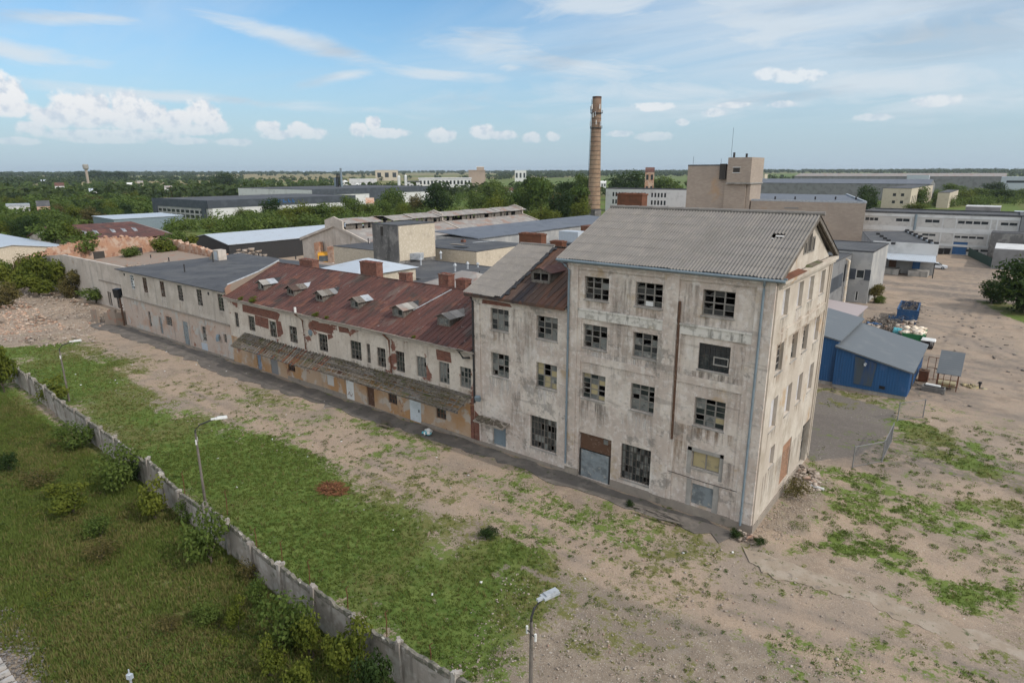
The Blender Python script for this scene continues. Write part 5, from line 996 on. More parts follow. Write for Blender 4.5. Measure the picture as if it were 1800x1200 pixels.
mb = MB(); mb.box(-2.3, 4.35, 33.6, 46.1, -.05, .347); mb.box(-10, -2.35, 34.1, 46.4, -.05, .347); mb.build('plinth', 'concrete', bb)
mb = MB(); mb.box(4.46, 4.5, 36, 37, .5, 2.3); mb.box(4.46, 4.5, 38.2, 39.4, 1.5, 2.3); mb.build('side_window', 'dark', bb)
mb = MB(); mb.prism([(-10, .35), (-2.35, .35), (-2.35, 4.9), (-10, 6.3)], 'y', 34.1, 46.5); clad(mb, FR('y-', 34.095), -10, -2.35, .35, 6.3, 4.9); mb.build('rear_wall', 'blue_clad', bb)
mb = MB(); mb.hexa([(-10.3, 33.8, 6.4), (-2.05, 33.8, 4.85), (-2.05, 46.8, 4.85), (-10.3, 46.8, 6.4), (-10.3, 33.8, 6.55), (-2.05, 33.8, 5.0), (-2.05, 46.8, 5.0), (-10.3, 46.8, 6.55)]); mb.build('rear_roof', 'grey_sheet', bb)
# garages and fence on the right rim
blk('garage', 'grey block garage with a pale flat roof behind the dark bush', 'garage', 8.0, 26, 146, 160, 4.6, 'grey_low', 'white_band', par=0)
blk('garage', 'darker stone garage with a black roof touching the white block', 'garage', 6.6, 26, 163, 170.8, 6.8, 'concrete_dark', 'felt', par=0)
gf = thing('sheet_fence', 'dark green sheet fence along the yard rim', 'fence', (5.2, 160, 0)); mb = MB(); P0, P1 = Vector((2.4, 171, 0)), Vector((8.2, 148, 0)); d_ = P1-P0
for k in range(16): a, b = P0+d_*k/16, P0+d_*(k+1)/16; mb.hexa([(a.x, a.y, 0), (b.x, b.y, 0), (b.x+.05, b.y+.02, 0), (a.x+.05, a.y+.02, 0), (a.x, a.y, 2.1), (b.x, b.y, 2.1), (b.x+.05, b.y+.02, 2.1), (a.x+.05, a.y+.02, 2.1)])
mb.build('sheet', 'green_fence', gf)
for k in range(9): p = P0+d_*k/8; v = MB(); v.tube([(p.x+.12, p.y+.05, 0), (p.x+.12, p.y+.05, 2.2)], .05, 5); v.build('post', 'metal_dark', gf)
# far right
blk('works_building', 'cream buttressed hall end with small windows behind the white block', 'hall', -50, -36, 385, 500, 12.2, 'stucco', 'felt', front=row(-46, -38, 2, 1.6, 4, 5.6)+row(-46, -38, 2, 1.6, 8, 9.6), right=row(390, 495, 14, 3, 3, 8), roof='flat')
blk('works_building', 'buttressed cream wall of a low hall between the trees', 'hall', -27, -21, 430, 500, 9, 'stucco', 'felt', right=row(433, 498, 8, 2.4, 2, 6), roof='flat')
blk('storage_hall', 'very long dark-roofed storage hall behind the brick slab', 'hall', -220, -40, 520, 560, 12.5, 'grey_low', 'felt_blue', roof='gx', rise=3)
blk('storage_hall', 'brownish long hall with a row of bright rooflights far away', 'hall', -200, 0, 780, 830, 16, 'grey_low', 'slate_grey', roof='gx', rise=3)
th_ = blk('storage_hall', 'light blue-grey hall with dark ribbon window at the far right', 'hall', -2, 60, 700, 740, 16, 'metal_pale', 'metal_pale', front=[(2, 28, 11, 13)], roof='flat')
blk('storage_hall', 'small pale hall between the far trees and the long hall', 'hall', -84, -64, 770, 778, 17, 'metal_pale', 'metal_pale')
blk('shed', 'grey brick shed with small windows and a pale roof behind the workshop', 'shed', -6, 6, 300, 312, 7, 'grey_low', 'white_band', front=row(-5, 5, 3, 1.2, 3, 4.4))
blk('shed', 'light blue low shed roof at the right rim', 'shed', 11, 34, 268, 280, 6, 'metal_pale', 'metal_pale', roof='gx', rise=1)
blk('shed', 'brown flat shed beside the light blue shed', 'shed', 14, 40, 244, 256, 4.5, 'timber_brown', 'felt')
blk('apartment_building', 'low pinkish block among the far trees right of the brick slab', 'building', -430, -330, 1100, 1115, 17, 'stucco', 'redroof', front=row(-428, -332, 12, 3, 6, 9)+row(-428, -332, 12, 3, 11, 14))
# the white office row and the chimney in the middle
fw = []
for x in (-172, -160, -148): fw += row(x, x+9.5, 5, 1.1, 8.3, 10.6)+row(x, x+9.5, 5, 1.1, 4.2, 6.6)
fw = [w for w in fw]
wo = blk('office_building', 'cream three-storey office block with rows of narrow windows below the chimney', 'building', -176, -118, 290, 304, 12.4, 'white_band', 'felt', front=fw, par=.4)
ch = thing('chimney_stack', 'tall round brick factory chimney with iron bands and aerials at the top', 'chimney', (-159, 262, 0))
cx, cy = G(1045, 377); cx, cy = -157.5, 261
HC = CAM[2]+ (CAM[2]-0)*0; d_ = math.hypot(cx-CAM[0], cy-CAM[1]); pxy = proj((cx, cy, 0)); ztop = 0
for z in np.arange(40, 80, .2):
    if proj((cx, cy, z))[1] < 171: ztop = z; break
sc = (d_/CAM_F); r0, r1 = 11.6*sc, 7.2*sc
rr_ = lambda z: r0+(r1-r0)*(z/ztop)**.8
xoff = (1045-proj((cx, cy, 8))[0])*sc
cx += xoff*math.cos(CAM_YAW); cy += xoff*math.sin(CAM_YAW); ch.location = (cx, cy, 0)
mb = MB(); zs = list(np.linspace(0, ztop, 40)); mb.tube([(cx, cy, z) for z in zs], [rr_(z) for z in zs], 28); mb.build('shaft', 'chimney', ch, smooth=True)
mb = MB()
for k in range(22): z = 3+k*(ztop-9)/22; mb.tube([(cx, cy, z), (cx, cy, z+.22)], rr_(z)+.06, 28)
mb.build('iron_band', 'metal_dark', ch)
mb = MB(); mb.tube([(cx, cy, ztop-.9), (cx, cy, ztop+.1)], r1*1.03, 24, cap=False); mb.build('crown', 'redroof_dark', ch)
for z, ro in ((ztop*.865, 1.35), (ztop*.74, 1.25)):
    mb = MB(); n = 20
    mb.tube([(cx, cy, z), (cx, cy, z+.18)], rr_(z)*ro, 20)
    for k in range(n): a = 2*math.pi*k/n; q = rr_(z)*ro*.98; mb.tube([(cx+q*math.cos(a), cy+q*math.sin(a), z+.1), (cx+q*math.cos(a), cy+q*math.sin(a), z+1.4)], .05, 4)
    mb.build('platform', 'metal_dark', ch)
for k, (a, z) in enumerate(((200, .89), (250, .9), (290, .84), (330, .9), (235, .76), (300, .77), (340, .76), (270, .83))):
    q = rr_(z*ztop)*1.3; mb = MB(); a = R(a); mb.obox((cx+q*math.cos(a), cy+q*math.sin(a), z*ztop+1), (.45, .35, 2.2), a); mb.build('aerial', 'white' if k % 2 else 'zinc', ch)
mb = MB(); q = lambda z: rr_(z)+.35; a = R(200)
for s in (-.2, .2): mb.tube([(cx+q(z)*math.cos(a)-s*math.sin(a), cy+q(z)*math.sin(a)+s*math.cos(a), z) for z in np.linspace(2, ztop-1, 8)], .08, 4)
mb.build('ladder', 'metal_dark', ch)
blk('boiler_shed', 'dark low shed at the foot of the tall chimney', 'shed', cx-10, cx+8, cy-12, cy-6, 3.0, 'concrete_dark', 'felt')
# the roofs of the courtyard behind the red block
bl = blk('lift_tower', 'square concrete tower, stained front coloured dark for shade and right side coloured cream for sunlight', 'tower', -79.6, -73, 37.5, 46.5, 13.1, 'concrete_dark', 'felt', par=.12)
mb = MB(); mb.box(-72.996, -72.94, 37.7, 46.48, 7, 13.0); mb.build('side_face', 'stucco', bl)  # dark front, pale side: shade and sunlight put into the colours
mb = MB(); mb.box(-77.3, -76.7, 37.42, 37.497, 11.2, 12.8); mb.build('window', 'dark', bl)
l1 = blk('flat_building', 'flat felt-roofed building with cream side wall right of the concrete tower', 'building', -86.5, -66, 50, 66, 7.9, 'stucco', 'felt', par=.1)
l2 = blk('flat_building', 'flat building with pale front wall left of the concrete tower', 'building', -100, -79, 44, 58, 7.2, 'stucco', 'felt', par=.1)
l3 = blk('flat_building', 'wide dark felt roof with small metal vents behind the red roof', 'building', -56, -15, 15.5, 44, 6.9, 'stucco', 'felt', par=.15)
vents(l3, ((775, 455, 1.4), (822, 473, 1.2), (840, 470, .8), (800, 477, 1.3), (740, 466, 1.3), (905, 470, 1.2)), 7.0)
v = MB(); x, y = G(731, 456, 7); v.obox((x, y, 7.6), (2.4, 1.6, 1.1), .4); v.build('fan_unit', 'zinc', l3); x, y = G(1003, 424, 7.1); v = MB(); v.box(x-2.5, x+2.5, y-1, y+2, 7.05, 9.3); v.build('plant_box', 'metal_pale', l3); x, y = G(1040, 410, 7.1); v = MB(); v.box(x-2, x+2, y-2, y+2, 7.05, 9); v.build('roof_box', 'rust', l3)
l4 = blk('flat_building', 'lower grey felt roof with a raised step in the courtyard', 'building', -72, -56.3, 28, 44, 6.5, 'stucco', 'felt', par=.2)
l5 = blk('flat_building', 'dark roof strip between the courtyard roofs and the blue-grey roof', 'building', -72, -40, 67, 120, 6.2, 'grey_low', 'felt', par=.15)
l6 = blk('long_hall', 'very long hall with blue-grey sheet roof and upstand seams', 'hall', -92, -79.5, 66, 132, 8.1, 'grey_wall', 'felt_blue', roof='shed', rise=.9)
hp = blk('hall', 'small building with a bright silver hipped metal roof behind the red ridge', 'building', -67.0, -57.6, 16.2, 26.8, 8.6, 'stucco', 'metal_pale', roof='hip', rise=1.5, over=.4, front=row(-65.5, -58, 3, 1.2, 5, 7, 'dark'), right=[(18, 20, 4.8, 7, 'dark'), (21, 23, 4.8, 7, 'dark')])
blk('hall', 'small slate hipped roof just behind the red ridge', 'building', -43, -34.5, 14.2, 20.5, 9.4, 'stucco', 'slate_grey', roof='hip', rise=1.5)
blk('shed', 'grey shed with two dark windows behind the silver roof', 'shed', -96, -84, 31, 35, 5.6, 'plaster_flat', 'rubble', front=[(-94, -92.3, 3.2, 5.2, 'dark'), (-89.5, -87, 4, 5.2, 'dark')], par=.1)
# the old barn hall with its lantern
bn = thing('barn_hall', 'huge old hall with worn tiled slopes and a broken lantern along its ridge', 'hall', (-110, 85, 0))
mb = MB()
wall(mb, FR('x+', -97.3), 53, 119, 0, 6.4, .4); mb.prism([(-123.6, 0), (-97.3, 0), (-97.3, 6.4), (-110.5, 10.3), (-123.6, 6.4)], 'y', 52.6, 53.0); mb.prism([(-123.6, 0), (-97.3, 0), (-97.3, 6.4), (-110.5, 10.3), (-123.6, 6.4)], 'y', 118.6, 119); mb.box(-123.6, -123.2, 53, 118.6, 0, 6.3)
for y in (52.2, 84, 118.8): mb.prism([(-124, 6.3), (-110.5, 10.2), (-97, 6.3), (-97, 6.9), (-107.3, 9.8), (-107.3, 11.5), (-110.5, 12.4), (-113.7, 11.5), (-113.7, 9.8), (-124, 6.9)], 'y', y, y+.4)
mb.build('wall', 'plaster_flat', bn)
for s in (1, -1):
    mb = MB(); mx = lambda q: -110.5+s*q
    for y0, y1 in ((53.02, 83.98), (84.42, 118.58)): mb.hexa([(mx(3.2), y0, 9.35), (mx(13.8), y0, 6.3), (mx(13.8), y1, 6.3), (mx(3.2), y1, 9.35), (mx(3.2), y0, 9.55), (mx(13.8), y0, 6.5), (mx(13.8), y1, 6.5), (mx(3.2), y1, 9.55)])
    mb.build('roof', 'slate_grey', bn)
mb = MB(); rg = random.Random(6)
for s in (1, -1):
    y = 53.2
    while y < 118:
        if rg.random() < .8: w = rg.uniform(.7, 1.6); mb.box(-110.5+s*3.0-.05, -110.5+s*3.0+.05, y, y+w, 9.4, 10.8-(.5 if rg.random() < .15 else 0))
        y += rg.uniform(1.2, 2.1)
mb.build('lantern_boards', 'timber', bn)
mb = MB()
for s in (1, -1):
    y = 53.1
    while y < 118:
        L_ = rg.uniform(1.5, 4)
        if not (58 < y < 66 and rg.random() < .6): z_ = rg.uniform(-.1, .1); mb.hexa([(-110.5, y, 11.7+z_), (-110.5+s*3.6, y, 10.8+z_), (-110.5+s*3.6, y+L_, 10.8+z_), (-110.5, y+L_, 11.7+z_), (-110.5, y, 11.8+z_), (-110.5+s*3.6, y, 10.9+z_), (-110.5+s*3.6, y+L_, 10.9+z_), (-110.5, y+L_, 11.8+z_)])
        y += L_+.02
mb.build('lantern_roof', 'slate_grey', bn)
# left ruins and roofs
rn = thing('ruined_building', 'roofless ruin joined to the flat block, patched grey wall with two small windows', 'ruin', (-118, 5, 0))
hs = [(-96.2, -95.2, 5.0, 6.2), (-99.6, -98.5, 5.0, 6.2), (-106, -104.6, .2, 3), (-109.5, -108, .2, 2.6), (-101.5, -100.3, 1, 2.6)]
mb = MB().use('plaster_flat'); wall(mb, FR('y-', 4.3), -128, -91.6, 0, 7.4, .5, hs); mb.hexa([(-146, 4.3, 0), (-128.01, 4.3, 0), (-128.01, 4.8, 0), (-146, 4.8, 0), (-146, 4.3, 5.6), (-128.01, 4.3, 7.4), (-128.01, 4.8, 7.4), (-146, 4.8, 5.6)])
mb.use('plinth'); mb.box(-112, -91.7, 4.18, 4.297, 4.2, 4.4); mb.build('wall', None, rn)
for i, h in enumerate(hs): window(FR('y-', 4.3), h, rn, 2, 1, seed=300+i, open_p=.4, frost_p=.2, mat='white' if i < 2 else 'timber', d=.1, sill=i < 2)
def ruin_wall(mb, pts, th, hfun, step=.5, seed=1):
    """a broken masonry wall along a line; hfun(t) is its height, the crest ragged"""
    rg = random.Random(seed); p = np.array(pts, float); l = np.r_[0, np.cumsum(np.hypot(*np.diff(p, axis=0).T))]; n = int(l[-1]/step); t = np.linspace(0, l[-1], n+1)
    X = np.interp(t, l, p[:, 0]); Y = np.interp(t, l, p[:, 1])
    for i in range(n):
        dx, dy = X[i+1]-X[i], Y[i+1]-Y[i]; q = math.hypot(dx, dy); ox, oy = -dy/q*th, dx/q*th; h0 = hfun(i/n)+rg.uniform(-.25, .25); h1 = h0+rg.uniform(-.2, .2)
        if h0 < .2: continue
        mb.hexa([(X[i], Y[i], 0), (X[i+1], Y[i+1], 0), (X[i+1]+ox, Y[i+1]+oy, 0), (X[i]+ox, Y[i]+oy, 0), (X[i], Y[i], h0), (X[i+1], Y[i+1], h1), (X[i+1]+ox, Y[i+1]+oy, h1+rg.uniform(-.2, .2)), (X[i]+ox, Y[i]+oy, h0+rg.uniform(-.2, .2))])
mb = MB(); ruin_wall(mb, [(-150, 4.5), (-151, 12), (-152, 22), (-153, 33)], 1.0, lambda t: 5.2+3.1*math.sin(min(t*1.15, 1)*2.2)-.8*t, seed=2); ruin_wall(mb, [(-153, 33), (-140, 34), (-126, 33), (-112, 34)], .9, lambda t: 6.6-2.8*t, seed=3); mb.build('broken_brick_wall', 'rubble_brick', rn)
mb = MB()
for y in (9.5, 16.5, 24.5): mb = MB(); mb.box(-149.0, -148.85, y, y+2.2, 3.4, 5.2); mb.build('wall_opening', 'dark', rn)
mb = MB(); mb.hexa([(-149, 5, 0), (-110, 5, 0), (-110, 33, 0), (-149, 33, 0), (-149, 5, 3.2), (-110, 5, 3.6), (-110, 33, 3.4), (-149, 33, 4.2)]); mb.build('rubble_floor', 'rubble', rn)
rh = thing('tiled_hall', 'old hall with rust-red tiled roof and six small triangular dormers', 'hall', (-208, 36, 0))
mb = MB(); mb.prism([(-222, 0), (-194, 0), (-194, 3.6), (-208, 7.0), (-222, 3.6)], 'y', 25, 48); mb.build('wall', 'plaster_flat', rh)
for s in (1, -1): mb = MB(); mb.hexa([(-208, 24.6, 7.1), (-208+s*15, 27.5 if s > 0 else 24.6, 3.5), (-208+s*15, 54 if s > 0 else 48.4, 3.5), (-208, 48.4, 7.1), (-208, 24.6, 7.3), (-208+s*15, 27.5 if s > 0 else 24.6, 3.7), (-208+s*15, 54 if s > 0 else 48.4, 3.7), (-208, 48.4, 7.3)]); mb.build('roof', 'redroof', rh)
mb = MB(); mb.prism([(-208, 48.5), (-193, 54), (-205, 56)], 'z', 0, 3.4); mb.face((-208, 48.4, 7.3), (-193, 54, 3.7), (-206, 58, 3.6)); mb.build('hip_end', 'slate_grey', rh)
for y in (29, 31.6, 34.4, 39, 42, 45): v = MB(); v.prism([(y, 4.6), (y+1.5, 4.6), (y+.75, 5.9)], 'x', -202, -198.6); v.build('dormer', 'zinc', rh)
blk('metal_hall', 'low hall with a wide pale metal roof at the left rim of the picture', 'hall', -236, -172, -4, 20, 4.3, 'stucco', 'metal_pale', roof='gx', rise=1.6)
blk('long_barn', 'long low barn with bright white-blue metal roof and a black gable', 'barn', -164, -142, 44, 92, 4.8, 'metal_dark', 'metal_pale', roof='gy', rise=1.8, front=[(-146.5, -144.5, .05, 2.6, 'white')])
blk('hall', 'flat hall with blue-grey roof in front of the anthracite warehouse', 'hall', -278, -258, 62, 88, 5, 'metal_blue', 'metal_pale', roof='shed', rise=.4, front=[(-270, -266, .1, 3.4, 'blue_clad'), (-264, -260, .1, 3.4, 'yellowed')])
ww = blk('warehouse', 'big warehouse with anthracite fascia over grey glazed front and white side', 'warehouse', -345, -288, 114, 200, 9, 'grey_wall', 'felt', front=row(-340, -292, 10, 3.6, 3.0, 4.4)+row(-340, -292, 10, 3.6, .6, 2.2), par=.25)
mb = MB(); mb.box(-345.2, -287.8, 113.7, 113.99, 5.6, 9.4); mb.box(-287.99, -287.7, 113.7, 200.2, 5.8, 9.4); mb.build('fascia', 'anthracite', ww)
mb = MB(); mb.box(-287.99, -287.9, 116, 199, .3, 5.7); mb.build('side_face', 'white_band', ww); mb = MB(); mb.box(-345.1, -340, 113.6, 113.99, .1, 5.59); mb.box(-294, -290, 113.6, 113.99, .1, 5.59); mb.build('corner_pier', 'anthracite', ww)
mb = MB(); y = 145
for w in (1.4, 2.2, 2, 2.2, 1.6, 1.6): mb.box(-287.69, -287.5, y, y+w*.35, 7.0, 8.6); mb.box(-287.69, -287.5, y+w*.35, y+w, 7.0 if w != 2 else 8.1, 7.5 if w != 2 else 8.6); y += w+.9
mb.build('sign_letters', 'blue_clad', ww)
w2 = blk('warehouse', 'long second warehouse with white wall bands and dark roof behind the first', 'warehouse', -440, -350, 215, 330, 11, 'white_band', 'felt', par=.3); mb = MB(); mb.box(-349.99, -349.7, 215, 330, 7.6, 11.4); mb.box(-349.99, -349.68, 262, 285, .2, 7.59); mb.build('fascia', 'anthracite', w2)
# far skyline
sx, sy = G(625, 343); s_ = thing('silo_plant', 'white grain silos in a row in front of a pale shed', 'silo', (sx, sy, 0))
D0 = math.hypot(sx-CAM[0], sy-CAM[1]); u = np.array([math.cos(CAM_YAW), math.sin(CAM_YAW)]); m_ = D0/CAM_F
for k, (o, w, zt) in enumerate(((-16, 4.5, 317), (4, 4.5, 322), (10, 4.5, 322), (16, 4.5, 322), (22, 4.5, 322))):
    x, y = sx+u[0]*o*m_, sy+u[1]*o*m_; z = 22-(zt-302)*m_; v = MB(); v.tube([(x, y, 0), (x, y, z), (x, y, z+1.5)], [w*m_, w*m_, .5], 14); v.build('silo', 'white', s_, smooth=False)
v = MB(); v.obox((sx+u[0]*8*m_-14, sy+u[1]*8*m_+16, 8), (42*m_, 14, 15), CAM_YAW); v.build('shed', 'white_band', s_)
px_ = lambda x, y, D: (CAM[0]+ray(x, y)[0]/math.hypot(*ray(x, y)[:2])*D, CAM[1]+ray(x, y)[1]/math.hypot(*ray(x, y)[:2])*D)
def far_box(name, label, cat, xa, xb, yt, D, depth, wm, rm, **k):
    if k.get('ztop'): D = (22-k['ztop'])*CAM_F/(yt-301.5)
    """a far building facing the camera: its photo span xa..xb, top yt, at distance D"""
    a, b = px_(xa, 310, D), px_(xb, 310, D); z = 22-(yt-301.5)*D/CAM_F; t = thing(name, label, cat, ((a[0]+b[0])/2, (a[1]+b[1])/2, 0)); n_ = np.array([a[1]-b[1], b[0]-a[0]], float); n_ /= np.linalg.norm(n_); n_ *= depth
    q = [a, b, (b[0]+n_[0], b[1]+n_[1]), (a[0]+n_[0], a[1]+n_[1])]; mb = MB(); rs = k.get('rise', 0); mb.hexa([(x, y, -2) for x, y in q]+[(x, y, z) for x, y in q]); mb.build('wall', wm, t)
    mb = MB(); o = .6; c = np.mean(q, axis=0); e = [tuple(c+(np.array(p)-c)*1.03) for p in q]
    if rs: m1, m2 = (np.array(e[0])+e[3])/2, (np.array(e[1])+e[2])/2; mb.face((*e[0], z), (*e[1], z), (*m2, z+rs), (*m1, z+rs)); mb.face((*e[2], z), (*e[3], z), (*m1, z+rs), (*m2, z+rs)); mb.face((*e[3], z), (*e[0], z), (*m1, z+rs)); mb.face((*e[1], z), (*e[2], z), (*m2, z+rs))
    else: mb.hexa([(x, y, z+.01) for x, y in e]+[(x, y, z+1) for x, y in e])
    mb.build('roof', rm, t)
    nw, nr = k.get('win', (0, 0))
    for i in range(nw):
        for j in range(nr):
            f0, f1 = (i+.25)/nw, (i+.75)/nw; A_, B_ = np.array(a)+(np.array(b)-a)*f0-n_/depth*.15, np.array(a)+(np.array(b)-a)*f1-n_/depth*.15; z0_, z1_ = z*(j+.35)/nr, z*(j+.8)/nr; mb = MB(); mb.hexa([(A_[0], A_[1], z0_), (B_[0], B_[1], z0_), (B_[0]+n_[0]/depth*.1, B_[1]+n_[1]/depth*.1, z0_), (A_[0]+n_[0]/depth*.1, A_[1]+n_[1]/depth*.1, z0_), (A_[0], A_[1], z1_), (B_[0], B_[1], z1_), (B_[0]+n_[0]/depth*.1, B_[1]+n_[1]/depth*.1, z1_), (A_[0]+n_[0]/depth*.1, A_[1]+n_[1]/depth*.1, z1_)]); mb.build('window', 'glass', t)
    return t
far_box('factory', 'long white factory with window rows beyond the round dark tree', 'factory', 736, 828, 313, 640, 30, 'white', 'white_band', win=(14, 2))
far_box('factory', 'small white annexe with tanks left of the white factory', 'factory', 714, 738, 318, 620, 20, 'white_band', 'felt', win=(4, 1))
far_box('mill_building', 'tall beige concrete mill with stepped top on the skyline', 'mill', 824, 853, 300, 760, 30, 'silicate', 'silicate'); far_box('mill_tower', 'narrow stepped tower on the beige concrete mill', 'tower', 838, 851, 294, 770, 12, 'silicate', 'white_band')
for px, zt, w in ((701, 309, 2.6), (713, 308, 2.4)):
    D = 560; x, y = px_(px, 310, D); t = thing('storage_tank', 'slim white upright tank, %s of two beside the white annexe' % ('taller' if px == 713 else 'wider'), 'tank', (x, y, 0)); v = MB(); z = 22-(zt-301.5)*D/CAM_F; v.tube([(x, y, 0), (x, y, z), (x, y, z+1)], [w*D/CAM_F, w*D/CAM_F, .4], 12); v.build('shell', 'white', t); v = MB(); v.tube([(x+w*D/CAM_F+.2, y, 0), (x+w*D/CAM_F+.2, y, z)], .2, 5); v.build('pipe', 'zinc', t)
x, y = px_(594, 310, 520); t = thing('process_tower', 'dark steel lattice process tower beside the white silos', 'tower', (x, y, 0)); m_ = 520/CAM_F
v = MB()
for a, b in ((-4, -2), (4, -2), (-4, 2), (4, 2)): v.tube([(x+a*m_*.8, y+b*m_, 0), (x+a*m_*.5, y+b*m_*.6, 21)], .35, 5)
for k in range(7): v.box(x-4*m_*.8, x+4*m_*.8, y-2*m_, y+2*m_, k*3, k*3+.4)
v.build('lattice', 'metal_dark', t); v = MB(); v.tube([(x+4, y, 0), (x+4, y, 25)], .8, 8); v.tube([(x-3, y, 4), (x-3, y, 18)], 1.4, 8); v.build('vessel', 'metal_blue', t)
x, y = px_(152, 303, 1300); t = thing('water_tower', 'mushroom-shaped concrete water tower on the horizon', 'water tower', (x, y, 0)); m_ = 1300/CAM_F; v = MB(); v.tube([(x, y, 0), (x, y, 22+4*m_)], 1.7*m_, 12); v.build('shaft', 'silicate', t); v = MB(); v.tube([(x, y, 22+4*m_), (x, y, 22+6*m_), (x, y, 22+11*m_), (x, y, 22+12*m_)], [1.7*m_, 3.6*m_, 3.8*m_, 2.6*m_], 12); v.build('tank', 'concrete', t)
far_box('brick_mill', 'tall orange brick house with pale base between two dark trees', 'house', 1134, 1150, 303, 420, 10, 'rubble_brick', 'redroof', rise=3, win=(2, 3))
far_box('house', 'dark red roofed house in the far left trees', 'house', 93, 110, 319, 620, 10, 'white_band', 'redroof', rise=4, win=(3, 1), ztop=7)
for i, (xa, xb, yt, D, wm, rm, lab) in enumerate(((70, 80, 312, 760, 'white', 'metal_pale', 'white gabled house above the far left trees'), (0, 42, 345, 330, 'white_band', 'zinc', 'long whitewashed shed half hidden by trees at the left rim'), (54, 78, 346, 330, 'rubble_brick', 'felt', 'orange-brick shed right of the whitewashed shed'), (152, 166, 327, 480, 'white_band', 'metal_pale', 'small pale blue roof between the far left trees'), (217, 231, 318, 700, 'white', 'white', 'small bright white house in the far wood'), (239, 250, 315, 720, 'stucco', 'slate_grey', 'small grey-roofed house in the far wood'), (345, 386, 323, 560, 'stucco', 'felt', 'low cream sheds in a row in the far wood'), (286, 300, 324, 560, 'white_band', 'slate_grey', 'grey low house left of the cream sheds'), (885, 902, 333, 480, 'white', 'redroof', 'white house with a red gable roof beside the dark tree'), (640, 655, 352, 330, 'stucco', 'rubble_brick', 'ruined pale gable among the trees behind the barn'), (1052, 1066, 320, 600, 'white_band', 'white', 'white low roof right of the chimney'), (905, 925, 300, 1500, 'white', 'white', 'long white sheds near the horizon'), (660, 700, 299, 1700, 'stucco', 'stucco', 'pale quarry buildings on the horizon'))):
    far_box('house' if 'house' in lab else 'shed', lab, 'house' if 'house' in lab else 'shed', xa, xb, yt, D, 9, wm, rm, rise=0 if i in (1, 6, 11, 12) else 2.5, win=(3, 1), ztop=7 if yt > 310 else 0)

# roof clutter in the courtyard
rg = random.Random(55)
for b_, x0, x1, y0, y1, z, n in ((l3, -54, -18, 17, 42, 6.95, 16), (l1, -85, -68, 52, 64, 7.95, 6), (l5, -70, -42, 70, 115, 6.25, 10), (l2, -98, -82, 46, 56, 7.25, 5)):
    for k in range(n):
        x, y = rg.uniform(x0, x1), rg.uniform(y0, y1); mb = MB(); q = rg.random()
        if q < .4: mb.tube([(x, y, z), (x, y, z+rg.uniform(.4, 1.3))], rg.uniform(.06, .16), 7); mb.build('vent_pipe', 'metal_dark', b_)
        elif q < .6: w = rg.uniform(.5, 1.1); mb.box(x, x+w, y, y+w, z, z+rg.uniform(.4, .9)); mb.build('roof_cowl', rg.choice(['zinc', 'plinth', 'brick']), b_)
        elif q < .8: a = rg.uniform(0, 3); mb.tube([(x, y, z+.15), (x+6*math.cos(a), y+6*math.sin(a), z+.15)], .07, 6); mb.build('roof_pipe', 'zinc', b_)
        else: w, d2 = rg.uniform(1.5, 4), rg.uniform(1, 2.4); mb.box(x, x+w, y, y+d2, z+.185, z+.20); mb.build('felt_patch', rg.choice(['grey_low', 'metal_dark', 'plinth']), b_)
for x0, x1, y0, h, m_, lab in ((-101, -96, 40, 4.4, 'plaster_flat', 'broken low wall right of the yellow lorry'),):
    mb = MB(); ruin_wall(mb, [(x0, y0), (x1, y0+.8)], .5, lambda t: h-1.2*abs(math.sin(t*7)), .5, int(-x0)); tag(mb.build('ruined_wall', m_, loc=(x0, y0, 0)), lab, 'ruin')
# ------------------------------------------------------------------ yard objects
def chunks(P, S, rng, flat=.7):
    """broken lumps: jittered blocks at the points P of size S"""
    n = len(P); c = np.array([[x, y, z] for z in (-1, 1) for x, y in ((-1, -1), (1, -1), (1, 1), (-1, 1))], float)
    V = c[None]*(1+rng.uniform(-.35, .35, (n, 8, 3))); V *= np.stack([rng.uniform(.6, 1.4, n), rng.uniform(.5, 1.1, n), rng.uniform(.4, .9, n)*flat], 1)[:, None]*np.asarray(S).reshape(-1, 1, 1)*.5
    a = rng.uniform(0, 6.3, n); b = rng.normal(0, .35, n); ca, sa, cb, sb = np.cos(a), np.sin(a), np.cos(b), np.sin(b)
    x, y, z = V[..., 0], V[..., 1], V[..., 2]; y, z = y*cb[:, None]-z*sb[:, None], y*sb[:, None]+z*cb[:, None]; x, y = x*ca[:, None]-y*sa[:, None], x*sa[:, None]+y*ca[:, None]
    V = np.stack([x, y, z], -1)+P[:, None]; f = np.array([(3, 2, 1, 0), (4, 5, 6, 7), (0, 1, 5, 4), (1, 2, 6, 5), (2, 3, 7, 6), (3, 0, 4, 7)])
    return V.reshape(-1, 3), (np.arange(n)[:, None, None]*8+f[None]).reshape(-1, 4)
def heap(name, mat, P, S, rng, label=None, cat=None, kind='stuff', flat=.7):
    V, F = chunks(P, S, rng, flat); o = link_mesh(name, np_mesh(name, V, F, np.repeat(rng.random(len(P)), 8)), mat)
    return tag(o, label, cat, kind=kind)
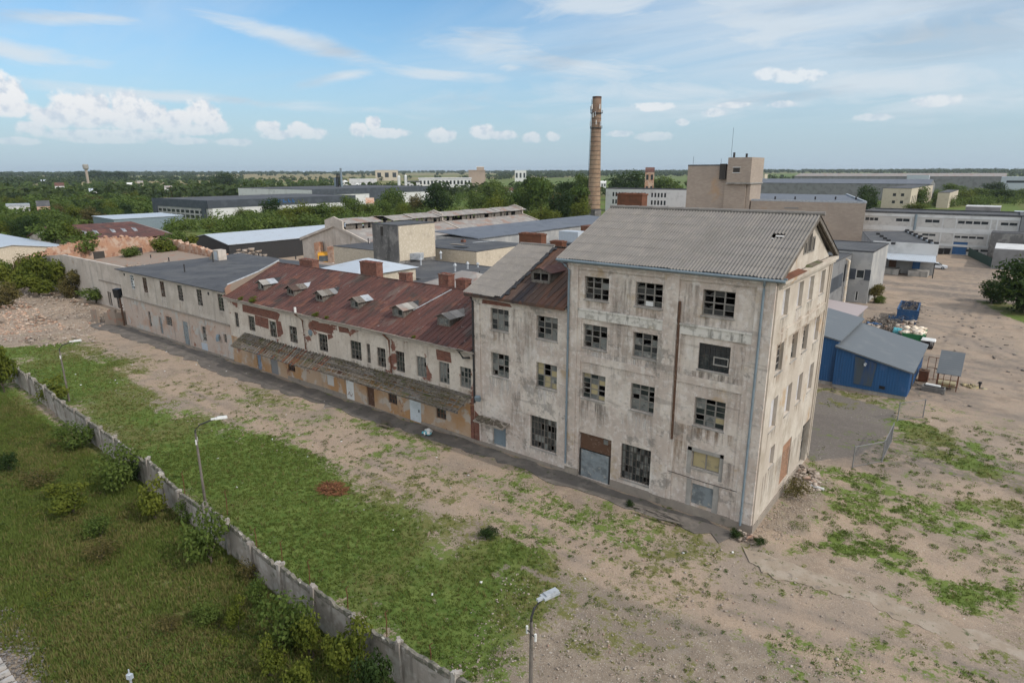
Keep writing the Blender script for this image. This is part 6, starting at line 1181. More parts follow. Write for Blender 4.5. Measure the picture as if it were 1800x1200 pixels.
# concrete panel fence
FP = np.array([(-76.5, -18.4), (-60, -19.2), (-50, -19.8), (-42, -20.0), (-36, -20.35), (-30, -20.9), (-26, -21.0), (-22.6, -21.2), (-18.3, -21.55), (-13.5, -21.8), (-10.5, -21.75), (-5, -21.6), (1.0, -21.7)])
fl_ = np.r_[0, np.cumsum(np.hypot(*np.diff(FP, axis=0).T))]
fence = thing('concrete_fence', 'crumbling grey concrete panel fence running along the grass', 'fence', (-38, -20.3, 0)); rg = random.Random(21)
npan = 25; brk = np.linspace(0, fl_[-1], npan+1); fx_ = lambda s: np.array([np.interp(s, fl_, FP[:, 0]), np.interp(s, fl_, FP[:, 1])])
for k in range(npan):
    a, b = fx_(brk[k]), fx_(brk[k+1]); d = (b-a)/np.linalg.norm(b-a); nrm = np.array([-d[1], d[0]]); lean = rg.uniform(-.05, .05); H = 2.05+.13*((k*7) % 3)/2+(.15 if k % 9 == 4 else 0); off = rg.uniform(-.05, .05)
    P = lambda t, q, z: (*(a+(b-a)*t+nrm*(q+off+lean*z)), z)
    mb = MB().use('fence_concrete'); n = 14; hs_ = [H+rg.uniform(-.07, .05)-(.2 if rg.random() < .06 else 0) for _ in range(n+1)]
    for i in range(n):
        t0, t1 = .05+.9*i/n, .05+.9*(i+1)/n; mb.use('fence_concrete')
        mb.hexa([P(t0, -.06, -.1), P(t1, -.06, -.1), P(t1, .06, -.1), P(t0, .06, -.1), P(t0, -.06, H-.25), P(t1, -.06, H-.25), P(t1, .06, H-.25), P(t0, .06, H-.25)])
        w0, w1 = rg.uniform(.09, .13), rg.uniform(.09, .13); mb.use('fence_crest'); mb.hexa([P(t0, -w0, H-.248), P(t1, -w0, H-.248), P(t1, w1, H-.248), P(t0, w1, H-.248), P(t0, -w0*.8, hs_[i]), P(t1, -w0*.8, hs_[i+1]), P(t1, w1*.7, hs_[i+1]), P(t0, w1*.7, hs_[i])])
    mb.build('panel', None, fence)
    mb = MB(); mb.hexa([P(-.04, -.19, -.1), P(.04, -.19, -.1), P(.04, .13, -.1), P(-.04, .13, -.1), P(-.04, -.17, H+.12), P(.04, -.17, H+.12+lean), P(.04, .13, H+.1), P(-.04, .13, H+.12)])
    for _ in range(3): c = P(rg.uniform(-.05, .05), rg.uniform(-.12, .12), H+.12); mb.obox(c, (.18, .16, .14), rg.uniform(0, 3), rg.uniform(-.5, .5))
    mb.build('post', 'fence_concrete', fence)
for i, (px, py) in enumerate(((452, 975), (497, 1000), (545, 1035), (612, 1085), (680, 1130), (757, 1190), (325, 870), (400, 905))):    # thin rusty wire stakes
    x, y = G(px, py); tag(MB(), ) if False else None; mb = MB(); mb.tube([(x, y, -.1), (x+.05, y+.03, 1.3), (x+.02, y, 1.75)], .025, 5); mb.tube([(x+.02, y, 1.75), (x+.16, y+.05, 1.9)], .02, 5)
    tag(mb.build('wire_stake', 'rust', loc=(x, y, 0)), 'thin rusty iron stake standing in the grass inside the concrete fence', 'stake', 'rusty stakes behind the fence')
# lamp posts
def lamp(base, H, arm, ang, label, headw=.26):
    x, y = base; t = thing('street_lamp', label, 'street lamp', (x, y, 0)); dx, dy = math.cos(ang), math.sin(ang)
    mb = MB(); mb.tube([(x, y, -.1), (x, y, H*.5), (x, y, H)], [.095, .08, .065], 10); mb.build('pole', 'timber', t)
    mb = MB(); mb.tube([(x, y, H-.9), (x, y, H+.2), (x+dx*arm*.25, y+dy*arm*.25, H+.55), (x+dx*arm*.75, y+dy*arm*.75, H+.75), (x+dx*arm, y+dy*arm, H+.8)], .05, 8); mb.build('arm', 'metal_dark', t)
    mb = MB(); c = Vector((x+dx*(arm+.35), y+dy*(arm+.35), H+.84)); mb.obox(c, (.75, headw, .09), ang); mb.obox(c+Vector((dx*.05, dy*.05, .08)), (.6, headw*.7, .07), ang); mb.obox(c-Vector((dx*.5, dy*.5, .0)), (.25, .12, .1), ang); h = mb.build('lamp_head', 'zinc' if headw > .3 else 'white', t)
    mb = MB(); mb.obox(c+Vector((dx*.08, dy*.08, -.065)), (.5, headw*.7, .03), ang); mb.build('lens', 'frost', h)
    mb = MB(); mb.tube([(x-dy*.28, y+dx*.28, H-.55), (x+dy*.28, y-dx*.28, H-.55)], .025, 5); mb.build('crossbar', 'metal_dark', t)
    for s in (-.28, .28):
        for dz in (0, -.5): mb = MB(); mb.tube([(x-dy*s, y+dx*s, H-.55+dz*.3), (x-dy*s, y+dx*s, H-.38+dz*.3)], .05, 7); mb.build('insulator', 'white', t)
la = CAM_YAW
lamp(G(122, 705), 5.2, 1.2, la+.5, 'most distant street lamp, beside the yellow-green shrub at the fence')
lamp(G(362, 890), 5.4, 1.3, la+.35, 'street lamp with white insulators in the bright grass behind the fence')
lamp(G(934, 1092, 5.2), 5.2, .55, la+.6, 'street lamp whose concrete foot stands on the gravel below the dirt track', .36)
mb = MB(); x, y = G(219, 572); t = thing('utility_pole', 'short dark wooden pole with a boxy top at the corner of the flat-roofed block', 'pole', (x, y, 0)); mb.tube([(x, y, 0), (x-.1, y, 5.4)], [.14, .11], 8); mb.build('pole', 'timber_brown', t)
mb = MB(); mb.obox((x-.2, y-.1, 4.9), (1.1, .7, 1.3), .3, .1); mb.build('switch_box', 'black_plastic', t)
for dz in (3.2, 2.7): mb = MB(); mb.obox((x+.05, y-.1, dz), (.9, .14, .12), .2); mb.build('crossarm', 'timber_brown', t)
x, y = G(228, 1188, 1.6); t = thing('signal_post', 'slim pale post with a small blue-white cap near the railway', 'post', (x, y, 0)); mb = MB(); mb.tube([(x, y, 0), (x, y, 1.5)], .05, 6); mb.build('post', 'zinc', t); mb = MB(); mb.obox((x, y, 1.6), (.22, .16, .22), .4); mb.tube([(x, y, 1.65), (x, y, 1.95)], .03, 5); mb.build('cap', 'metal_pale', t)
# railway
rt = thing('railway_track', 'rusty rails on pale sleepers in the bottom corner', 'railway', (-26, -33.4, 0))
for y in (-32.75, -34.2): mb = MB(); mb.box(-52, -10, y-.07, y+.07, .2, .23); mb.box(-52, -10, y-.02, y+.02, .231, .33); mb.box(-52, -10, y-.036, y+.036, .331, .37); mb.build('rail', 'rail', rt)
for k in range(40): x = -33+k*.58; mb = MB(); mb.hexa([(x, -34.75, .0), (x+.26, -34.75, 0), (x+.26, -32.15, 0), (x, -32.15, 0), (x+.03, -34.72, .195), (x+.23, -34.72, .195), (x+.23, -32.18, .195), (x+.03, -32.18, .195)]); mb.build('sleeper', 'sleeper', rt)
rng = np.random.default_rng(5); n = 9000; X = rng.uniform(-40, -14, n); Y = rng.uniform(-36, -30.6, n); k = rng.random(n) < np.clip((-30.4-Y)/1.2, 0, 1); heap('ballast', 'ballast', np.stack([X, Y, .02+rng.random(n)*.05], 1)[k], rng.uniform(.05, .12, n)[k], rng)
# skips, bins and scrap on the right
def skip(name, label, x0, x1, y0, y1, h, mat, rz=0, cat='skip'):
    t = thing(name, label, cat, (x0, y0, 0)); mb = MB(); f = .12; mb.hexa([(x0+f, y0+f, .15), (x1-f, y0+f, .15), (x1-f, y1-f, .15), (x0+f, y1-f, .15), (x0+f, y0+f, .3), (x1-f, y0+f, .3), (x1-f, y1-f, .3), (x0+f, y1-f, .3)])
    for a, b, c, d in ((x0, x1, y0, y0+.1), (x0, x1, y1-.1, y1), (x0, x0+.1, y0+.1, y1-.1), (x1-.1, x1, y0+.1, y1-.1)): mb.box(a, b, c, d, .15, h)
    mb.build('tub', mat, t); mb = MB(); n = max(2, int((y1-y0)/1.1))
    for k in range(n+1): y = y0+(y1-y0-.1)*k/n; mb.box(x1+.002, x1+.1, y, y+.1, .2, h-.12)
    n = max(2, int((x1-x0)/1.0))
    for k in range(n+1): x = x0+(x1-x0-.1)*k/n; mb.box(x, x+.1, y0-.09, y0-.002, .2, h-.12)
    mb.build('rib', mat, t); mb = MB()
    for a, b, c, d in ((x0-.08, x1+.08, y0-.1, y0+.02), (x0-.08, x1+.08, y1-.02, y1+.1), (x1-.02, x1+.11, y0+.02, y1-.02), (x0-.08, x0+.02, y0+.02, y1-.02)): mb.box(a, b, c, d, h-.11, h+.02)
    mb.build('rim', mat, t); mb = MB()
    for y in (y0+.5, y1-.7): mb.box(x0+.3, x1-.3, y, y+.2, 0, .149)
    mb.build('skid', 'metal_dark', t); t.rotation_euler[2] = rz; return t
skip('blue_skip', 'big scuffed blue steel skip heaped with scrap wire', -1.3, 1.2, 70.5, 78, 2.2, 'skip_blue', R(3))
skip('green_skip', 'bright green ribbed skip full of pale foam scraps', 1.0, 3.3, 57.8, 61.6, 1.45, 'green_paint')
rng = np.random.default_rng(9)
n = 130; P = np.stack([rng.uniform(1.1, 3.2, n), rng.uniform(57.9, 61.4, n), 1.2+rng.random(n)*.6], 1); heap('foam_scraps', 'cream', P, rng.uniform(.25, .8, n), rng, flat=.5)
def tangle(name, xr, yr, zf, n, mat, seed):
    rg = random.Random(seed); mb = MB()
    for _ in range(n):
        x, y = rg.uniform(*xr), rg.uniform(*yr); z = zf(x, y)*rg.uniform(.1, 1); a = rg.uniform(0, 6.3); L_ = rg.uniform(.4, 1.5); q = rg.uniform(-.4, .5)
        mb.tube([(x, y, z), (x+L_*.5*math.cos(a), y+L_*.5*math.sin(a), z+q+.2), (x+L_*math.cos(a+.6), y+L_*math.sin(a+.6), z+q)], rg.uniform(.015, .05), 4)
    return tag(mb.build(name, mat), kind='stuff')
tangle('scrap_wire', (-1, .9), (71, 77.4), lambda x, y: 2.6, 170, 'timber', 3); tangle('scrap_metal', (-4.5, 1.2), (62, 70), lambda x, y: 1.5*max(.1, 1-abs((x+1.6)/3.2)), 330, 'timber', 5)
n = 240; P = np.stack([rng.uniform(-4.2, 1, n), rng.uniform(62, 70, n), rng.random(n)*.8], 1); heap('scrap_lumps', 'rubble', P, rng.uniform(.2, .7, n), rng)
for i, (x, y, sz, m_, lab) in enumerate(((-3.2, 64.5, (2.2, 1.1, .8), 'skip_blue', 'blue tarpaulin bundle at the left end of the scrap heap'), (.2, 62.5, (1.7, 1.2, .9), 'teal', 'turquoise plastic drum crushed in front of the scrap heap'), (-1.2, 69.2, (1.8, 1.2, 1.3), 'skip_blue', 'blue steel box open at the top beside the blue skip'))):
    t = thing(('tarpaulin', 'plastic_drum', 'steel_box')[i], lab, ('tarpaulin', 'drum', 'box')[i], (x, y, 0)); mb = MB(); rg = random.Random(i)
    if i == 2:
        for a in ((x-.9, x+.9, y-.6, y-.54), (x-.9, x+.9, y+.54, y+.6), (x-.9, x-.84, y-.54, y+.54), (x+.84, x+.9, y-.54, y+.54), (x-.84, x+.84, y-.54, y+.54)): mb.box(*a, .05 if a[3]-a[2] < 1 else .06, 1.3 if a[3]-a[2] < 1 or a[1]-a[0] < .1 else .12)
    elif i == 1: mb.tube([(x-.8, y, .6), (x-.75, y, .6), (x+.2, y+.1, .55), (x+.8, y, .62)], [.4, .5, .44, .48], 12); mb.tube([(x-.3, y+.1, .58), (x-.2, y+.1, .58)], .52, 12)
    else:
        for _ in range(9): mb.obox((x+rg.uniform(-.8, .8), y+rg.uniform(-.4, .4), rg.uniform(.3, .9)), (rg.uniform(.6, 1.2), rg.uniform(.4, .9), .16), rg.uniform(0, 3), rg.uniform(-.4, .4))
    mb.build(('sheet', 'shell', 'shell')[i], m_, t)
x, y = 4.0, 57.0; t = thing('waste_bin', 'black wheeled waste container with lime green side near the green skip', 'bin', (x, y, 0)); mb = MB(); mb.hexa([(x-.6, y-.45, .2), (x+.6, y-.45, .2), (x+.6, y+.45, .2), (x-.6, y+.45, .2), (x-.75, y-.55, 1.1), (x+.7, y-.55, 1.1), (x+.7, y+.55, 1.1), (x-.75, y+.55, 1.1)]); mb.build('tub', 'black_plastic', t)
mb = MB(); mb.box(x+.72, x+.78, y-.5, y+.5, .3, 1.12); mb.box(x+.25, x+.6, y-.575, y-.556, .4, 1.05); mb.build('side_panel', 'lime', t); mb = MB(); mb.hexa([(x-.8, y-.6, 1.11), (x+.8, y-.6, 1.11), (x+.8, y+.6, 1.11), (x-.8, y+.6, 1.11), (x-.7, y-.5, 1.25), (x+.7, y-.5, 1.25), (x+.7, y+.5, 1.32), (x-.7, y+.5, 1.32)]); mb.build('lid', 'white', t)
for dx in (-.5, .5):
    for dy in (-.35, .35): v = MB(); v.tube([(x+dx-.03, y+dy, .1), (x+.03+dx, y+dy, .1)], .1, 10); v.build('wheel', 'rubber', t)
for i, (px, py) in enumerate(((1652, 447), (1664, 447))):
    x, y = G(px, py); t = thing('waste_bin', 'dark wheeled bin against the white block, %s' % ('the one nearer the blue gate' if i else 'the one farther from the blue gate'), 'bin', (x, y, 0)); v = MB(); v.hexa([(x-.6, y-.4, .15), (x+.6, y-.4, .15), (x+.6, y+.4, .15), (x-.6, y+.4, .15), (x-.75, y-.5, 1.5), (x+.75, y-.5, 1.5), (x+.75, y+.5, 1.5), (x-.75, y+.5, 1.5)]); v.build('tub', 'black_plastic', t); v = MB(); v.box(x-.8, x+.8, y-.55, y+.55, 1.51, 1.65); v.build('lid', 'metal_dark', t)
# sheet-roofed frame stand beside the blue building
t = thing('steel_stand', 'rusty steel frame stand with a slate-grey sheet leaning on top', 'stand', (7.2, 40, 0)); mb = MB()
for x, y in ((6.35, 39.4), (8.1, 39.4), (6.35, 41), (8.1, 41)): mb.box(x, x+.09, y, y+.09, 0, 1.9 if y < 40 else 3.6)
for z in (.5, 1.1, 1.7): mb.box(6.445, 8.095, 39.42, 39.47, z, z+.06)
for x in (6.9, 7.5): mb.box(x, x+.06, 39.48, 39.52, .2, 1.9)
mb.build('frame', 'rust', t); mb = MB(); mb.hexa([(6.25, 39.2, 1.75), (8.35, 39.2, 1.75), (8.35, 41.2, 3.75), (6.25, 41.2, 3.75), (6.25, 39.16, 1.8), (8.35, 39.16, 1.8), (8.35, 41.16, 3.8), (6.25, 41.16, 3.8)]); mb.build('sheet', 'grey_sheet', t); mb = MB(); mb.box(6.5, 8.0, 39.6, 40.8, .3, .75); mb.build('shelf_load', 'yellowed', t)
t = thing('steel_gate_frame', 'thin rusty empty gate frame between blue building and steel stand', 'frame', (5.4, 42, 0)); mb = MB()
for x in (5.2, 5.9, 6.3): mb.tube([(x, 42.5, 0), (x, 42.5, 2.6)], .035, 5)
for z in (.15, 1.4, 2.55): mb.tube([(5.2, 42.5, z), (6.3, 42.5, z)], .03, 5)
mb.build('bars', 'rust', t)
t = thing('rusty_tank', 'dark red rusty box tank against the blue building', 'tank', (5, 41.6, 0)); mb = MB(); mb.box(4.62, 5.5, 41.2, 42.1, .06, 1.15); mb.build('body', 'rust', t); mb = MB(); mb.box(4.58, 5.54, 41.16, 42.14, 1.152, 1.2); mb.tube([(5, 41.6, 1.2), (5, 41.6, 1.32)], .15, 10); mb.build('lid', 'timber_brown', t)
x, y = G(1640, 688); t = thing('concrete_trough', 'stained concrete trough with a pale slab lying across it', 'trough', (x, y, 0)); mb = MB()
for a in ((x-1, x+1, y-.5, y-.38), (x-1, x+1, y+.38, y+.5), (x-1, x-.88, y-.38, y+.38), (x+.88, x+1, y-.38, y+.38)): mb.box(*a, 0, .55)
mb.build('trough', 'concrete_dark', t); mb = MB(); mb.obox((x-.1, y+.25, .62), (1.3, .45, .12), -.1); mb.build('slab', 'white', t)
x, y = G(1710, 680); P = np.array([x, y, .1])+rng.normal(size=(26, 3))*(.45, .3, .08); heap('timber_scraps', 'yellowed', P, rng.uniform(.15, .55, 26), rng, 'small heap of yellow-brown scrap timber on the dirt yard', 'scrap heap', None)
x, y = G(1721, 683); t = thing('bollard', 'short dark stump post beside the yellow scrap timber', 'post', (x, y, 0)); mb = MB(); mb.tube([(x, y, 0), (x, y, .5), (x, y, .75)], [.08, .1, .17], 8); mb.build('stump', 'metal_dark', t)
# chain-link fences
def chainlink(label, pts, h=1.75):
    t = thing('chain_link_fence', label, 'fence', (*pts[0], 0))
    for p in pts: mb = MB(); mb.tube([(*p, 0), (*p, h+.08)], .045, 7); mb.build('post', 'grey_low', t)
    for a, b in zip(pts[:-1], pts[1:]):
        a, b = np.array(a), np.array(b); L_ = np.linalg.norm(b-a); mb = MB(); mb.tube([(*a, h), (*b, h)], .03, 5); mb.tube([(*a, .1), (*b, .1)], .02, 5); mb.build('rail', 'grey_low', t); P = lambda s, z: (*(a+(b-a)*s/L_), z)
        mb = MB(); n = int(L_/.14)
        for k in range(-int(h/.14), n):
            for sgn in (1, -1):
                s0, z0 = k*.14, .1; s1, z1 = s0+h-.1, h
                if s0 < 0: z0 += -s0; s0 = 0
                if s1 > L_: z1 -= s1-L_; s1 = L_
                if z1-z0 < .1: continue
                q = [P(s0, z0), P(s1, z1)] if sgn > 0 else [P(L_-s0, z0), P(L_-s1, z1)]; mb.tube(q, .005, 3, cap=False)
        mb.build('wire_mesh', 'grey_low', t)
chainlink('bent chain-link fence corner on the weeds beyond the gable', GP((1498, 822), (1550, 812), (1566, 778)))
chainlink('short chain-link section at the corner of the blue building', GP((1577, 740), (1622, 734)))
# car, truck
x, y = G(1645, 472); t = thing('parked_car', 'white saloon car parked beside the loading dock', 'car', (x, y, 0)); mb = MB()
prof = [(-2.15, .3), (2.15, .3), (2.2, .55), (2.05, .78), (1.1, .9), (.35, 1.38), (-.75, 1.42), (-1.5, .98), (-2.1, .92), (-2.2, .6)]
mb.prism([(x+u, z) for u, z in prof], 'y', y-.82, y+.82); mb.build('body', 'car', t); mb = MB()
for yy in (y-.835, y+.822): mb.prism([(x+.95, .93), (x+.32, 1.3), (x-.7, 1.34), (x-1.3, 1.0), (x-1.2, .93)], 'y', yy, yy+.013)
mb.hexa([(x+1.06, y-.7, .94), (x+.40, y-.65, 1.36), (x+.40, y+.65, 1.36), (x+1.06, y+.7, .94), (x+1.1, y-.7, .95), (x+.43, y-.65, 1.38), (x+.43, y+.65, 1.38), (x+1.1, y+.7, .95)]); mb.build('window_glass', 'glass', t)
for u in (-1.35, 1.35):
    for s in (-.84, .7): v = MB(); v.tube([(x+u, y+s, .32), (x+u, y+s+.16, .32)], .32, 14); w_ = v.build('wheel', 'rubber', t); v = MB(); v.tube([(x+u, y+s-.01, .32), (x+u, y+s+.17, .32)], .18, 10); v.build('rim', 'zinc', w_)
for s in (-.6, .6): v = MB(); v.box(x+2.1, x+2.2, y+s-.16, y+s+.16, .58, .7); v.build('headlight', 'frost', t)
x, y = G(556, 466, 0); x, y = -117, 51; t = thing('lorry', 'yellow lorry cab parked between the ruined brick pillars', 'lorry', (0, 0, 0)); mb = MB(); mb.prism([(-1.1, .9), (1.15, .9), (1.2, 1.6), (1.0, 2.9), (.7, 3.25), (-1.1, 3.3)], 'y', -1.2, 1.2); mb.build('cab', 'truck', t)
mb = MB(); mb.hexa([(1.2, -1.05, 1.75), (1.24, -1.05, 1.75), (1.24, 1.05, 1.75), (1.2, 1.05, 1.75), (1.0, -1.0, 2.8), (1.06, -1.0, 2.8), (1.06, 1.0, 2.8), (1.0, 1.0, 2.8)]); mb.build('windscreen', 'glass', t)
mb = MB(); mb.box(-.2, .8, -1.22, -1.203, 1.8, 2.7); mb.box(-.2, .8, 1.203, 1.22, 1.8, 2.7); mb.build('side_window', 'glass', t); mb = MB(); mb.box(1.16, 1.3, -1.15, 1.15, .45, .88); mb.build('bumper', 'truck', t)
mb = MB(); mb.box(-6, -1.15, -.5, .5, .6, .9); mb.build('chassis', 'metal_dark', t); mb = MB(); mb.box(-6, -1.4, -1.2, 1.2, .95, 2.4); mb.build('tipper_body', 'rust', t)
for u in (.2, -3.6, -4.8):
    for s in (-1.2, .9): v = MB(); v.tube([(u, s, .5), (u, s+.3, .5)], .5, 14); v.build('wheel', 'rubber', t)
for s in (-.8, .8): v = MB(); v.box(1.31, 1.34, s-.2, s+.2, .55, .75); v.build('headlight', 'white', t)
t.location = (-113.3, 51.2, .3); t.rotation_euler[2] = R(-38); t.scale = (1.2, 1.2, 1.2)
for i, (px, py, w) in enumerate(((548, 452, 1.4), (572, 455, 1.6))):
    x, y = G(px, py, 4); x, y = x-6, y+5; mb = MB(); ruin_wall(mb, [(x, y), (x+w, y+.3)], 1.4, lambda t_: 6.3-.6*i, .5, 40+i); tag(mb.build('brick_pillar', 'rubble_brick', loc=(x, y, 0)), ('broken brick pillar behind the yellow lorry', 'broken brick pillar right of the yellow lorry')[i], 'pillar')
# boards, tarp, brush, rubble by the walls
def boards(label, px, py, n, seed, L0=2.2, mat='timber', spread=(1.2, .4), cat='boards'):
    x, y = G(px, py, .1); rg = random.Random(seed); mb = MB()
    for k in range(n): mb.obox((x+rg.uniform(-1, 1)*spread[0], y+rg.uniform(-1, 1)*spread[1], .12+k*.03), (rg.uniform(.6, 1)*L0, rg.uniform(.12, .3), .035), rg.uniform(-.5, .2), rg.uniform(-.04, .04))
    return tag(mb.build('loose_boards', mat, loc=(x, y, 0)), label, cat)
boards('grey loose boards lying on the asphalt under the gated window', 1158, 908, 7, 3); boards('green-edged planks on the asphalt left of the pale metal door', 672, 745, 4, 6, 1.6, 'moss', (.9, .7))
x, y = G(752, 762, .2); t = thing('refuse_bag', 'crumpled turquoise and white bag dumped beside the pale metal door', 'bag', (x, y, .05)); mb = MB(); rg = random.Random(2)
for _ in range(8): mb.use(rg.choice(['teal', 'white', 'teal'])); mb.obox((x+rg.uniform(-.35, .35), y+rg.uniform(-.2, .2), .25+rg.uniform(-.08, .2)), (rg.uniform(.3, .55), rg.uniform(.2, .4), rg.uniform(.15, .3)), rg.uniform(0, 3), rg.uniform(-.5, .5), rg.uniform(-.5, .5))
mb.build('bag_film', None, t)
x, y = G(585, 862); n = 420; a = rng.uniform(0, 6.3, n); r_ = np.sqrt(rng.random(n)); P = np.stack([x+1.25*r_*np.cos(a), y+.75*r_*np.sin(a), .05+.38*(1-r_**2)*rng.random(n)], 1)
mb = MB(); rg = random.Random(14)
for p in P[:260]: a = rg.uniform(0, 6.3); L_ = rg.uniform(.2, .6); mb.tube([p, (p[0]+L_*math.cos(a), p[1]+L_*math.sin(a), p[2]+rg.uniform(-.05, .12))], rg.uniform(.012, .03), 4)
bo = tag(mb.build('brush_pile', 'straw', loc=(x, y, 0)), 'small rust-brown pile of dead brush in the grass', 'brush pile'); V, F = leaf_quads(P, rng.normal(size=(n, 3))+(0, 0, .6), rng.uniform(.06, .2, n), rng); mesh_part('dead_leaves', np_mesh('dead_leaves', V, F, np.repeat(rng.random(n), 4)), 'straw', bo)
def rubble_field(poly, n, smin, smax, hf, mat, seed, name='rubble', label=None, cat=None, kind='stuff'):
    rng = np.random.default_rng(seed); p = np.array(poly); X = rng.uniform(p[:, 0].min(), p[:, 0].max(), n*3); Y = rng.uniform(p[:, 1].min(), p[:, 1].max(), n*3); d = sdf(X, Y, poly); k = d > 0; X, Y, d = X[k][:n], Y[k][:n], d[k][:n]
    S = smin*(smax/smin)**(rng.random(len(X))**2.2); Z = hf(X, Y, d)*rng.random(len(X))**.6+S*.12; return heap(name, mat, np.stack([X, Y, Z], 1), S, rng, label, cat, kind)
LR = [(-84, -6.5), (-88, -12.5), (-102, -17), (-134, -15), (-150, -9), (-150, -1), (-128, 3.4), (-104, 3.2), (-97, 0), (-92, -4)]
rubble_field(LR, 4200, .07, .45, lambda x, y, d: np.clip(d*.2, 0, .8)*sm(fbm(x, y, .14, 6), .46, .68), 'rubble', 3); rubble_field([(-96, -6), (-100, -13), (-125, -12), (-128, -3)], 900, .1, .5, lambda x, y, d: np.clip(d*.2, 0, .8)*sm(fbm(x, y, .14, 6), .46, .68), 'rubble_brick', 4, 'brick_rubble')
rubble_field(GP((1395, 815), (1437, 830), (1440, 862), (1412, 870), (1390, 845)), 170, .12, .5, lambda x, y, d: np.clip(d, 0, .8)*.7, 'rubble', 8, 'rubble_heap', 'heap of pale broken masonry at the far foot of the gable', 'rubble heap', None)
rubble_field([(-136, 36), (-124, 36), (-124, 48), (-136, 48)], 500, .4, 1.3, lambda x, y, d: np.clip(d*1.1, 0, 4.6), 'rubble', 12, 'rubble_heap', 'big cream rubble heap in front of the long low barn', 'rubble heap', None)
rubble_field([(-134, 6), (-99, 6), (-104, 20), (-128, 26)], 700, .3, 1.0, lambda x, y, d: 3.4+np.clip(d*.3, 0, 1.2), 'rubble', 22)
rubble_field([(.15, 0), (2.2, .5), (2.4, 11), (.15, 11)], 1600, .03, .09, lambda x, y, d: .02+0*d, 'rubble', 15, 'gravel')
rubble_field(GP((890, 1000), (1150, 1080), (1500, 1190), (1800, 1330), (700, 1330)), 2600, .03, .11, lambda x, y, d: .02+0*d, 'rubble', 16, 'gravel'); rubble_field([(-62, -14), (-30, -12), (-5, -9), (10, -9), (10, -2.6), (-5, -3), (-30, -3), (-70, -6)], 2600, .03, .13, lambda x, y, d: .02+0*d, 'rubble', 17, 'gravel')
x, y = G(1313, 942, .2); rubble_field([(x-.9, y-.5), (x+.6, y-.5), (x+.6, y+.35), (x-.9, y+.35)], 26, .12, .4, lambda x, y, d: .1+d, 'rubble', 19, 'broken_stones', 'few pale broken stones at the near foot of the tall block', 'stones', None)
mb = MB(); a = G(1408, 850); b = G(1448, 862); mb.tube([(*a, .12), (*b, .1)], .11, 8); tag(mb.build('concrete_pipe', 'white_band', loc=(*a, 0)), 'pale pipe lying on the weeds near the gable foot', 'pipe')
mb = MB(); ruin_wall(mb, [(-95.5, -1.5), (-93.0, -.9), (-92.6, .8)], .35, lambda t: 2.4-1.2*abs(t-.4), .4, 9); tag(mb.build('wall_remnant', 'rubble', loc=(-95, -1, 0)), 'stump of a broken pale wall beside the dark wooden pole', 'ruin')
mb = MB(); ruin_wall(mb, [(-98.5, -2.2), (-97, -1.9)], .35, lambda t: 2.0, .4, 11); tag(mb.build('wall_remnant', 'rubble', loc=(-98, -2, 0)), 'smaller broken wall pier standing free before the ruin', 'ruin')

rng = np.random.default_rng(41); n = 130; X = rng.uniform(-80, 14, n); Y = rng.uniform(-18, -.3, n); k = (fbm(X, Y, .2, 3) > .46) | (Y > -3); heap('litter', 'white', np.stack([X, Y, .05+0*X], 1)[k], rng.uniform(.04, .16, n)[k], rng, flat=.35)
n = 160; X = rng.uniform(-4, 15, n); Y = rng.uniform(32, 85, n); heap('litter', 'timber', np.stack([X, Y, .04+0*X], 1), rng.uniform(.08, .4, n), rng, flat=.3)
# ------------------------------------------------------------------ vegetation
def make_tree(name, leafmat, seed, H=10, rx=.34, cz_=.6, rz=.36, n=2600, ls=.62, blobs=16, trunk_h=.45, limbs=6):
    rng = np.random.default_rng(seed); rg = random.Random(seed); t = bpy.data.objects.new(name, None); C.objects.link(t)
    B = rng.normal(size=(blobs, 3)); B /= np.linalg.norm(B, axis=1)[:, None]; B *= (rng.random(blobs)**.45)[:, None]*.72; B = B*np.array([rx*H, rx*H, rz*H])+(0, 0, cz_*H); br = rng.uniform(.28, .52, blobs)*rx*H*1.15
    mb = MB(); mb.tube([(0, 0, -.2), (rg.uniform(-.1, .1), 0, trunk_h*H*.5), (rg.uniform(-.2, .2), rg.uniform(-.2, .2), trunk_h*H), (rg.uniform(-.3, .3), 0, cz_*H)], [.028*H, .022*H, .017*H, .008*H], 7)
    for k in range(limbs): b = B[k % blobs]; z0 = rg.uniform(.25, .5)*H*(1 if trunk_h > .2 else .3); mb.tube([(0, 0, z0), tuple(.5*b+np.array([0, 0, z0*.4])), tuple(b)], [.011*H, .008*H, .003*H], 5)
    mb.build('trunk', 'bark', t)
    k = rng.choice(blobs, n, p=br**2/np.sum(br**2)); d = rng.normal(size=(n, 3)); d /= np.linalg.norm(d, axis=1)[:, None]; r = br[k]*(rng.random(n)**.33)*rng.uniform(.8, 1.12, n); P = B[k]+d*r[:, None]*(1, 1, .85); P[:, 2] = np.where(P[:, 2] < .02*H, rng.uniform(.02, .12, n)*H, P[:, 2])
    N = d+rng.normal(size=(n, 3))*.55+(0, 0, .25); V, F = leaf_quads(P, N, rng.uniform(.6, 1.35, n)*ls, rng)
    tint = np.clip(.5+.28*rng.normal(size=blobs)[k]+.22*rng.normal(size=n), 0, 1)
    me = np_mesh('crown', V, F, np.repeat(tint, 4)); link_mesh('crown', me, leafmat, t); return t
_used = {}
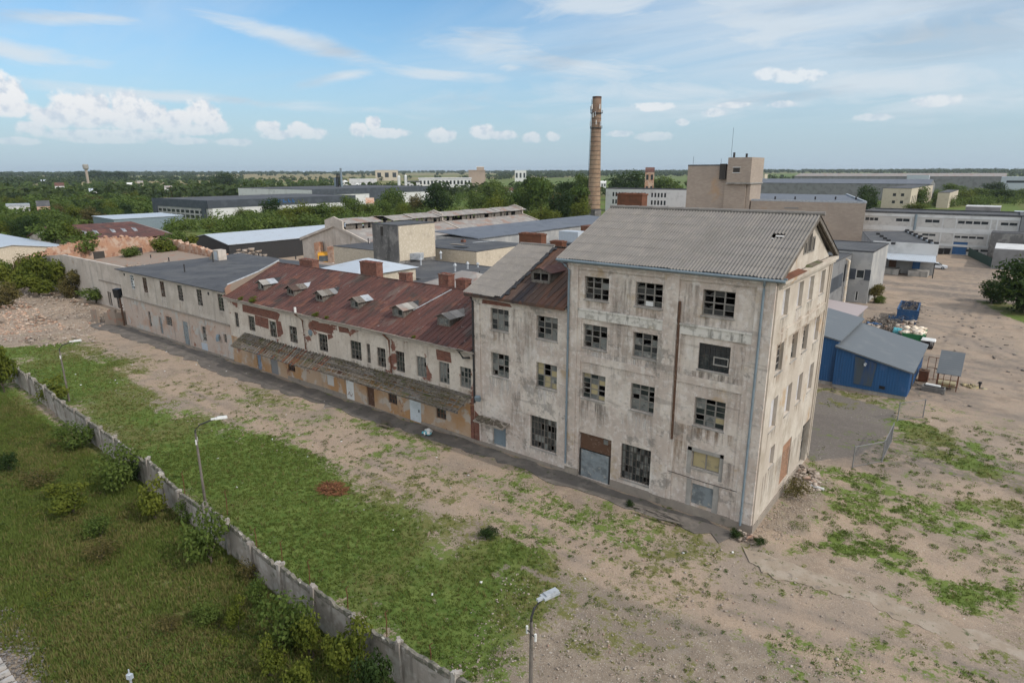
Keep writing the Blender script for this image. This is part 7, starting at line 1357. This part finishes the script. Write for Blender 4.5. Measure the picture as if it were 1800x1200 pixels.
def plant(proto, x, y, H, wide=1.0, label=None, cat='tree', group=None, z=None, rz=None):
    """first use moves the prototype, later uses copy it with its trunk and crown"""
    base = proto['h'] if 'h' in proto else 10; pr = _used.setdefault(proto.name, dict(first=True))
    if pr['first']: o = proto; pr['first'] = False
    else:
        o = bpy.data.objects.new(proto['stem'], None); C.objects.link(o)
        for ch in pr['kids']: c = ch.copy(); C.objects.link(c); c.parent = o
    if 'kids' not in pr: pr['kids'] = [c for c in proto.children]
    s = H/base; o.scale = (s*wide, s*wide, s); o.rotation_euler[2] = random.uniform(0, 6.28) if rz is None else rz
    o.location = (x, y, float(ground_z(np.array(x), np.array(y))) if z is None else z); return tag(o, label, cat, group)
def proto(stem, leafmat, seed, **k):
    t = make_tree(stem, leafmat, seed, **k); t['h'] = k.get('H', 10); t['stem'] = stem; return t
PR = dict(
 mid=[proto('leafy_tree', 'leaf', 1), proto('leafy_tree', 'leaf', 2, rx=.40, rz=.32, cz_=.58)], light=[proto('leafy_tree', 'leaf_light', 3, rx=.36), proto('leafy_tree', 'leaf_light', 4, rx=.42, rz=.34, cz_=.5, trunk_h=.3)],
 dark=[proto('leafy_tree', 'leaf_dark', 5, n=3200), proto('leafy_tree', 'leaf_dark', 6, rx=.4, rz=.4, n=3200)], dry=[proto('leafy_tree', 'leaf_dry', 7, rx=.36)],
 low=[proto('leafy_tree', 'leaf', 21, rx=.46, rz=.56, cz_=.42, trunk_h=.12, n=3200, ls=.60, blobs=26), proto('leafy_tree', 'leaf_light', 22, rx=.48, rz=.54, cz_=.42, trunk_h=.12, n=3200, ls=.58, blobs=26), proto('leafy_tree', 'leaf_dark', 23, rx=.46, rz=.56, cz_=.42, trunk_h=.12, n=3600, ls=.62, blobs=28), proto('leafy_tree', 'leaf_dry', 24, rx=.44, rz=.54, cz_=.42, trunk_h=.12, n=2800, ls=.56, blobs=24)],
 bush=[proto('bush', 'leaf', 8, H=3, rx=.5, rz=.42, cz_=.46, trunk_h=.15, n=1500, ls=.26, blobs=12), proto('bush', 'leaf_light', 9, H=3, rx=.5, rz=.42, cz_=.46, trunk_h=.15, n=1500, ls=.26, blobs=12)],
 shrub=[proto('shrub', 'leaf', 10, H=1.5, rx=.55, rz=.45, cz_=.48, trunk_h=.1, n=1300, ls=.11, blobs=14), proto('shrub', 'leaf_light', 11, H=1.5, rx=.5, rz=.45, cz_=.5, trunk_h=.1, n=1100, ls=.12, blobs=12), proto('shrub', 'leaf_dry', 12, H=1.5, rx=.55, rz=.45, cz_=.48, trunk_h=.1, n=1000, ls=.10, blobs=14), proto('shrub', 'leaf_dark', 13, H=1.5, rx=.5, rz=.45, cz_=.5, trunk_h=.1, n=1500, ls=.11, blobs=14)],
)
def at_px(kind, i, xc, yb, yt, wpx, label, group=None, cat='tree', stem=None):
    """a plant by its photo span: foot (xc, yb), top yt, width wpx"""
    x, y = G(xc, yb); D = math.hypot(x-CAM[0], y-CAM[1]); lo, hi = .3, 60.
    for _ in range(40):
        m = (lo+hi)/2
        if proj((x, y, m))[1] > yt: lo = m
        else: hi = m
    W = wpx*D/CAM_F*1.02
    if kind in ('mid', 'light', 'dark', 'dry') and W/lo > .82: i = {'mid': 0, 'light': 1, 'dark': 2, 'dry': 3}[kind]; kind = 'low'
    p = PR[kind][i]; fr = {'mid': (.76, .88), 'light': (.8, .92), 'dark': (.8, .9), 'dry': (.8,), 'low': (1.05, 1.08, 1.05, 1.0), 'bush': (1.1, 1.1), 'shrub': (1.2, 1.15, 1.2, 1.1)}[kind][i]
    return plant(p, x, y, lo*1.03, max(.5, min(2.4, W/(lo*fr))), label, cat, group)
# trees one can tell apart
for a in [('dark', 1, 770, 380, 316, 66, 'round dark tree standing alone before the white factory'), ('mid', 1, 618, 380, 338, 44, 'bright green tree beside the white silos'), ('dark', 0, 478, 386, 345, 40, 'dark tree at the corner of the anthracite warehouse'), ('light', 0, 430, 390, 363, 34, 'young yellow-green tree before the white warehouse wall'),
          ('dark', 1, 1102, 352, 296, 80, 'broad dark tree right of the tall chimney'), ('mid', 1, 1168, 350, 302, 56, 'green tree between the orange brick house and the brick slab'), ('dark', 0, 1522, 372, 322, 38, 'dark tree behind the corner of the brick works'), ('mid', 0, 1612, 366, 321, 34, 'green tree in front of the cream hall'), ('light', 1, 1610, 374, 354, 62, 'yellowing low tree at the foot of the cream hall'),
          ('mid', 1, 1522, 446, 418, 10, 'slim green sapling at the edge of the loading dock'), ('low', 2, 1795, 548, 446, 96, 'big dark tree cut by the right edge of the picture'), ('low', 2, 1745, 532, 488, 48, 'round dark bush left of the big dark tree'), ('dry', 0, 1536, 532, 492, 26, 'leaning olive bush at the dock corner'), ('mid', 0, 1545, 532, 517, 22, 'low green weeds bush at the foot of the office block'),
          ('dark', 0, 176, 318, 299, 44, 'dark grove tree below the water tower, left half'), ('dark', 0, 148, 318, 301, 34, 'dark grove tree left of the water tower foot'), ('dark', 1, 208, 319, 301, 40, 'dark grove tree below the water tower, right half'), ('dark', 1, 398, 330, 301, 52, 'rounded grey-green tree in the middle of the far wood'), ('mid', 0, 452, 335, 312, 34, 'light green tree right of the grey-green one'),
          ('dark', 0, 940, 345, 305, 24, 'slim dark tree by the mill')]: at_px(*a)
for a in [('mid', 0, 690, 375, 322, 56), ('dry', 0, 735, 378, 335, 40), ('mid', 1, 668, 385, 345, 50), ('light', 0, 708, 388, 352, 40), ('light', 1, 650, 385, 355, 36), ('mid', 0, 840, 372, 330, 50)]: at_px(*a, 'mixed green tree in the belt behind the barn lantern', 'trees behind the barn')
for a in [('light', 1, 870, 395, 335, 56), ('mid', 0, 905, 390, 318, 60), ('mid', 1, 950, 392, 305, 64), ('dark', 0, 985, 396, 328, 60), ('mid', 0, 1012, 392, 318, 46), ('light', 0, 1020, 400, 345, 50), ('dark', 1, 930, 385, 310, 50), ('mid', 1, 880, 372, 312, 50), ('light', 1, 960, 402, 360, 56), ('light', 0, 905, 400, 358, 46), ('mid', 0, 860, 360, 308, 46), ('dark', 0, 1000, 375, 306, 44), ('mid', 1, 1025, 370, 300, 40), ('dry', 0, 975, 385, 330, 40), ('light', 1, 930, 403, 368, 44)]: at_px(*a, 'tall tree in the thick green clump left of the chimney', 'tree clump by the chimney')
for a in [('light', 0, 505, 392, 360, 50), ('light', 1, 535, 394, 352, 54), ('mid', 0, 560, 392, 350, 56), ('light', 0, 590, 390, 356, 44), ('mid', 1, 460, 396, 370, 50), ('light', 1, 500, 402, 375, 60), ('mid', 0, 420, 402, 385, 60), ('light', 1, 380, 408, 390, 60), ('mid', 1, 550, 405, 378, 56), ('light', 0, 330, 402, 388, 50), ('mid', 0, 300, 406, 392, 44), ('light', 1, 450, 406, 390, 60), ('mid', 1, 600, 398, 372, 44)]: at_px(*a, 'bushy yellow-green tree between the warehouses and the long barn', 'trees before the warehouses')
# the wide wood on the left: scattered over the ground, thinning with distance
foot = [(-350, -284, 108, 206), (-445, -345, 210, 335), (-240, -165, -8, 50), (-282, -254, 58, 92), (-168, -138, 40, 95), (-128, -92, 48, 122)]
rgw = random.Random(77); cnt = 0; tries = 0
while cnt < 235 and tries < 6000:
    tries += 1; px = rgw.uniform(-60, 600); py = 316+(432-316)*rgw.random()**1.25
    if px > 255 and py > 352: continue
    if px > 90+ (432-py)*3 and py > 372: continue
    x, y = G(px, py)
    if any(a-5 < x < b+5 and c-5 < y < d+5 for a, b, c, d in foot): continue
    if fbm(np.array(x), np.array(y), .012, 4) < .36: continue
    k = rgw.choice(['mid', 'mid', 'light', 'dark', 'mid', 'light', 'dry']) if py > 330 else rgw.choice(['mid', 'dark', 'mid', 'dark', 'light'])
    plant(rgw.choice(PR[k]) if rgw.random() < .25 else PR['low'][{'mid': 0, 'light': 1, 'dark': 2, 'dry': 3}[k]], x, y, rgw.uniform(6, 9.5), rgw.uniform(1.0, 1.35), 'leafy tree in the wide wood left of the warehouse', 'tree', 'trees of the wide wood'); cnt += 1
cnt = 0; tries = 0
while cnt < 60 and tries < 2000:
    tries += 1; px = rgw.uniform(1210, 1860); py = 312+38*rgw.random()
    x, y = G(px, py)
    if (-240 < x < 70 and 500 < y < 850) or y < 300 or (-60 < x < 0 and y < 520): continue
    plant(rgw.choice(PR[rgw.choice(['mid', 'dark', 'mid', 'light'])]), x, y, rgw.uniform(8, 13), rgw.uniform(1, 1.5), 'leafy tree in the belt between the long halls', 'tree', 'trees between the halls'); cnt += 1
# thicket before the ruin and bushes in and around it
for i, a in enumerate([('bush', 1, 20, 520, 455, 46), ('bush', 1, 55, 515, 448, 50), ('bush', 1, 85, 512, 440, 52), ('bush', 1, 115, 516, 452, 44), ('bush', 1, 70, 522, 480, 48), ('dry', 0, 150, 522, 462, 40), ('dry', 0, 185, 510, 468, 30), ('dry', 0, 40, 500, 440, 40), ('dry', 0, 10, 540, 490, 46), ('bush', 0, 5, 500, 450, 40), ('dry', 0, 125, 524, 482, 34)]): at_px(*a, 'tall scrub bush in the thicket before the ruin', 'thicket before the ruin', 'bush')
at_px('bush', 0, 170, 532, 500, 52, 'round green bush growing at the foot of the ruin wall', None, 'bush'); at_px('bush', 1, 8, 690, 590, 30, 'dense green bush at the left rim where the fence begins', None, 'bush'); at_px('bush', 0, -25, 690, 560, 60, 'taller dense bush mostly outside the left rim', None, 'bush')
for i, (px, py, z, H, lab) in enumerate(((152, 452, 3.6, 5.2, 'tall bush growing through the broken brick ruin'), (193, 446, 3.6, 3.4, 'bush in the middle opening of the ruin'), (232, 452, 3.6, 2.6, 'low round bush on the rubble floor of the ruin'), (285, 446, 3.6, 3.4, 'wide bush at the right end of the ruin'), (310, 440, 3.6, 4.4, 'taller bush behind the wide bush of the ruin'), (335, 438, 3.6, 3.4, 'bush next to the flat felt roof'), (92, 430, 3.0, 6, 'pale bush before the white metal roof'), (122, 424, 3.5, 5, 'dark green bush before the tiled roof'), (430, 425, 3.6, 3, 'dry bush on the cream rubble heap'))):
    x, y = G(px, py, z); plant(PR['bush'][i % 2], x, y, H*1.35, 1.35, lab, 'bush', z=z-.6)
# shrubs and tall weeds on the railway side of the fence
sh = [(0, 130, 792, 746, 56), (0, 217, 860, 786, 70), (1, 275, 912, 850, 60), (0, 372, 992, 900, 76), (1, 130, 905, 856, 60), (0, 178, 945, 905, 40), (2, 180, 985, 950, 52), (3, 20, 830, 795, 28), (1, 420, 1110, 1050, 40), (0, 500, 1142, 1050, 100), (1, 545, 1162, 1080, 66), (1, 625, 1198, 1095, 96), (1, 590, 1182, 1115, 64), (0, 362, 1098, 1062, 50), (1, 480, 1190, 1130, 60), (2, 300, 1110, 1085, 46), (2, 70, 850, 828, 50), (0, 330, 920, 880, 40), (2, 440, 1020, 985, 44), (1, 530, 1230, 1160, 70), (3, 660, 1250, 1150, 70), (1, 100, 880, 850, 40), (0, 455, 1075, 1020, 46), (3, 240, 845, 808, 40)]
near = ('by the bend of the fence', 'where the second lamp shows behind', 'below the broken panels', 'under the leaning panels', 'in the dry grass', 'close to the railway grass', 'with yellow tops', 'alone at the left rim')
for i, (k, xc, yb, yt, w) in enumerate(sh): at_px('shrub', k, xc, yb, yb-(yb-yt)*1.2, w*1.2, ('mid green', 'bright yellow-green', 'dry yellowish', 'dark green')[k]+' shrub in the rough grass on the railway side of the fence', 'shrubs outside the fence', 'shrub')
at_px('shrub', 1, 100, 708, 660, 66, 'low yellow-green shrub inside the fence by the most distant lamp', None, 'shrub')
for xc, yb, yt, w, lab in ((860, 948, 925, 46, 'low dark weed clump on the dirt edge of the lawn'), (1105, 890, 878, 22, 'bright weed tuft at the asphalt edge under the barred window'), (1400, 872, 838, 52, 'reddish dry weeds at the foot of the gable'), (1290, 945, 928, 30, 'dark weed tuft at the near corner of the tall block'), (1335, 958, 940, 26, 'green weed tuft beside the broken stones')): at_px('shrub', 2 if 'dry' in lab else 3, xc, yb, yt, w, lab, None, 'weeds')
for i, (X, H, lab) in enumerate(((-55.0, .55, 'small bright green sapling growing in the red roof gutter'), (-57.5, .35, 'grass tuft in the red roof gutter above the left windows'), (-43.5, .4, 'weed in the red roof gutter near the middle pipe'), (-41.8, .3, 'smaller weed in the red roof gutter beside the middle pipe'), (-29.5, .25, 'tiny weed in the red roof gutter near the tall block'))): plant(PR['shrub'][1], X, -.35, H*1.6, 1.4, lab, 'weeds', z=8.0)
for i, a in enumerate([('low', 0, 1660, 352, 330, 40), ('low', 1, 1690, 356, 332, 46), ('low', 0, 1725, 352, 326, 44), ('low', 2, 1760, 356, 330, 46), ('low', 0, 1790, 350, 328, 44), ('mid', 0, 1675, 345, 318, 34), ('dark', 0, 1745, 345, 318, 34), ('low', 1, 1705, 360, 344, 40), ('low', 0, 1650, 362, 346, 34)]): at_px(*a, 'green tree in the belt right of the cream hall', 'trees right of the cream hall')
# far woods: one mass
rng = np.random.default_rng(3); n = 11000; az = np.radians(rng.uniform(-14, 92, n)); D = 560*(5600/560)**(rng.random(n)**.8); X = CAM[0]-np.sin(az)*D; Y = CAM[1]+np.cos(az)*D
azd = np.degrees(az)
k = (fbm(X, Y, .0016, 41, 3)+.10*np.sin(D*.004)+(D > 2600)*.09+(D > 3900)*.30 > .50) & ~((X > -245) & (X < 75) & (Y > 480) & (Y < 860)) & ~((D < 900) & (X > -760) & (X < -480) & (Y > 330) & (Y < 660)) & ~((azd > 39) & (azd < 62) & (D > 1500) & (D < 4300) & (rng.random(n) < .82))
X, Y, D = X[k], Y[k], D[k]; n = len(X); H = rng.uniform(8, 15, n)*(1+.25*(D > 2500)); q = 34; W = H*rng.uniform(.35, .6, n)*(1+D/5000)
d = rng.normal(size=(n, q, 3)); d /= np.linalg.norm(d, axis=2)[..., None]; P = np.stack([X, Y, ground_z(X, Y)+H*.5], 1)[:, None]+d*(rng.random((n, q, 1))**.4)*np.stack([W, W, H*.5], 1)[:, None]
V, F = leaf_quads(P.reshape(-1, 3), (d+rng.normal(size=d.shape)*.4+(0, 0, .3)).reshape(-1, 3), np.repeat(H*.30*(1+D/6000), q), rng, .8)
tag(link_mesh('far_woods', np_mesh('far_woods', V, F, np.repeat(np.clip(np.repeat(rng.random(n), q)*.7+rng.random(n*q)*.4, 0, 1), 4)), 'leaf_far'), kind='stuff')
rng = np.random.default_rng(23); n = 2600; px = rng.uniform(-120, 640, n); py = 316+88*rng.random(n)**1.15; dx = _F[None]+_R[None]*((px-900)/CAM_F)[:, None]+_U[None]*((600-py)/CAM_F)[:, None]; t = -CAM[2]/dx[:, 2]; X, Y = CAM[0]+t*dx[:, 0], CAM[1]+t*dx[:, 1]
k = (fbm(X, Y, .010, 19, 3) > .40) & ~((px > 262) & (py > 345)) & ~((px > 95) & (py > 378)) & ~((px > 420) & (py > 330))
for a, b, c, d_ in foot: k &= ~((X > a-3) & (X < b+3) & (Y > c-3) & (Y < d_+3))
X, Y = X[k], Y[k]; n = len(X); D = np.hypot(X-CAM[0], Y-CAM[1]); q = 90; H = rng.uniform(4.5, 8.5, n); W = H*rng.uniform(.45, .7, n); d = rng.normal(size=(n, q, 3)); d /= np.linalg.norm(d, axis=2)[..., None]
P = np.stack([X, Y, H*.5], 1)[:, None]+d*(rng.random((n, q, 1))**.35)*np.stack([W, W, H*.5], 1)[:, None]; V, F = leaf_quads(P.reshape(-1, 3), (d+rng.normal(size=d.shape)*.5+(0, 0, .3)).reshape(-1, 3), np.repeat(.7+D/500, q)*rng.uniform(.6, 1.3, n*q), rng, .75)
tag(link_mesh('wood', np_mesh('wood', V, F, np.repeat(np.clip(np.repeat(rng.random(n), q)*.75+rng.random(n*q)*.35-.05, 0, 1), 4)), 'leaf'), kind='stuff')
def copse(pts, n, seed, h=(3.5, 7)):
    rng = np.random.default_rng(seed); p = np.array(pts, float); px = rng.uniform(p[:, 0].min(), p[:, 0].max(), n*3); py = rng.uniform(p[:, 1].min(), p[:, 1].max(), n*3); k = sdf(px, py, pts) > 0; XY = np.array([G(a, b) for a, b in zip(px[k][:n], py[k][:n])]); X, Y = XY[:, 0], XY[:, 1]; ok = np.ones(len(X), bool)
    for a, b, c, d_ in foot: ok &= ~((X > a-2) & (X < b+2) & (Y > c-2) & (Y < d_+2))
    X, Y = X[ok], Y[ok]; n = len(X); q = 110; H = rng.uniform(*h, n); W = H*rng.uniform(.45, .7, n); d = rng.normal(size=(n, q, 3)); d /= np.linalg.norm(d, axis=2)[..., None]
    P = np.stack([X, Y, H*.48], 1)[:, None]+d*(rng.random((n, q, 1))**.35)*np.stack([W, W, H*.5], 1)[:, None]; V, F = leaf_quads(P.reshape(-1, 3), (d+rng.normal(size=d.shape)*.5+(0, 0, .3)).reshape(-1, 3), rng.uniform(.6, 1.3, n*q)*.85, rng, .75)
    tag(link_mesh('scrub', np_mesh('scrub', V, F, np.repeat(np.clip(np.repeat(rng.random(n), q)*.75+rng.random(n*q)*.35, 0, 1), 4)), 'leaf'), kind='stuff')
copse([(270, 400), (400, 392), (470, 378), (640, 368), (780, 372), (870, 378), (900, 392), (700, 392), (560, 402), (420, 415), (280, 412)], 330, 61); copse([(840, 345), (1040, 345), (1040, 385), (960, 398), (850, 380)], 130, 62, (5, 9)); copse([(1640, 340), (1810, 340), (1810, 362), (1650, 366)], 110, 63, (4, 8)); copse([(640, 345), (740, 340), (860, 338), (860, 368), (650, 368)], 130, 64, (4, 8))
# undergrowth filling the wood floor
rng = np.random.default_rng(8); n = 26000; px = rng.uniform(-80, 660, n); py = 330+105*rng.random(n)**1.1; dx = _F[None]+_R[None]*((px-900)/CAM_F)[:, None]+_U[None]*((600-py)/CAM_F)[:, None]; t = -CAM[2]/dx[:, 2]; X, Y = CAM[0]+t*dx[:, 0], CAM[1]+t*dx[:, 1]
k = (fbm(X, Y, .02, 12) > .40) & ~((px > 255) & (py > 360)) & ~((px > 60) & (py > 400))
for a, b, c, d_ in foot: k &= ~((X > a) & (X < b) & (Y > c) & (Y < d_))
X, Y = X[k], Y[k]; P = np.stack([X, Y, rng.uniform(.2, 2.6, len(X))], 1); V, F = leaf_quads(P, rng.normal(size=P.shape)*.6+(0, 0, .8), rng.uniform(.8, 2.2, len(X)), rng, .8); tag(link_mesh('undergrowth', np_mesh('undergrowth', V, F, np.repeat(rng.random(len(X)), 4)), 'leaf'), kind='stuff')
# grass blades where the ground is grassy
def grass(name, x0, x1, y0, y1, n, h0, h1, mat, seed, wt=lambda g, dry, x, y: g, blades=5):
    rng = np.random.default_rng(seed); X = rng.uniform(x0, x1, n); Y = rng.uniform(y0, y1, n); g, gv, asp, dry = ground_maps(X, Y)[:4]
    cl = fbm(X, Y, 1.1, 51, 3); pr = wt(g, dry, X, Y)*sm(cl+(g-.5)*.6, .38, .62); k = (rng.random(n) < pr) & ~((Y > -.1) & (Y < 14) & (X < .2) & (X > -92)); X, Y, g, dry = X[k], Y[k], g[k], dry[k]; n = len(X)
    hh = rng.uniform(h0, h1, n)*(.5+.8*g); a = rng.uniform(0, 6.28, (n, blades)); r = rng.uniform(0, .13, (n, blades)); bx = X[:, None]+r*np.cos(a*3.1); by = Y[:, None]+r*np.sin(a*3.1); bz = ground_z(X, Y)[:, None]-.01+0*bx; w = rng.uniform(.018, .04, (n, blades)); L_ = hh[:, None]*rng.uniform(.6, 1.15, (n, blades)); lean = L_*rng.uniform(.15, .75, (n, blades))
    c, s = np.cos(a), np.sin(a); p0 = np.stack([bx-s*w, by+c*w, bz], -1); p1 = np.stack([bx+s*w, by-c*w, bz], -1); p2 = np.stack([bx+c*lean, by+s*lean, bz+L_], -1)
    V = np.stack([p0, p1, p2], 2).reshape(-1, 3); F = np.arange(len(V), dtype=np.int32).reshape(-1, 3); tint = np.clip(np.repeat(.25+.5*fbm(X, Y, .6, 61, 3)+.25*rng.random(n), blades), 0, 1)
    return tag(link_mesh(name, np_mesh(name, V, F, np.repeat(tint, 3)), mat), kind='stuff')
grass('grass', -92, 16, -22, 34, 260000, .05, .14, 'blade', 71, lambda g, d, x, y: g*(1-.5*d)*(.35+.65*((x-9.8)**2+(y+37)**2 < 55**2)))
grass('dry_grass', -92, 16, -22, 34, 60000, .08, .22, 'blade_dry', 72, lambda g, d, x, y: g*(.15+.6*d))
grass('rough_grass', -80, 0, -32, -20.8, 130000, .08, .24, 'blade', 73, lambda g, d, x, y: g*(1-.5*d)*.8)
grass('rough_dry_grass', -80, 0, -32, -20.8, 55000, .09, .28, 'blade_dry', 74, lambda g, d, x, y: g*(.12+.7*d)*.8)
# broad-leaved weeds in clumps
def weeds(name, poly, n, per, rad, hmax, mat, seed, ls=(.06, .16)):
    rng = np.random.default_rng(seed); p = np.array(poly); X = rng.uniform(p[:, 0].min(), p[:, 0].max(), n*3); Y = rng.uniform(p[:, 1].min(), p[:, 1].max(), n*3); k = (sdf(X, Y, poly) > .3) & (fbm(X, Y, .15, 88, 3) > .42); X, Y = X[k][:n], Y[k][:n]; n = len(X)
    R_ = rad*rng.uniform(.4, 1.2, n); a = rng.uniform(0, 6.28, (n, per)); r = np.sqrt(rng.random((n, per)))*R_[:, None]; z = rng.random((n, per))**.8*hmax*(R_/rad)[:, None]*(1-(r/R_[:, None]/1.15)**2)
    P = np.stack([X[:, None]+r*np.cos(a), Y[:, None]+r*np.sin(a), ground_z(X, Y)[:, None]+.02+z], -1).reshape(-1, 3); V, F = leaf_quads(P, rng.normal(size=P.shape)*.5+(0, 0, .9), rng.uniform(*ls, len(P)), rng, .5)
    tag(link_mesh(name, np_mesh(name, V, F, np.repeat(np.clip(np.repeat(rng.random(n), per)*.6+rng.random(n*per)*.4, 0, 1), 4)), mat), kind='stuff')
OUT = [(-78, -20.2), (-40, -21.2), (-5, -22.6), (-3, -31), (-20, -31), (-60, -30.5), (-80, -29)]
weeds('weeds', OUT, 260, 90, .55, .5, 'leaf', 101); weeds('weeds', OUT, 120, 70, .5, .45, 'leaf_light', 102); weeds('dry_weeds', OUT, 150, 70, .6, .45, 'leaf_dry', 103)
YD = [(-88, -6), (-60, -17.5), (-5, -20.5), (14, -12), (14, -5), (-5, -3.5), (-40, -4), (-80, -5)]
weeds('weeds', YD, 700, 32, .22, .15, 'leaf', 104, (.04, .10)); weeds('weeds', YD, 300, 32, .2, .14, 'leaf_light', 105, (.04, .09)); weeds('weeds', [(1, 1), (3, 14), (4, 30), (16, 30), (16, -4), (6, -1.5)], 420, 50, .32, .2, 'leaf', 106, (.05, .12))
SC.view_layers[0].update()
# ------------------------------------------------------------------ the air
hz = MB(); hz.box(-7500, 7500, -600, 8500, -1.2, 68)
hm = bpy.data.materials.new('haze'); hm.use_nodes = True; nt = hm.node_tree; nt.nodes.clear(); o_ = nt.nodes.new('ShaderNodeOutputMaterial'); pv = nt.nodes.new('ShaderNodeVolumePrincipled')
pv.inputs['Color'].default_value = (.80, .88, .97, 1); pv.inputs['Density'].default_value = .00006; pv.inputs['Anisotropy'].default_value = .25
nt.links.new(pv.outputs[0], o_.inputs['Volume']); MT['haze'] = hm
tag(hz.build('haze', 'haze'), kind='stuff')
